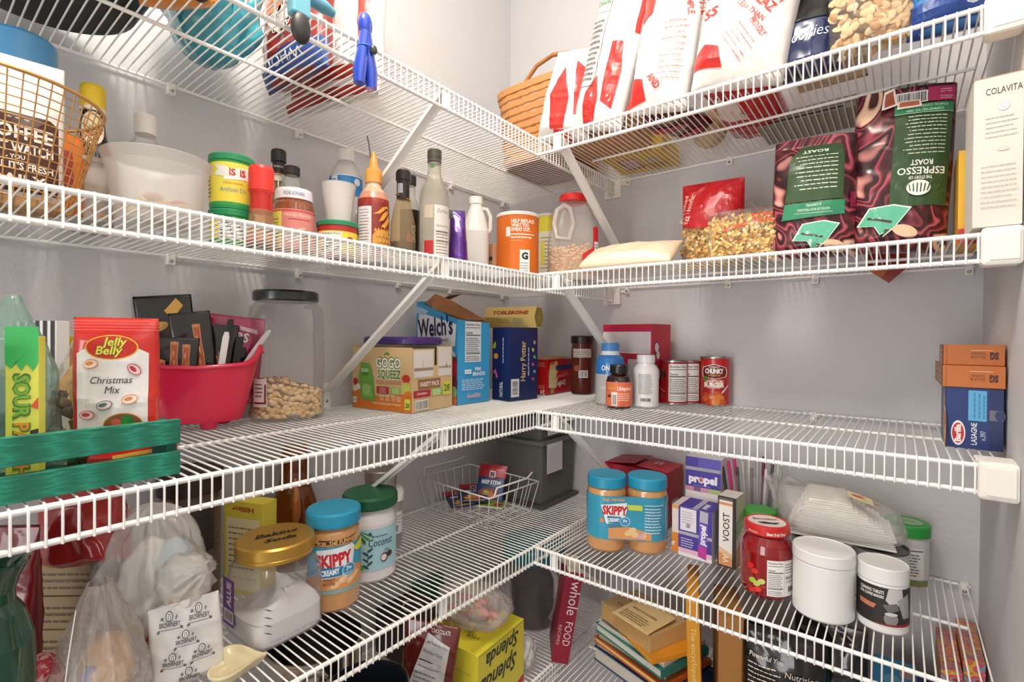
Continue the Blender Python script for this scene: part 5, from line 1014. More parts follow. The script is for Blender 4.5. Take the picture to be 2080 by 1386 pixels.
# brown lidded jar
L = (.058, -1.005, zz); t = lcyl('storage_jar', 'jar with a wide dark brown lid behind the big clear bag, under the shelf lip', 'jar', L)
MB().lathe([(0, .001), (.046, .001), (.048, .006), (.048, .19), (.046, .2)], film('#6a4a3a', .6, .1), cap0=False).build('jar_body', t)
MB().lathe([(.048, .2), (.053, .202), (.053, .238), (.050, .242), (0, .242)], M('#2e1a16', .4)).build('lid', t)
d = Dec(t, Scyl(.0485), step=.004); d.r(-.03, .1, .04, .185, '#2c2624'); d.t('Nutrition Facts', .01, .178, .006, '#e0d8d0', w=.04); d.done()
# big clear bags
BF = film('#f6f3ee', .38, .2, bump=.55, bs=18); BF2 = film('#f3ece2', .30, .18, bump=.55, bs=20)
t = thing('plastic_bag', 'large milky clear bag with blue contents, left of the brown-lidded jar', 'bag', (.185, -1.10, zz))
sack(MB(), (0, 0, 0), .088, .066, .235, BF, 21, .22, fold=.05, nu=90, nv=60).build('bag_skin', t)
m = MB(); sack(m, (.0, .0, .01), .055, .04, .17, M('#e8e4dc', .6), 22, .25); sack(m, (.03, .02, .09), .03, .025, .09, M('#9fc0d2', .6), 23, .2); sack(m, (.035, .0, .07), .02, .02, .05, M('#8f93b8', .6), 25, .2); o = m.build('wrapped_contents', t); o['kind'] = 'stuff'
t = thing('plastic_bag', 'clear bag knotted at the top, beside the printed paper wrappers', 'bag', (.245, -1.105, zz+.118), 15, ty=62)
sack(MB(), (0, 0, 0), .03, .026, .12, BF2, 26, .3, fold=.12, prof=lambda b: max(.05, .25+sin(PI*min(1, b*1.1))*.9 if b > .12 else .25)).build('bag_skin', t)
t = thing('plastic_bag', 'front left clear bag with a long shiny seam over tan and red contents', 'bag', (.262, -1.178, zz))
sack(MB(), (0, 0, 0), .062, .050, .165, BF2, 24, .2, fold=.04, nu=90, nv=60, prof=lambda b: max(.02, min(1, (b+.02)*9)**.5*(1-max(0, b-.35)*1.15))).build('bag_skin', t)
MB().tube([(.06, -.035, .0), (.052, -.045, .06), (.046, -.04, .1), (.03, -.03, .15)], .0008, M('#f4f2ee', .2), 6).build('seam', t)
m = MB(); sack(m, (.012, .005, .006), .035, .028, .095, M('#cfa57c', .6, var=.1), 27, .15); o = m.build('tan_contents', t); o['kind'] = 'stuff'
RW_ = ramp_mat('red_white_speckle', [(0, '#b52430'), (.5, '#c43a44'), (.56, '#e3b8b4'), (1, '#d9a0a0')], 'noise', 110, 1., .35, 1)
t = thing('candy_bag', 'red and white speckled candy bag at the bottom left, beside the green jar', 'bag', (.232, -1.262+.03, zz), 0)
sack(MB(), (0, 0, 0), .03, .026, .085, RW_, 28, .12).build('bag_skin', t)
t, b, d = pouch('snack_packet', 'purple packet with pale lettering inside the front left clear bag', 'packet', (.292, -1.212, zz+.002), facing((.29, -1.21)), .026, .075, .012, M('#6a62a0', .3, coat=.4), 84, crk=.001, ty=20, nu=20, nv=30); d.xf(0, .035, 90); d.t('ure', 0, -.004, .011, '#d8d4e6', w=.024); d.done()
# printed paper wrappers
def brown(label, loc, yaw, w, h, T, seed, ty, tx=0, n=2):
    t, b, d = pouch('paper_bag', label, 'bag', loc, yaw, w, h, T, M('#f0eeec', .45), seed, group='white brownie wrappers', crk=.003, ty=ty, tx=tx, topstart=.7)
    k = 0
    for j in range(4):
        for i in range(n+1):
            u = (i-n/2)*.034+(.017 if j % 2 else 0); v = .012+j*.027
            if abs(u) > w/2-.010 or v > h-.02: continue
            d.t('BROWNERY', u, v, .0055, '#3f3e40', w=.024, bold=.02, rot=-6)
            for a0 in (-.012, .012): d.p([(u+a0, v-.001), (u+a0*1.25, v-.003), (u+a0*1.2, v-.006), (u+a0*.9, v-.004)], '#6a6a6c')
            d.p([(u-.013, v-.0018), (u+.013, v-.0045), (u+.013, v-.0038), (u-.013, v-.0011)], '#55555a'); d.e(u, v+.012, .0042, .006, '#4a4a4c'); d.e(u, v+.012, .0032, .005, '#f0eeec'); d.e(u, v+.011, .0016, .0045, '#4a4a4c'); d.e(u, v+.011, .0009, .0037, '#f0eeec')
            d.e(u-.008, v+.011, .0018, .002, '#77777a'); d.e(u+.008, v+.010, .001, .0025, '#77777a', -20)
    d.done(); return t
brown('white paper wrapper with brownie bakery stamps, nearest the cream heart dish', (.295, -1.085, zz), facing((.29, -1.08)), .085, .115, .035, 86, -4)
brown('smaller rolled white stamped wrapper tipped behind the larger one', (.262, -1.075, zz+.05), facing((.27, -1.07)), .05, .08, .025, 87, -38, n=1)
t, b, d = pouch('snack_packet', 'small red packet between the knotted bag and the paper wrappers', 'packet', (.272, -1.115, zz+.055), facing((.27, -1.1)), .04, .055, .012, M('#b2382c', .3, coat=.4), 88, crk=.002, ty=30); d.done()
# heart dish
t = thing('heart_dish', 'cream heart-shaped shallow dish at the front of the fourth shelf', 'dish', (.322, -1.038, zz), 150)
def heart(s, n=40):
    return [(s*16*sin(2*PI*i/n)**3/16, s*(13*cos(2*PI*i/n)-5*cos(4*PI*i/n)-2*cos(6*PI*i/n)-cos(8*PI*i/n))/16) for i in range(n)]
m = MB(); n = 40; rings = [(heart(.030), .0), (heart(.040), .012), (heart(.041), .016), (heart(.037), .016), (heart(.034), .009), (heart(.022), .006)]
vs = [(x, y, z) for hh, z in rings for x, y in hh]
m.add(vs, [(k*n+i, k*n+(i+1) % n, (k+1)*n+(i+1) % n, (k+1)*n+i) for k in range(len(rings)-1) for i in range(n)]+[[(len(rings)-1)*n+i for i in range(n)]], M('#e6d9b0', .35, coat=.3), True); m.build('dish_body', t)
# yellow box behind baking soda
t = carton('baking_box', 'yellow and cream box standing behind the gold-lidded jar', 'box', (.075, -.955, zz), 22, .09, .035, .176, '#d9c84a', r=.45)
d = Dec(t, Sfront()); d.r(.006, .01, .084, .145, '#e0d6a8'); d.para(.012, .05, .08, .135, 8, '#8f8452', .3); d.t('Argo Corn Starch', .045, .03, .006, '#8a7f4a', w=.06); d.xf(.045, .162, 180); d.t('Hilling', 0, -.004, .009, '#b5422e', w=.05, bold=.03); d.done()
# amber syrup bottle
L = (.068, -.812, zz); t = lcyl('syrup_bottle', 'amber syrup bottle with a moulded grip behind the peanut butter jar', 'bottle', L)
MB().lathe([(0, .001), (.050, .001), (.054, .006), (.055, .06), (.053, .1), (.042, .14), (.032, .17), (.028, .2), (.028, .225), (.022, .235)], M('#7a3c10', .06, coat=1., trans=.35), 48, sy=.8).build('bottle_body', t)
MB().tube([(.0, -.042, .09), (.003, -.047, .12), (.002, -.038, .16), (.0, -.028, .19)], [.004, .010, .009, .004], M('#a05a1c', .08, coat=1.), 12).build('grip', t)
MB().lathe([(.024, .232), (.025, .233), (.025, .25), (.023, .253), (0, .253)], M('#8a4a1c', .3), rip=.01).build('cap', t)
# baking soda jar
L = (.262, -.948, zz); t = thing('baking_soda_jar', 'square clear jar of white powder with gold lid marked Baking Soda', 'jar', L, 2)
P = [(0, .001), (.056, .001), (.060, .006), (.060, .098), (.055, .112), (.046, .122), (.044, .130)]
MB().lathe(P, film('#e3e4ea', .12, .05), 64, sq=5, cap0=False).build('jar_body', t)
m = MB(); S5 = lambda a: 1/((abs(cos(a))**5+abs(sin(a))**5)**.2)
m.lathe([(.0, .003), (.054, .003), (.0575, .008), (.0575, .04)], M('#f0eeee', .8), 64, sq=5, cap0=False, cap1=False)
m.grid(lambda a, b: (lambda r, an: (r*S5(an)*cos(an), r*S5(an)*sin(an), .04+.045*max(0, 1-b)**.7*max(0, .6+.6*cos(an-.9))+.004*noise.noise(Vector((a*9, b*6, 1)))))(.0575*b, 2*PI*a), 64, 16, M('#f0eeee', .8)); m.build('powder', t)
MB().lathe([(.052, .126), (.060, .127), (.061, .129), (.061, .133), (.0600, .134), (.061, .135), (.061, .150), (.058, .153), (0, .153)], M('#c49a45', .3, .6), 64).build('lid', t)
d = Dec(t, Stop(.153), 'handwriting'); d.xf(.004, .002, 72); d.t('Baking', 0, .004, .015, '#2a2018', w=.07, bold=.03, sh=.35); d.t('Soda', .0, -.021, .013, '#2a2018', w=.05, bold=.03, sh=.4); d.done()
d = Dec(t, lambda u, v, o: (u, -.0605-o, v)); d.r(-.05, .02, -.012, .095, '#7a4a94') ; d.r(-.047, .025, -.015, .045, '#ece8ee'); d.bar(-.044, .028, -.018, .042, bg=None); d.xf(-.03, .07, 90); d.t('ALUE', 0, -.007, .014, '#ece4f2', w=.04, bold=.05); d.done()
d = Dec(t, Sright(.0605)); d.t('BEST IF USED BY 2 POSTER 0542', .0, .09, .004, '#9a9aa4', w=.08); d.t('STORE IN A COOL DRY PLACE', .0, .012, .004, '#9a9aa4', w=.08)
for i in range(4): d.p([(-.052, .072-i*.012), (-.044, .066-i*.012), (-.036, .062-i*.012), (-.043, .0675-i*.012)], '#3a3a40')
d.done()
# peanut butter jars
TEAL = M('#279ac0', .35); PB = M('#cf9a64', .14, coat=.8, var=.05); GS = film('#ffffff', .04, .03)
def skip_label(d, s=1., full=True):
    d.r(-.062, .035, .062, .118, '#3a9fc0'); d.p([(-.062, .035), (.062, .035), (.062, .041), (-.062, .041)], '#8fb0ae'); d.p([(-.062, .042), (.062, .042), (.062, .07), (.02, .082), (-.062, .06)], '#dd9a5c')
    for u, v, r_ in ((.012, .058, .010), (.026, .054, .009), (-.002, .05, .009), (.038, .06, .009), (.02, .068, .007)): d.e(u, v, r_, r_*.6, '#ecc08a', 25); d.e(u-.001, v+.001, r_*.7, r_*.35, '#f0d2a8', 25)
    d.p([(-.035, .112), (.028, .118), (.034, .112), (.03, .082), (.02, .066), (-.025, .062), (-.032, .085)], '#e9eef0')
    d.t('SKIPPY', -.003, .084, .021, '#8c1a22', w=.062, bold=.05, rot=4); d.t('SKIPPY', -.003, .0845, .020, '#d4262e', w=.06, bold=.025, rot=4)
    d.p([(-.028, .082), (.012, .082), (.01, .066), (-.026, .064)], '#2a77ac'); d.t('CREAMY', -.01, .069, .0095, '#eef6fa', w=.032, bold=.05, rot=6); d.e(.022, .073, .0125, .0115, '#cfe6ef'); d.e(.022, .073, .0112, .0102, '#3b8fbd'); d.t('7g', .022, .072, .007, '#f0f6f9', w=.011, bold=.04); d.para(.014, .065, .03, .07, 2, '#d5e6ee', .4)
    d.t('PEANUT', -.012, .058, .005, '#8a4a3c', w=.02, bold=.02); d.t('BUTTER', -.012, .051, .005, '#8a4a3c', w=.02, bold=.02)
    d.t('FUEL THE FUN!', -.005, .121, .0075, '#7a4a1c', w=.055, bold=.06, sh=.2, rot=4); d.t('FUEL THE FUN!', -.005, .1213, .007, '#ecc07a', w=.054, bold=.02, sh=.2, rot=4)
L = (.2636, -.8415, zz); t = lcyl('peanut_butter_jar', 'single peanut butter jar with ribbed blue lid beside the gold-lidded jar', 'jar', L, off=6)
Q = [(0, .001), (.042, .001), (.046, .006), (.047, .03), (.047, .125), (.045, .138), (.040, .144), (.040, .15)]
MB().lathe(Q, PB, 56).build('jar_body', t)
MB().lathe([(.042, .147), (.0465, .148), (.0475, .150), (.0475, .170), (.045, .174), (.030, .1745), (.029, .174), (0, .174)], TEAL, 96, rip=.008).build('lid', t)
d = Dec(t, Scyl(.0474), step=.004); skip_label(d); d.p([(.03, .108), (.05, .118), (.062, .118), (.062, .1), (.04, .1)], '#d9d936')
d.tube = None; d.done()
d = Dec(t, Scyl(.0474), 'smear', step=.004); d.p([(-.03, .128), (.0, .124), (.04, .131), (.04, .132), (.0, .126), (-.03, .13)], '#4a3a2c'); d.p([(-.045, .12), (-.01, .127), (.03, .121), (.03, .122), (-.01, .1285), (-.045, .1212)], '#4a3a2c'); d.done()
# coconut oil
L = (.2235, -.733, zz); t = lcyl('coconut_oil_jar', 'white coconut oil jar with dark green lid and palm leaf label', 'jar', L)
MB().lathe([(0, .001), (.048, .001), (.052, .006), (.0525, .03), (.0525, .115), (.050, .13), (.045, .138), (.045, .144)], M('#ece9ec', .1, coat=.9), 56).build('jar_body', t)
MB().lathe([(.047, .142), (.0535, .143), (.055, .146), (.055, .163), (.052, .168), (0, .169)], M('#175a38', .35), 72, rip=.004).build('lid', t)
d = Dec(t, Scyl(.0529), step=.004); d.r(-.07, .026, .07, .108, '#a9d6e2')
for a in range(0, 9):
    th = radians(200+a*17); x, y = -.028, .108; d.p([(x, y), (x+.032*cos(th)-.003, y+.03*sin(th)), (x+.038*cos(th), y+.036*sin(th)), (x+.030*cos(th)+.004, y+.026*sin(th))], ('#2f7a3a', '#4f9a3c')[a % 2])
for u, v, rt in ((-.05, .045, 60), (-.042, .036, 30), (-.03, .04, 80), (-.02, .032, 20), (-.055, .034, 100)): d.e(u, v, .016, .005, '#56ad4a', rt)
for i in range(6): d.e(-.004+(i % 2)*.008-.004, .035+i*.0065, .0065, .0022, '#2f4f5a', 35 if i % 2 else 145)
d.r(-.0045, .03, -.0038, .07, '#2f4f5a'); [d.e(-.03+.004*cos(a), .066+.004*sin(a), .004, .0018, '#c4587a', math.degrees(a)) for a in (0.3, 1.2, 2.1, 2.9)]; d.r(-.0305, .05, -.0298, .066, '#2f4f5a')
d.t('Coconut', .022, .074, .015, '#2f3f44', w=.05, bold=.0, sh=.1); d.t('OIL', .034, .06, .006, '#2f3f44', w=.012); d.e(.028, .049, .008, .009, '#5a3026'); d.e(.027, .049, .006, .0065, '#ece0d8'); d.e(.040, .053, .007, .006, '#4a2a24'); d.para(.004, .092, .04, .1, 1, '#5a7a8a', .3); d.e(.0, .1, .003, .003, '#3f5a6a'); d.done()
# clear tub with tin on top
L = (.118, -.628, zz); t = lcyl('food_container', 'clear container with a white lid and bar code, behind the coconut oil jar', 'container', L)
MB().lathe([(0, .001), (.046, .001), (.049, .006), (.050, .1), (.050, .108)], film('#d9d4d2', .3, .08), 48, sq=4, cap0=False).build('container_body', t)
m = MB(); m.lathe([(0, .003), (.045, .003), (.046, .045), (.03, .055), (0, .06)], M('#a89a86', .8, bump=.5, bs=150, var=.2), 48, sq=4); m.build('grains', t)
MB().lathe([(.051, .108), (.053, .109), (.053, .120), (.050, .123), (0, .123)], M('#e9e7e6', .4), 48, sq=4).build('lid', t)
d = Dec(t, Scyl(.0505, 4), step=.003); d.r(.004, .035, .05, .085, '#e2dfe0'); d.bar(.012, .04, .036, .055, bg=None); d.para(.012, .06, .045, .08, 3, '#8a7a80', .3); d.r(.01, .078, .026, .082, '#b5424a'); d.done()
L = (.118, -.628, zz+.1235); t = lcyl('round_tin', 'grey ridged round tin on the white-lidded container', 'tin', L)
MB().lathe([(0, 0), (.035, 0), (.036, .001), (.036, .03), (.0375, .031), (.0375, .034), (.0365, .035), (.0375, .037), (.0375, .05), (.036, .052), (0, .052)], M('#a59c94', .35, .6), 56).build('tin_body', t)
d = Dec(t, Scyl(.0362), step=.003); d.r(-.008, .006, .012, .028, '#d8d4d0'); d.done()

# white wire basket with packets
t = thing('wire_basket', 'white wire basket with end loops, standing empty but for packets on the fourth shelf', 'basket', (.148, -.318, zz), -3)
wr = M('#efedea', .35); m = MB(); bw, bd, bh = .120, .086, .086; k1 = 1.16
def ringp(k, z): return [(-bw*k, -bd*k, z), (bw*k, -bd*k, z), (bw*k, bd*k, z), (-bw*k, bd*k, z)]
m.tube(ringp(k1, bh), .0022, wr, 8, closed=True); m.build('rim', t); m = MB()
for i in range(9):
    x = -bw+2*bw*i/8
    m.tube([(x*k1, -bd*k1, bh), (x, -bd, .002), (x, bd, .002), (x*k1, bd*k1, bh)], .0012, wr, 6)
for i in range(7):
    y = -bd+2*bd*i/6
    m.tube([(-bw*k1, y*k1, bh), (-bw, y, .0035), (bw, y, .0035), (bw*k1, y*k1, bh)], .0012, wr, 6)
m.build('wire_mesh', t)
for s in (-1, 1): MB().tube([(s*bw*k1, -bd*.95, bh), (s*(bw*k1+.004), -bd*.9, bh+.022), (s*(bw*k1+.004), bd*.5, bh+.022), (s*(bw*k1-.004), bd*.85, bh+.03)], .0024, wr, 8).build('end_loop', t)
# seasoning packets
def seas(label, loc, yaw, tx, ty, sd):
    t, b, d = pouch('seasoning_packet', label, 'packet', loc, yaw, .082, .108, .007, M('#1c3f7a', .3, coat=.4), sd, group='beef stew seasoning packets', crk=.001, tx=tx, ty=ty, nu=24, nv=32, flat=.05, topstart=.85)
    d.p([(-.041, .07), (.041, .07), (.041, .108), (-.041, .108)], '#b3202c'); d.r(-.009, .07, .009, .089, '#e9e6e4'); d.t('M', 0, .073, .012, '#1c1c22', w=.012, bold=.08); d.t('SEASONING', 0, .066, .0028, '#d8404a', w=.024)
    d.t('BEEF STEW', 0, .05, .0105, '#eef2f6', w=.058, bold=.04); d.e(-.004, .022, .030, .016, '#8a4a30'); d.e(.004, .02, .018, .010, '#c47a52'); d.e(-.012, .026, .008, .005, '#a8bc5a'); d.e(.016, .028, .009, .006, '#6a2a1c'); d.e(-.018, .014, .010, .006, '#d8a878'); d.r(-.03, .001, .03, .004, '#c9a25a'); d.done(); return t
seas('upright red and blue beef stew packet in the white wire basket', (.150, -.275, zz+.012), 30, -30, 4, 90)
seas('beef stew packet lying lowest in the white wire basket', (.125, -.345, zz+.012), 60, -84, 0, 91)
seas('beef stew packet lying on the lowest one in the basket', (.140, -.325, zz+.022), 45, -80, 0, 92)
t = carton('recipe_card_box', 'thin green and white box under the beef stew packets', 'box', (.09, -.335, zz+.0055), 22, .13, .05, .006, '#e4e4d6'); d = Dec(t, Stop(.006)); d.r(0, 0, .13, .05, '#8fae3a'); d.r(.1, .005, .125, .03, '#b5382c'); d.done()
# grey storage bins
GB = M('#6a6a66', .5); GD = M('#4a4a48', .5)
def bin_(label, z, h, x0=.115, x1=.285, y0=-.20, y1=-.02, paper=None, flip=False):
    t = thing('storage_bin', label, 'bin', ((x0+x1)/2, (y0+y1)/2, z), 0, 'grey ribbed storage bins'); w, d_ = (x1-x0)/2, (y1-y0)/2; k = .90
    m = MB(); m.hexa([(-w*k, -d_*k, 0), (w*k, -d_*k, 0), (w*k, d_*k, 0), (-w*k, d_*k, 0)], [(-w*.97, -d_*.97, h-.012), (w*.97, -d_*.97, h-.012), (w*.97, d_*.97, h-.012), (-w*.97, d_*.97, h-.012)], GB)
    n = 30
    for i in range(n):
        a = (i+.5)/n*2-1
        for s, in ((-1,), ): m.hexa([(w*k*a-.0012, -d_*k-.0012, .004), (w*k*a+.0012, -d_*k-.0012, .004), (w*k*a+.0012, -d_*k+.002, .004), (w*k*a-.0012, -d_*k+.002, .004)], [(w*.97*a-.0012, -d_*.97-.0012, h-.014), (w*.97*a+.0012, -d_*.97-.0012, h-.014), (w*.97*a+.0012, -d_*.97+.002, h-.014), (w*.97*a-.0012, -d_*.97+.002, h-.014)], GB)
        m.hexa([(w*k-.002, d_*k*a-.0012, .004), (w*k+.0012, d_*k*a-.0012, .004), (w*k+.0012, d_*k*a+.0012, .004), (w*k-.002, d_*k*a+.0012, .004)], [(w*.97-.002, d_*.97*a-.0012, h-.014), (w*.97+.0012, d_*.97*a-.0012, h-.014), (w*.97+.0012, d_*.97*a+.0012, h-.014), (w*.97-.002, d_*.97*a+.0012, h-.014)], GB)
    m.build('bin_body', t)
    MB().box(-w*1.03, -d_*1.03, h-.012, w*1.03, d_*1.03, h-.001, GB).build('rim', t, bevel=.003)
    if paper: 
        y_, z_, hh = paper; p = MB().box(w*1.03+.0005, y_-.04, z_, w*1.03+.0015, y_+.04, z_+hh, M('#dcdbe2', .6)).build('paper_label', t); Dec(t, Sright(w*1.03+.0015), 'ruled_lines').para(y_-.036, z_+.006, y_+.036, z_+hh-.006, 8, '#b9b8c6', .15).done()
    return t
t = thing('bin_lid', 'dark flat lid under the lowest grey storage bin', 'lid', (.2, -.11, zz)); MB().box(-.095, -.10, 0, .095, .098, .010, GD).build('lid_body', t, bevel=.003)
bin_('lower ribbed grey storage bin with a white paper sheet on its side', zz+.0105, .178, paper=(-.03, .085, .085))
bin_('upper ribbed grey storage bin stacked on the taller one', zz+.189, .072, x0=.125, x1=.272, y0=-.185, y1=-.03, paper=(-.01, .012, .045))
t = thing('bin_lid', 'black lid resting on the uppermost grey bin, just under the third shelf', 'lid', (.2, -.105, zz+.2615)); MB().box(-.085, -.088, 0, .085, .086, .014, M('#242424', .5)).box(-.07, -.075, .0139, .07, .07, .02, M('#2d2d2d', .5)).build('lid_body', t, bevel=.002)
# ---- back wall, fourth shelf ----
zz = Z4+.0015
t = thing('drink_carton', 'large red drink carton with folded top flaps behind the twin peanut butter pack', 'box', (.442, -.125, zz), 0); RC = M('#b01c33', .4); w, dd, h = .178, .11, .145
MB().box(0, 0, 0, w, dd, h, RC).build('carton', t, bevel=.001)
m = MB(); m.add([(.0, 0, h+.001), (w*.5, 0, h+.012), (w*.5, dd, h+.012), (0, dd, h+.001)], [(0, 1, 2, 3)], RC); m.add([(w, 0, h+.001), (w*.52, 0, h+.006), (w*.52, dd, h+.006), (w, dd, h+.001)], [(3, 2, 1, 0)], M('#c0223a', .4)); m.build('top_flap', t, solid=.0012)
d = Dec(t, Stop(h+.0085), 'printed_label', base=.004); d.t('SQ', .04, .03, .018, '#e2a0a8', w=.035, rot=10); d.r(.13, .025, .137, .055, '#e2a0a8'); d.r(.143, .025, .150, .055, '#e2a0a8'); d.done()
d = Dec(t, Sright(w)); d.bar(.03, .03, .07, .065); d.done()
# twin pack
c1 = Vector((.5560, -.2965, 0)); c2 = Vector((.6385, -.2985, 0)); t = thing('peanut_butter_twin_pack', 'shrink-wrapped pair of peanut butter jars with blue lids', 'jar', (.580, -.278, zz), facing((.580, -.278), 6))
for s in (-1, 1):
    m = MB().lathe([(0, .001), (.040, .001), (.044, .006), (.0455, .03), (.0455, .128), (.043, .14), (.038, .146)], PB, 48, c=(s*.0462, 0)).build('jar', t)
    MB().lathe([(.038, .143), (.0435, .144), (.0445, .146), (.0445, .166), (.0425, .170), (0, .170)], TEAL, 80, c=(s*.0462, 0), rip=.008).build('lid', m)
def sleeve(u, v, o):   # wraps the front of both jars
    R = .0468+o; s = 1 if u > 0 else -1; a = abs(u); half = .0462
    if a < half: return (u, -R+.003*cos(a/half*PI/2), v)
    th = (a-half)/.0468; return (s*(half+R*sin(min(th, 2.6))), -R*cos(min(th, 2.6)), v)
mb = MB(); mb.grid(lambda a, b: sleeve((a*2-1)*.128, .032+b*(.098), 0), 90, 6, film('#3a9fc0', .97, .2)); mb.build('printed_sleeve', t)
d = Dec(t, sleeve, step=.004); d.p([(-.045, .034), (.05, .034), (.05, .05), (.0, .062), (-.045, .058)], '#d99a62')
for u, v in ((-.0, .048), (.015, .045), (.03, .042), (.008, .055)): d.e(u, v, .009, .006, '#ecc592', 20)
d.p([(-.062, .110), (-.004, .116), (-.004, .1), (-.012, .072), (-.05, .068), (-.056, .09)], '#e9eef0'); d.t('SKIPPY', -.031, .089, .0185, '#8c1a22', w=.056, bold=.05, rot=-2); d.t('SKIPPY', -.031, .0895, .0175, '#d4262e', w=.054, bold=.025, rot=-2)
d.p([(-.048, .086), (-.016, .084), (-.018, .07), (-.045, .07)], '#2a77ac'); d.t('CREAMY', -.033, .073, .008, '#eef6fa', w=.026, bold=.05); d.e(-.008, .074, .0115, .0105, '#cfe6ef'); d.e(-.008, .074, .0102, .0092, '#3b8fbd'); d.t('7g', -.008, .072, .006, '#f0f6f9', w=.010, bold=.04); d.t('FUEL THE FUN!', -.033, .119, .006, '#e2b070', w=.048, bold=.04, sh=.2)
d.p([(-.004, .112), (.03, .112), (.03, .1), (.0, .1)], '#c8dc52'); d.para(.035, .05, .075, .11, 9, '#cfe6f2', .4); d.e(-.06, .075, .005, .005, '#e0883c'); d.t('PEANUT BUTTER', -.03, .06, .005, '#8a4a3c', w=.03); d.para(.02, .036, .034, .052, 4, '#b8a0d0', .5); d.r(.034, .112, .078, .1135, '#e8f2f7'); d.done()
# propel boxes, orange box, voost
PU = M('#4b3a9c', .35)
t = carton('drink_mix_box', 'purple drink mix box turned on its side between twin pack and tall narrow box', 'box', (.690, -.243, zz), -2, .074, .075, .110, '#e9e6ee', r=.4)
d = Dec(t, Sfront()); d.r(0, .018, .074, .11, '#47389a'); d.r(.004, .058, .040, .108, '#e6e3ea'); d.para(.008, .075, .035, .104, 5, '#a8a4b8', .3); d.bar(.018, .065, .026, .074, bg=None); d.r(0, .048, .074, .055, '#b3b0bd'); d.r(.0, .0, .074, .018, '#e8bfd6'); d.r(0, 0, .074, .008, '#efecf2')
d.p([(.044, .008), (.062, .004), (.066, .108), (.048, .11)], '#6a52c0'); d.p([(.044, .008), (.062, .004), (.0635, .03), (.045, .032)], '#c43a9c'); d.p([(.047, .085), (.065, .084), (.066, .108), (.048, .11)], '#b9b7c2'); d.xf(.057, .057, 87); d.t('propel', 0, -.003, .013, '#f2f0f8', w=.045, bold=.05, sh=.1); d.xf(); d.para(.006, .022, .036, .044, 4, '#d6d2ea', .4); d.done()
d = Dec(t, Stop(.11)); d.r(0, 0, .074, .075, '#47389a'); d.r(.03, 0, .042, .075, '#b3b0bd'); d.t('propel', .055, .03, .012, '#f2f0f8', w=.035, bold=.05, rot=90); d.done()
t = carton('drink_mix_box', 'slim orange and white box pressed against the left of the purple box', 'box', (.672, -.235, zz), 0, .0165, .07, .108, '#e8dcd2', r=.4)
d = Dec(t, Sfront()); d.r(0, 0, .0165, .045, '#e08a2c'); d.t('Mv', .008, .02, .008, '#f6ead8', w=.010, bold=.05, rot=90); d.r(0, .1, .0165, .108, '#e0a050'); d.done()
t = carton('drink_mix_box', 'white drink mix box with a purple lettered band standing behind the side-turned one', 'box', (.668, -.135, zz), 2, .082, .05, .2, '#efecee', r=.4)
d = Dec(t, Sfront()); d.r(0, .128, .082, .168, '#4a3c9e'); d.t('propel', .041, .14, .0175, '#f4f2f8', w=.066, bold=.06); d.e(.037, .1465, .0045, .0055, '#c9586a'); d.para(.02, .131, .065, .134, 1, '#8f86c6', .6); d.r(0, .118, .082, .128, '#d89ab5'); d.r(.055, .118, .082, .128, '#b5cc7a'); d.r(.02, .118, .036, .128, '#8a5a8c'); d.r(0, .168, .082, .176, '#a8a4b0'); d.r(0, .176, .03, .2, '#4a3c9e'); d.r(.03, .176, .082, .2, '#5f56b8'); d.para(.03, .08, .06, .084, 1, '#b8b4c0', .5); d.done()
t = carton('vitamin_box', 'tall narrow orange and white box with sideways black lettering', 'box', (.7735, -.240, zz), -4, .0375, .055, .150, '#2e2a28', r=.4)
d = Dec(t, Sfront()); d.r(.003, .003, .031, .147, '#f0ebe6'); d.p([(.003, .003), (.031, .003), (.031, .02), (.003, .03)], '#dd9a60'); d.p([(.003, .03), (.031, .02), (.031, .03), (.003, .042)], '#eac29a'); d.r(.003, .132, .031, .138, '#dd9a60'); d.r(.003, .142, .031, .147, '#6a6460'); d.xf(.018, .085, 90); d.t('VOOST', 0, -.0065, .013, '#26221f', w=.062, bold=.01); d.xf(.018, .018, 90); d.t('VV', .0, -.005, .011, '#f3e6d8', w=.018, bold=.04); d.done()
d = Dec(t, Stop(.150)); d.r(0, 0, .0375, .055, '#d8d2c8'); d.done()
d = Dec(t, Sright(.0375)); d.r(0, 0, .055, .150, '#d3cdbf'); d.p([(0, 0), (.055, 0), (.055, .06), (0, .04)], '#c98f62'); d.p([(0, .06), (.055, .08), (.055, .12), (0, .1)], '#9aac6a'); d.done()
# straws in a clear cup
L = (.812, -.085, zz); t = lcyl('plastic_cup', 'clear plastic pack holding upright pens and straws behind the narrow box', 'cup', L)
MB().box(-.045, -.028, .001, .045, .028, .165, film('#efecf2', .12, .08, bump=.3)).build('cup_body', t)
for i, c in enumerate(('#3a3a40', '#d6287a', '#d6287a', '#4a4a44', '#c9c6c4', '#dcd9d6', '#8a8680', '#c2bfbc', '#7a1f4a', '#e2e0de', '#57544e', '#d9d6d2', '#b8b4b0')):
    s = thing('drinking_straw', ('dark', 'bright pink', 'bright pink', 'dark grey', 'clear', 'clear', 'grey', 'clear', 'maroon', 'clear', 'dark grey', 'clear', 'grey')[i]+' straw standing in the clear pack behind the narrow orange box', 'straw', (L[0]-.036+i*.0058, L[1]-.03+(i % 3)*.012+.008+i*.003, zz+.004), facing(L), 'straws in the clear pack', ty=(-9+i*1.3))
    MB().tube([(0, 0, 0), (0, 0, .180+.012*(i % 3))], .0036, M(c, .3), 8).build('straw_body', s)
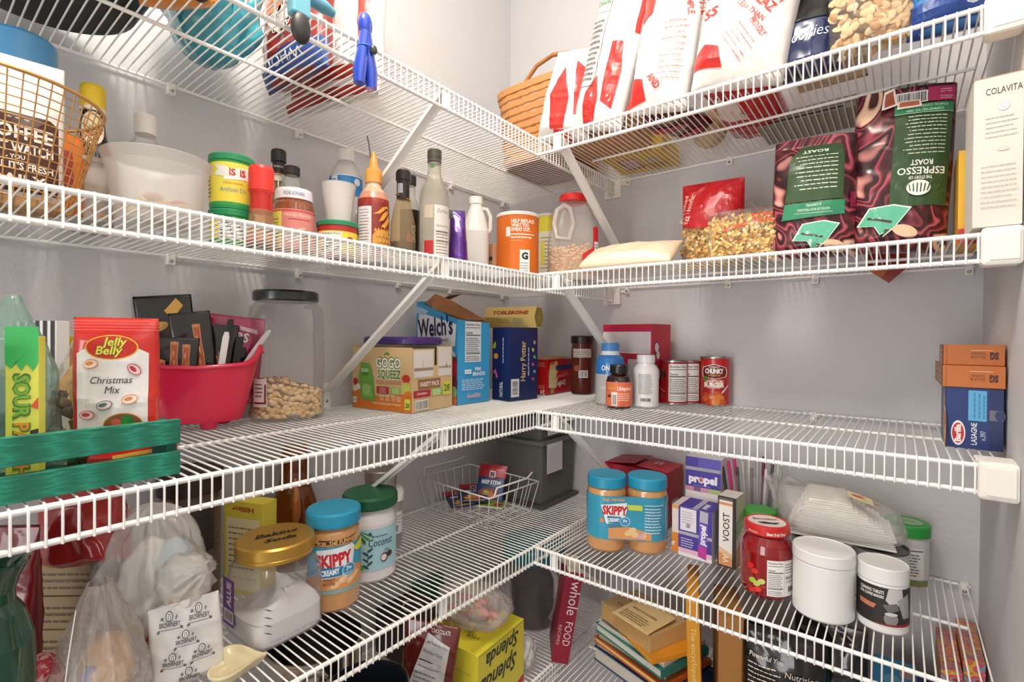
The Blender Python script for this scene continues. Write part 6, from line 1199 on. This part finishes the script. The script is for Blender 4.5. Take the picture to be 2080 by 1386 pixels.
# jam jar
L = (.880, -.2962, zz); t = lcyl('jam_jar', 'round red jam jar with a red and white lid and nutrition label', 'jar', L, off=8)
MB().lathe([(0, .001), (.036, .001), (.042, .006), (.0455, .02), (.0455, .085), (.043, .1), (.036, .112), (.033, .116)], M('#8e1018', .05, coat=1., var=.3, bs=60), 56).build('jar_body', t)
MB().lathe([(.034, .116), (.0385, .117), (.040, .119), (.040, .132), (.038, .136), (.034, .1365), (.033, .1355, M('#ece6e0', .4)), (0, .1355)], M('#d22a28', .3), 56).build('lid', t)
d = Dec(t, Stop(.1358)); d.xf(0, 0, 8); d.t('Smucker', .0, .006, .009, '#b5302c', w=.045, bold=.02); d.p([(-.02, -.01), (-.006, -.006), (.012, -.012), (.02, -.008), (.012, -.017), (-.01, -.016)], '#2a2420'); d.done()
d = Dec(t, Scyl(.0402), step=.004); d.t('Best fruit first', .012, .1215, .006, '#f4e4de', w=.034, bold=.03); d.t('always.', -.03, .1215, .0055, '#f4e4de', w=.02); d.done()
d = Dec(t, Scyl(.0457), step=.004); d.nf(-.005, .012, .025, .078); d.r(.0251, .012, .062, .078, '#ebe8e4'); d.para(.027, .055, .06, .075, 4, '#555555', .3); d.t('REAL FRUIT', .042, .044, .005, '#2a2a2a', w=.028, bold=.02); d.t("IT'S THE INSIDE", .042, .037, .003, '#2a2a2a', w=.028); d.bar(.034, .02, .05, .03, bg=None)
for u, v, c in ((-.034, .06, '#d2221f'), (-.026, .052, '#d93226'), (-.03, .034, '#a8c24a'), (-.022, .03, '#b5cc5a'), (-.02, .02, '#e0322a'), (-.03, .016, '#c62a22'), (-.014, .036, '#c8d070')): d.e(u, v, .0065, .005, c, 20)
d.done()
L = (.842, -.165, zz); t = lcyl('supplement_jar', 'green-lidded white jar mostly hidden behind the red jam jar', 'jar', L)
MB().lathe([(0, .001), (.031, .001), (.033, .005), (.033, .085), (.031, .092, M('#3fa03c', .35)), (.034, .093), (.034, .112), (.032, .115), (0, .115)], M('#e3e6df', .4), 48).build('jar_body', t)
# white tubs
L = (.9753, -.3130, zz); t = lcyl('powder_tub', 'blank white plastic tub with smooth screw lid, largest of the front tubs', 'tub', L)
WP = M('#ececeb', .35, coat=.2)
MB().lathe([(0, .001), (.044, .001), (.0475, .005), (.0475, .094), (.046, .096)], WP, 64).build('tub_body', t); MB().lathe([(.0475, .0965), (.0485, .098), (.0485, .115), (.0475, .117), (.046, .1155), (0, .1155)], WP, 64).build('lid', t)
L = (1.0600, -.2950, zz); t = lcyl('tablet_tub', 'smaller white tub with a black pictured label, right of the blank tub', 'tub', L)
MB().lathe([(0, .001), (.034, .001), (.0360, .004), (.0360, .080), (.033, .083)], WP, 56).build('tub_body', t); MB().lathe([(.0345, .083), (.0365, .084), (.0365, .107), (.0352, .1085), (.034, .1075), (0, .1075)], WP, 56).build('lid', t)
d = Dec(t, Scyl(.0363), step=.003); d.r(-.056, .016, .056, .078, '#2b2624'); d.t('CLEANING TABLETS', -.016, .067, .0052, '#e9e4df', w=.036, bold=.03); d.t('FOR COFFEE MAKERS', -.016, .060, .0045, '#e9e4df', w=.036, bold=.03); d.p([(-.035, .05), (-.008, .048), (-.012, .04), (-.035, .042)], '#c4775a'); d.p([(.008, .078), (.028, .078), (.03, .06), (.016, .045), (.004, .058)], '#c9c6c6'); d.p([(.0, .05), (.02, .055), (.024, .044), (.008, .038)], '#6f6c6c'); d.e(.012, .028, .010, .011, '#8c8888'); d.e(.012, .036, .009, .003, '#d2cfcf'); d.p([(.02, .06), (.04, .07), (.045, .03), (.03, .03)], '#a5a1a2'); d.p([(-.01, .018), (.05, .022), (.05, .016), (-.01, .016)], '#8a2a28'); d.done()
tin = M('#77736f', .35, .7)
for (x, y, r_, lab) in ((.956, -.2085, .0465, 'white-labelled tin can with grey lid behind the blank white tub'), (1.0535, -.185, .0445, 'white-labelled tin can with bar code behind the smaller white tub')):
    L = (x, y, zz); t = lcyl('food_can', lab, 'can', L); h = .1
    MB().lathe([(0, .002), (r_-.002, .001), (r_, .002), (r_, .004, M('#dad7d9', .45)), (r_-.0008, .005), (r_-.0008, h-.005, tin), (r_, h-.004), (r_, h), (r_-.002, h), (r_-.004, h-.004), (r_-.016, h-.004), (r_-.017, h-.003), (0, h-.004)], tin, 56).build('can_body', t)
    d = Dec(t, Scyl(r_-.0006), step=.004); d.bar(-.010, .062, .018, .084, bg=None) if x > 1 else d.para(-.02, .05, .02, .09, 6, '#a5a2a8', .3); d.done()
L = (1.094, -.058, zz); t = lcyl('supplement_jar', 'white jar with bright green lid at the right end of the fourth shelf', 'jar', L)
MB().lathe([(0, .001), (.034, .001), (.0365, .006), (.0365, .088), (.034, .095)], film('#e6e8e4', .85, .2), 56).build('jar_body', t)
MB().lathe([(.036, .094), (.0385, .095), (.0385, .114), (.037, .117), (.0, .117)], M('#2f9f45', .35), 64, rip=.004).build('lid', t)
d = Dec(t, Stop(.1172)); d.e(0, 0, .027, .024, '#6fae6a'); d.e(0, 0, .0255, .0225, '#9ab892'); d.para(-.016, -.01, .016, .012, 4, '#5f8f5c', .4); d.done()
d = Dec(t, Scyl(.0367), step=.004); d.r(-.03, .014, .03, .076, '#eceae6'); d.para(-.026, .02, .024, .066, 8, '#6f6f70', .45); d.r(-.028, .069, .028, .071, '#444444'); d.r(-.04, .0, .04, .012, '#7d8a52'); d.done()
# napkins in clear bag on the cans
t = thing('napkin_bag', 'clear bag of folded white napkins lying across the two tin cans', 'bag', (.985, -.175, zz+.1015), 6)
NP = M('#e6e2dc', .8, bump=.2, bs=200); m = MB()
for i in range(18):
    z = .002+i*.0042; x1 = .088-.006*max(0, i-5); x0 = -.088+.002*i
    m.box(x0+.002*((i*7) % 3), -.06+.001*(i % 2), z, x1-.0015*((i*5) % 4), .055, z+.0037, NP)
o = m.build('napkins', t, bevel=.001); o['kind'] = 'stuff'
NF = film('#f6f4f0', .2, .14, bump=.5, bs=20)
def nb(a, b):
    th = 2*PI*a; u = b*2-1; q = 1/((abs(cos(th))**4+abs(sin(th))**4)**.25); hgt = .042*(1-.5*max(0, u))*(1-.0*u); e = (max(0, 1-abs(u)**10))**.5
    n = noise.noise(Vector((u*5, cos(th)*2, sin(th)*2)))
    return (u*.108, .068*q*cos(th)*(.3+.7*e), .043*(1-.3*max(0, u))+hgt*1.06*q*sin(th)*e+.006*n*e*max(0, sin(th))+.03*max(0, -u-.6)*1.6)
MB().grid(nb, 48, 40, NF).build('bag_skin', t)
d = Dec(t, lambda u, v, o: (u, v, .0925+o-.30*max(0, u))); d.r(.015, -.045, .055, .0, '#e9d9a8'); d.e(.03, -.02, .009, .008, '#d8552c'); d.e(.042, -.028, .006, .004, '#b5c24a'); d.e(.038, -.012, .006, .006, '#d98a3a'); d.p([(.056, -.03), (.066, -.03), (.066, -.022), (.056, -.022)], '#c4453a'); d.para(-.09, -.04, -.05, -.01, 3, '#4a4a4c', .4); d.done()
m = MB(); m.grid(lambda a, b: (-.108-.012*b+.01*sin(a*9), -.05+a*.1*(1-.2*b), .04+.055*b+.008*sin(a*14+b*3)), 20, 12, NF); m.build('bag_neck', t)

# ================= lowest shelves, seen through the wires =================
zz = Z5+.0015; ST = M('#cfcac2', .22, 1.)
L = (.150, -.812, zz); t = lcyl('cooking_pot', 'open stainless steel pot on the lowest left shelf, under the peanut butter jar', 'pot', L)
MB().lathe([(0, .001), (.082, .001), (.090, .008), (.092, .19), (.096, .194), (.096, .197), (.0905, .196), (.088, .012), (0, .005)], ST, 72).build('pot_body', t)
MB().tube([(-.025, -.093, .16), (-.022, -.106, .164), (0, -.109, .165), (.022, -.106, .164), (.025, -.093, .16)], .0045, ST, 10).build('handle', t)
L = (.335, -.818, zz); t = lcyl('cooking_pot', 'black pot with a bluish sheen at the bottom, in front of the steel pot', 'pot', L)
MB().lathe([(0, .001), (.062, .001), (.070, .01), (.072, .175), (.0735, .178), (.070, .177), (.068, .15), (.060, .006), (0, .004)], M('#2c313a', .3, .6), 64).build('pot_body', t)
MB().lathe([(.0725, .174), (.0745, .175), (.0745, .180), (.072, .181)], M('#9a9894', .25, .9), 64, cap0=False, cap1=False).build('rim_band', t)
t = thing('wooden_tray', 'brown slatted wooden tray at the bottom, under the gold-lidded jar', 'tray', (.13, -1.045, zz), 90)
WD = ramp_mat('brown_wood', [(0, '#5a351a'), (.5, '#7d4c24'), (1, '#9a6230')], 'wave', 14, 4, .5, 3, (.3, 3, 3)); m = MB()
for i in range(6): m.box(-.12, -.22+i*.038, .004, .12, -.22+i*.038+.034, .012, WD)
m.build('slats', t); MB().box(-.125, -.225, 0, .125, -.218, .03, WD).build('side_rail', t); MB().box(-.125, .008, 0, .125, .015, .03, WD).build('side_rail', t)
t = carton('storage_box', 'dark brown box on the lowest left shelf behind the steel pot', 'box', (.03, -.575, zz), 0, .14, .12, .11, '#35221c', r=.4)
t = thing('white_cord', 'loop of white cord lying on the dark brown box', 'cord', (.10, -.515, zz+.1125))
MB().tube([(.03*cos(a)*(1+.2*sin(3*a)), .022*sin(a), .0005+.0007*sin(2*a)) for a in [2*PI*i/40 for i in range(40)]], .0022, M('#dedad4', .5), 8, closed=True).build('cord_body', t)
for i, (x, y) in enumerate(((.035, -.375), (.038, -.43))):
    L = (x, y, zz); t = lcyl('green_jar', 'dark green jar at the back of the lowest left shelf, '+('right of its twin' if i == 0 else 'left of its twin'), 'jar', L, 'dark green jars')
    MB().lathe([(0, .001), (.026, .001), (.027, .005), (.027, .1), (.025, .105), (.025, .12), (0, .122)], M('#1f5a3c', .35), 40).build('jar_body', t)
t = carton('sugar_box', 'cream beige box on the lowest left shelf under the wire basket', 'box', (.13, -.40, zz), 0, .09, .07, .12, '#b5ab90', r=.5)
# chocolate bag
t, b, d = pouch('chocolate_bag', 'dark red chocolate bag with a white nutrition label leaning in the bottom shelf', 'bag', (.312, -.668, zz), 30, .115, .222, .045, M('#6e241c', .2, coat=.7), 95, crk=.004, ty=6)
d.xf(-.008, 0, -10); d.p([(-.045, .03), (.018, .03), (.026, .12), (.018, .19), (-.034, .2), (-.04, .12)], '#dcdadb'); d.t('Dark Chocolate Bitter Wafers', -.008, .183, .0055, '#4a4648', w=.045); d.t('Nutrition Facts', -.012, .165, .007, '#4a4648', w=.042); d.r(-.036, .15, .012, .152, '#2a2a2c'); d.r(-.036, .14, .012, .1408, '#2a2a2c'); d.para(-.036, .05, .014, .135, 9, '#8a8688', .3); d.xf(0, 0, 0); d.t('CHOCOLATE', .020, .205, .008, '#e2d6cc', w=.04, bold=.03); d.done()
# yellow sweetener carton
t = carton('sweetener_box', 'bright yellow sweetener box lying on its side at the bottom', 'box', (.232, -.605, zz), 3, .170, .17, .148, '#e3d83c', r=.4)
d = Dec(t, Sright(.170)); d.xf(.085, .085, 178); d.t('Splenda', .01, -.004, .034, '#2c3a34', w=.13, bold=.02, sh=.3); d.t('Splenda', .0, -.05, .03, '#2c3a34', w=.12, bold=.02, sh=.3); d.xf(); d.p([(0, 0), (.17, 0), (.17, .02), (.08, .0)], '#c4302a'); d.r(.002, .002, .168, .0035, '#cfd0a0'); d.r(.002, .144, .168, .1455, '#a8a86a'); d.done()
d = Dec(t, Stop(.148)); d.xf(.06, .09, 190); d.para(-.02, -.02, .03, .02, 4, '#5a5a2a', .3); d.t('1000', -.05, .05, .010, '#4a4a3a', w=.03); d.t('splenda', -.02, -.06, .016, '#3a443a', w=.06, sh=.3); d.done()
d = Dec(t, Sfront()); d.t('Splend', .08, .04, .03, '#26302a', w=.12, bold=.04, sh=.3); d.r(.0, .1, .152, .102, '#b8b04a'); d.done()
t = thing('plastic_bag', 'clear bag of red wrapped candies resting on the yellow sweetener box', 'bag', (.315, -.515, zz+.149))
sack(MB(), (0, 0, 0), .092, .072, .09, film('#f4ebe6', .28, .15, bump=.5), 31, .22).build('bag_skin', t)
m = MB(); rd = random.Random(3)
for i in range(34):
    a = rd.uniform(0, 7); r = .056*sqrt(rd.random()); m.ell((r*cos(a)-.01, r*sin(a), .012+rd.random()*.03), (.013, .009, .007), M(rd.choice(['#c4322e', '#d2453a', '#8e4a30', '#e06a5a', '#a8862c']), .25, coat=.5), 8, 6, Matrix.Rotation(rd.uniform(0, 6), 3, 'X'))
o = m.build('wrapped_candies', t); o['kind'] = 'stuff'
t = thing('plastic_bag', 'crumpled white plastic bag tucked right of the yellow box', 'bag', (.372, -.395, zz)); sack(MB(), (0, 0, 0), .026, .032, .085, film('#e8e6e4', .6, .2, bump=.8), 33, .3).build('bag_skin', t)
# glass pitcher with teal lid
L = (.262, -.205, zz); t = lcyl('glass_pitcher', 'large clear pitcher with a wide teal lid in the corner of the lowest shelf', 'pitcher', L)
MB().lathe([(0, .001), (.060, .001), (.066, .006), (.072, .12), (.072, .185), (.070, .19)], film('#c8c8cc', .18, .04), 56, cap0=False).build('pitcher_body', t)
MB().lathe([(0, .004), (.058, .004), (.066, .12), (0, .125)], M('#3a332e', .3, coat=.5, var=.3, bs=30), 48).build('pitcher_contents', t)
MB().lathe([(.073, .188), (.088, .19), (.09, .194), (.09, .222), (.086, .228), (0, .23)], M('#1e7480', .35), 64).build('lid', t)
MB().tube([(.05, -.055, .17), (.06, -.085, .16), (.06, -.09, .09), (.046, -.056, .04)], .008, film('#c9c4c4', .3, .05), 10).build('handle', t)
# leaning cook book
t = thing('cook_book', 'dark red cook book standing upright and leaning, spine lettered whole food recipes', 'book', (.424, -.318, zz), facing((.424, -.318), 4), ty=9)
MB().box(-.021, 0, 0, .021, .11, .228, M('#8e1c34', .4)).box(-.018, .003, .2279, .018, .107, .2285, M('#e6ddcc', .7)).build('book_body', t, bevel=.0015)
d = Dec(t, Sfront()); d.xf(.004, .12, -90); d.t('whole', -.045, -.008, .026, '#eddfe2', w=.085); d.t('FOOD', .045, -.006, .018, '#eddfe2', w=.06); d.t('RECIPES', .05, -.021, .007, '#e0b8c2', w=.05); d.done()
# book stack
BX = [  # w, d, h, yaw, dx, cover, pages, label
 (.225, .17, .034, -16, 0, '#2b4a74', '#cfc9bd', 'thick hardcover with blue cover, lowest of the book stack'),
 (.22, .165, .010, -13, .004, '#23304a', '#d6cfc0', 'thin navy book, second from the bottom of the stack'),
 (.215, .17, .013, -18, .0, '#c9622c', '#e8d48a', 'orange and yellow book, third from the bottom of the stack'),
 (.20, .15, .016, -14, .01, '#6a5a44', '#b8ac90', 'brown spiral book, in the middle of the stack'),
 (.21, .16, .020, -20, .004, '#2c8078', '#d8d6cc', 'teal hardcover in the middle of the book stack'),
 (.20, .15, .010, -17, .012, '#c6c4b8', '#e2dfd2', 'pale thin book just above the teal hardcover'),
 (.13, .13, .010, -32, .075, '#e0992c', '#e6c46a', 'small orange paperback near the top of the stack'),
 (.165, .12, .038, -22, .02, '#c9ab78', '#c49c62', 'old tan paperback on top of the book stack'),
]
z = zz
for w, d_, h, yaw, dx, cv, pg, lab in BX:
    a = radians(yaw); t = thing('book', lab, 'book', (.482+dx, -.250-dx*.2, z), yaw, 'stack of cook books'); C = M(cv, .45)
    MB().box(0, 0, 0, w, d_, .0022, C).box(0, 0, h-.0022, w, d_, h, C).box(w-.002, 0, .002, w, d_, h-.002, C).build('cover', t, bevel=.0004)
    MB().box(.003, .003, .0022, w-.002, d_-.003, h-.0022, M(pg, .8, var=.06, bs=300)).build('pages', t)
    d = Dec(t, Stop(h))
    if 'tan paper' in lab: d.t('QUINTESSENTIAL', .08, .03, .009, '#3a2e1c', w=.11); d.t('CANNING', .08, .06, .014, '#3a2e1c', w=.09); d.e(.08, .09, .02, .012, '#8a7450')
    if 'teal' in lab: d.t('COOKING', .1, .01, .008, '#bfe0da', w=.08); d.e(.13, .03, .012, .008, '#b59a6a'); d.e(.16, .025, .012, .008, '#a5764a')
    if 'small orange' in lab: d.t('DICES', .07, .03, .014, '#7a2f14', w=.06, rot=50)
    d.done(); z += h+.0004
t, b, d = pouch('loose_page', 'curled yellowed page lying on top of the old tan paperback', 'paper', (.60, -.305, z+.004), -18, .11, .10, .003, M('#d6bd88', .7), 97, tx=-86, crk=.001); d.t('AND KITCHEN', 0, .05, .007, '#5a4628', w=.07); d.para(-.04, .01, .04, .04, 4, '#8a744a', .3); d.done()
# upright yellow book, cardboard, black bag
t = thing('cook_book', 'tall thin golden yellow book standing upright right of the book stack', 'book', (.762, -.335, zz), facing((.76, -.33), 0), ty=-2)
MB().box(-.013, 0, 0, .013, .18, .272, M('#d9982a', .4)).build('book_body', t, bevel=.002); d = Dec(t, Sfront()); d.xf(0, .12, -90); d.t('The encyclopedia of cooking', 0, -.004, .010, '#f0dc9a', w=.2); d.done()
t = carton('cardboard_box', 'plain brown cardboard box standing right of the yellow book', 'box', (.790, -.285, zz), 20, .05, .14, .235, M('#a8753c', .7, var=.06))
t, b, d = pouch('coffee_bag', 'black bag covered in white text on the lowest back shelf', 'bag', (.905, -.255, zz), facing((.905, -.255)), .15, .235, .06, M('#15130f', .22, coat=.6), 98, crk=.004, top=.3, topstart=.7)
for i in range(15): d.para(-.062, .165-i*.009, -.004, .169-i*.009, 1, '#d8d2c8', .6, i)
d.t('Nutrition', .03, .16, .011, '#d8d2c8', w=.055, sh=.1); d.t('Calorie 100', .032, .125, .010, '#e4e0d8', w=.055, bold=.03)
for i in range(9): d.para(.004, .11-i*.0095, .062, .114-i*.0095, 1, '#b8b2a8', .5, i+30)
d.e(-.05, .045, .009, .009, '#5a9a3c'); d.e(-.05, .045, .007, .007, '#e0e6d4'); d.t('V', -.05, .041, .008, '#3f7a2c', w=.007, bold=.04); d.t('Powerful You', -.03, .18, .008, '#d8d2c8', w=.06, sh=.2, bold=.02); d.done()
t, b, d = pouch('foil_bag', 'dark foil bag behind the black text bag on the lowest shelf', 'bag', (.97, -.13, zz), 0, .13, .22, .06, M('#3a3430', .2, coat=.7), 99, crk=.008); d.done()
t = carton('tissue_box', 'bright blue box on the lowest back shelf, near the right wall', 'box', (1.045, -.235, zz), 0, .065, .12, .175, '#2a9fd0', r=.4); d = Dec(t, Stop(.175)); d.r(.04, .06, .06, .1, '#d0a0a8'); d.e(.03, .04, .015, .02, '#6fc0e0'); d.done()
t = carton('snack_box', 'navy box with yellow lettering, right of the bright blue box', 'box', (1.112, -.215, zz), 0, .028, .11, .15, '#1a3c82', r=.4); d = Dec(t, Stop(.15)); d.t('LIPTON', .014, .05, .012, '#e0d23a', w=.06, rot=90, bold=.04); d.done()
MUL = ramp_mat('woven_print', [(0, '#c4302c'), (.2, '#e0662c'), (.34, '#d9b43a'), (.46, '#d84a6a'), (.58, '#7aa0a8'), (.7, '#a8302c'), (.82, '#c8c4b8'), (1, '#5a3a7c')], 'noise', 60, .6, .4, 1, (1, 4, 1), interp='CONSTANT')
for i in range(2):
    t = carton('patterned_box', ('left' if i == 0 else 'right')+' of two boxes with a multicolour brick-like print at the right wall', 'box', (1.142+i*.031, -.19+i*.02, zz), 0, .029, .16, .225+i*.02, MUL, group='multicolour printed boxes')
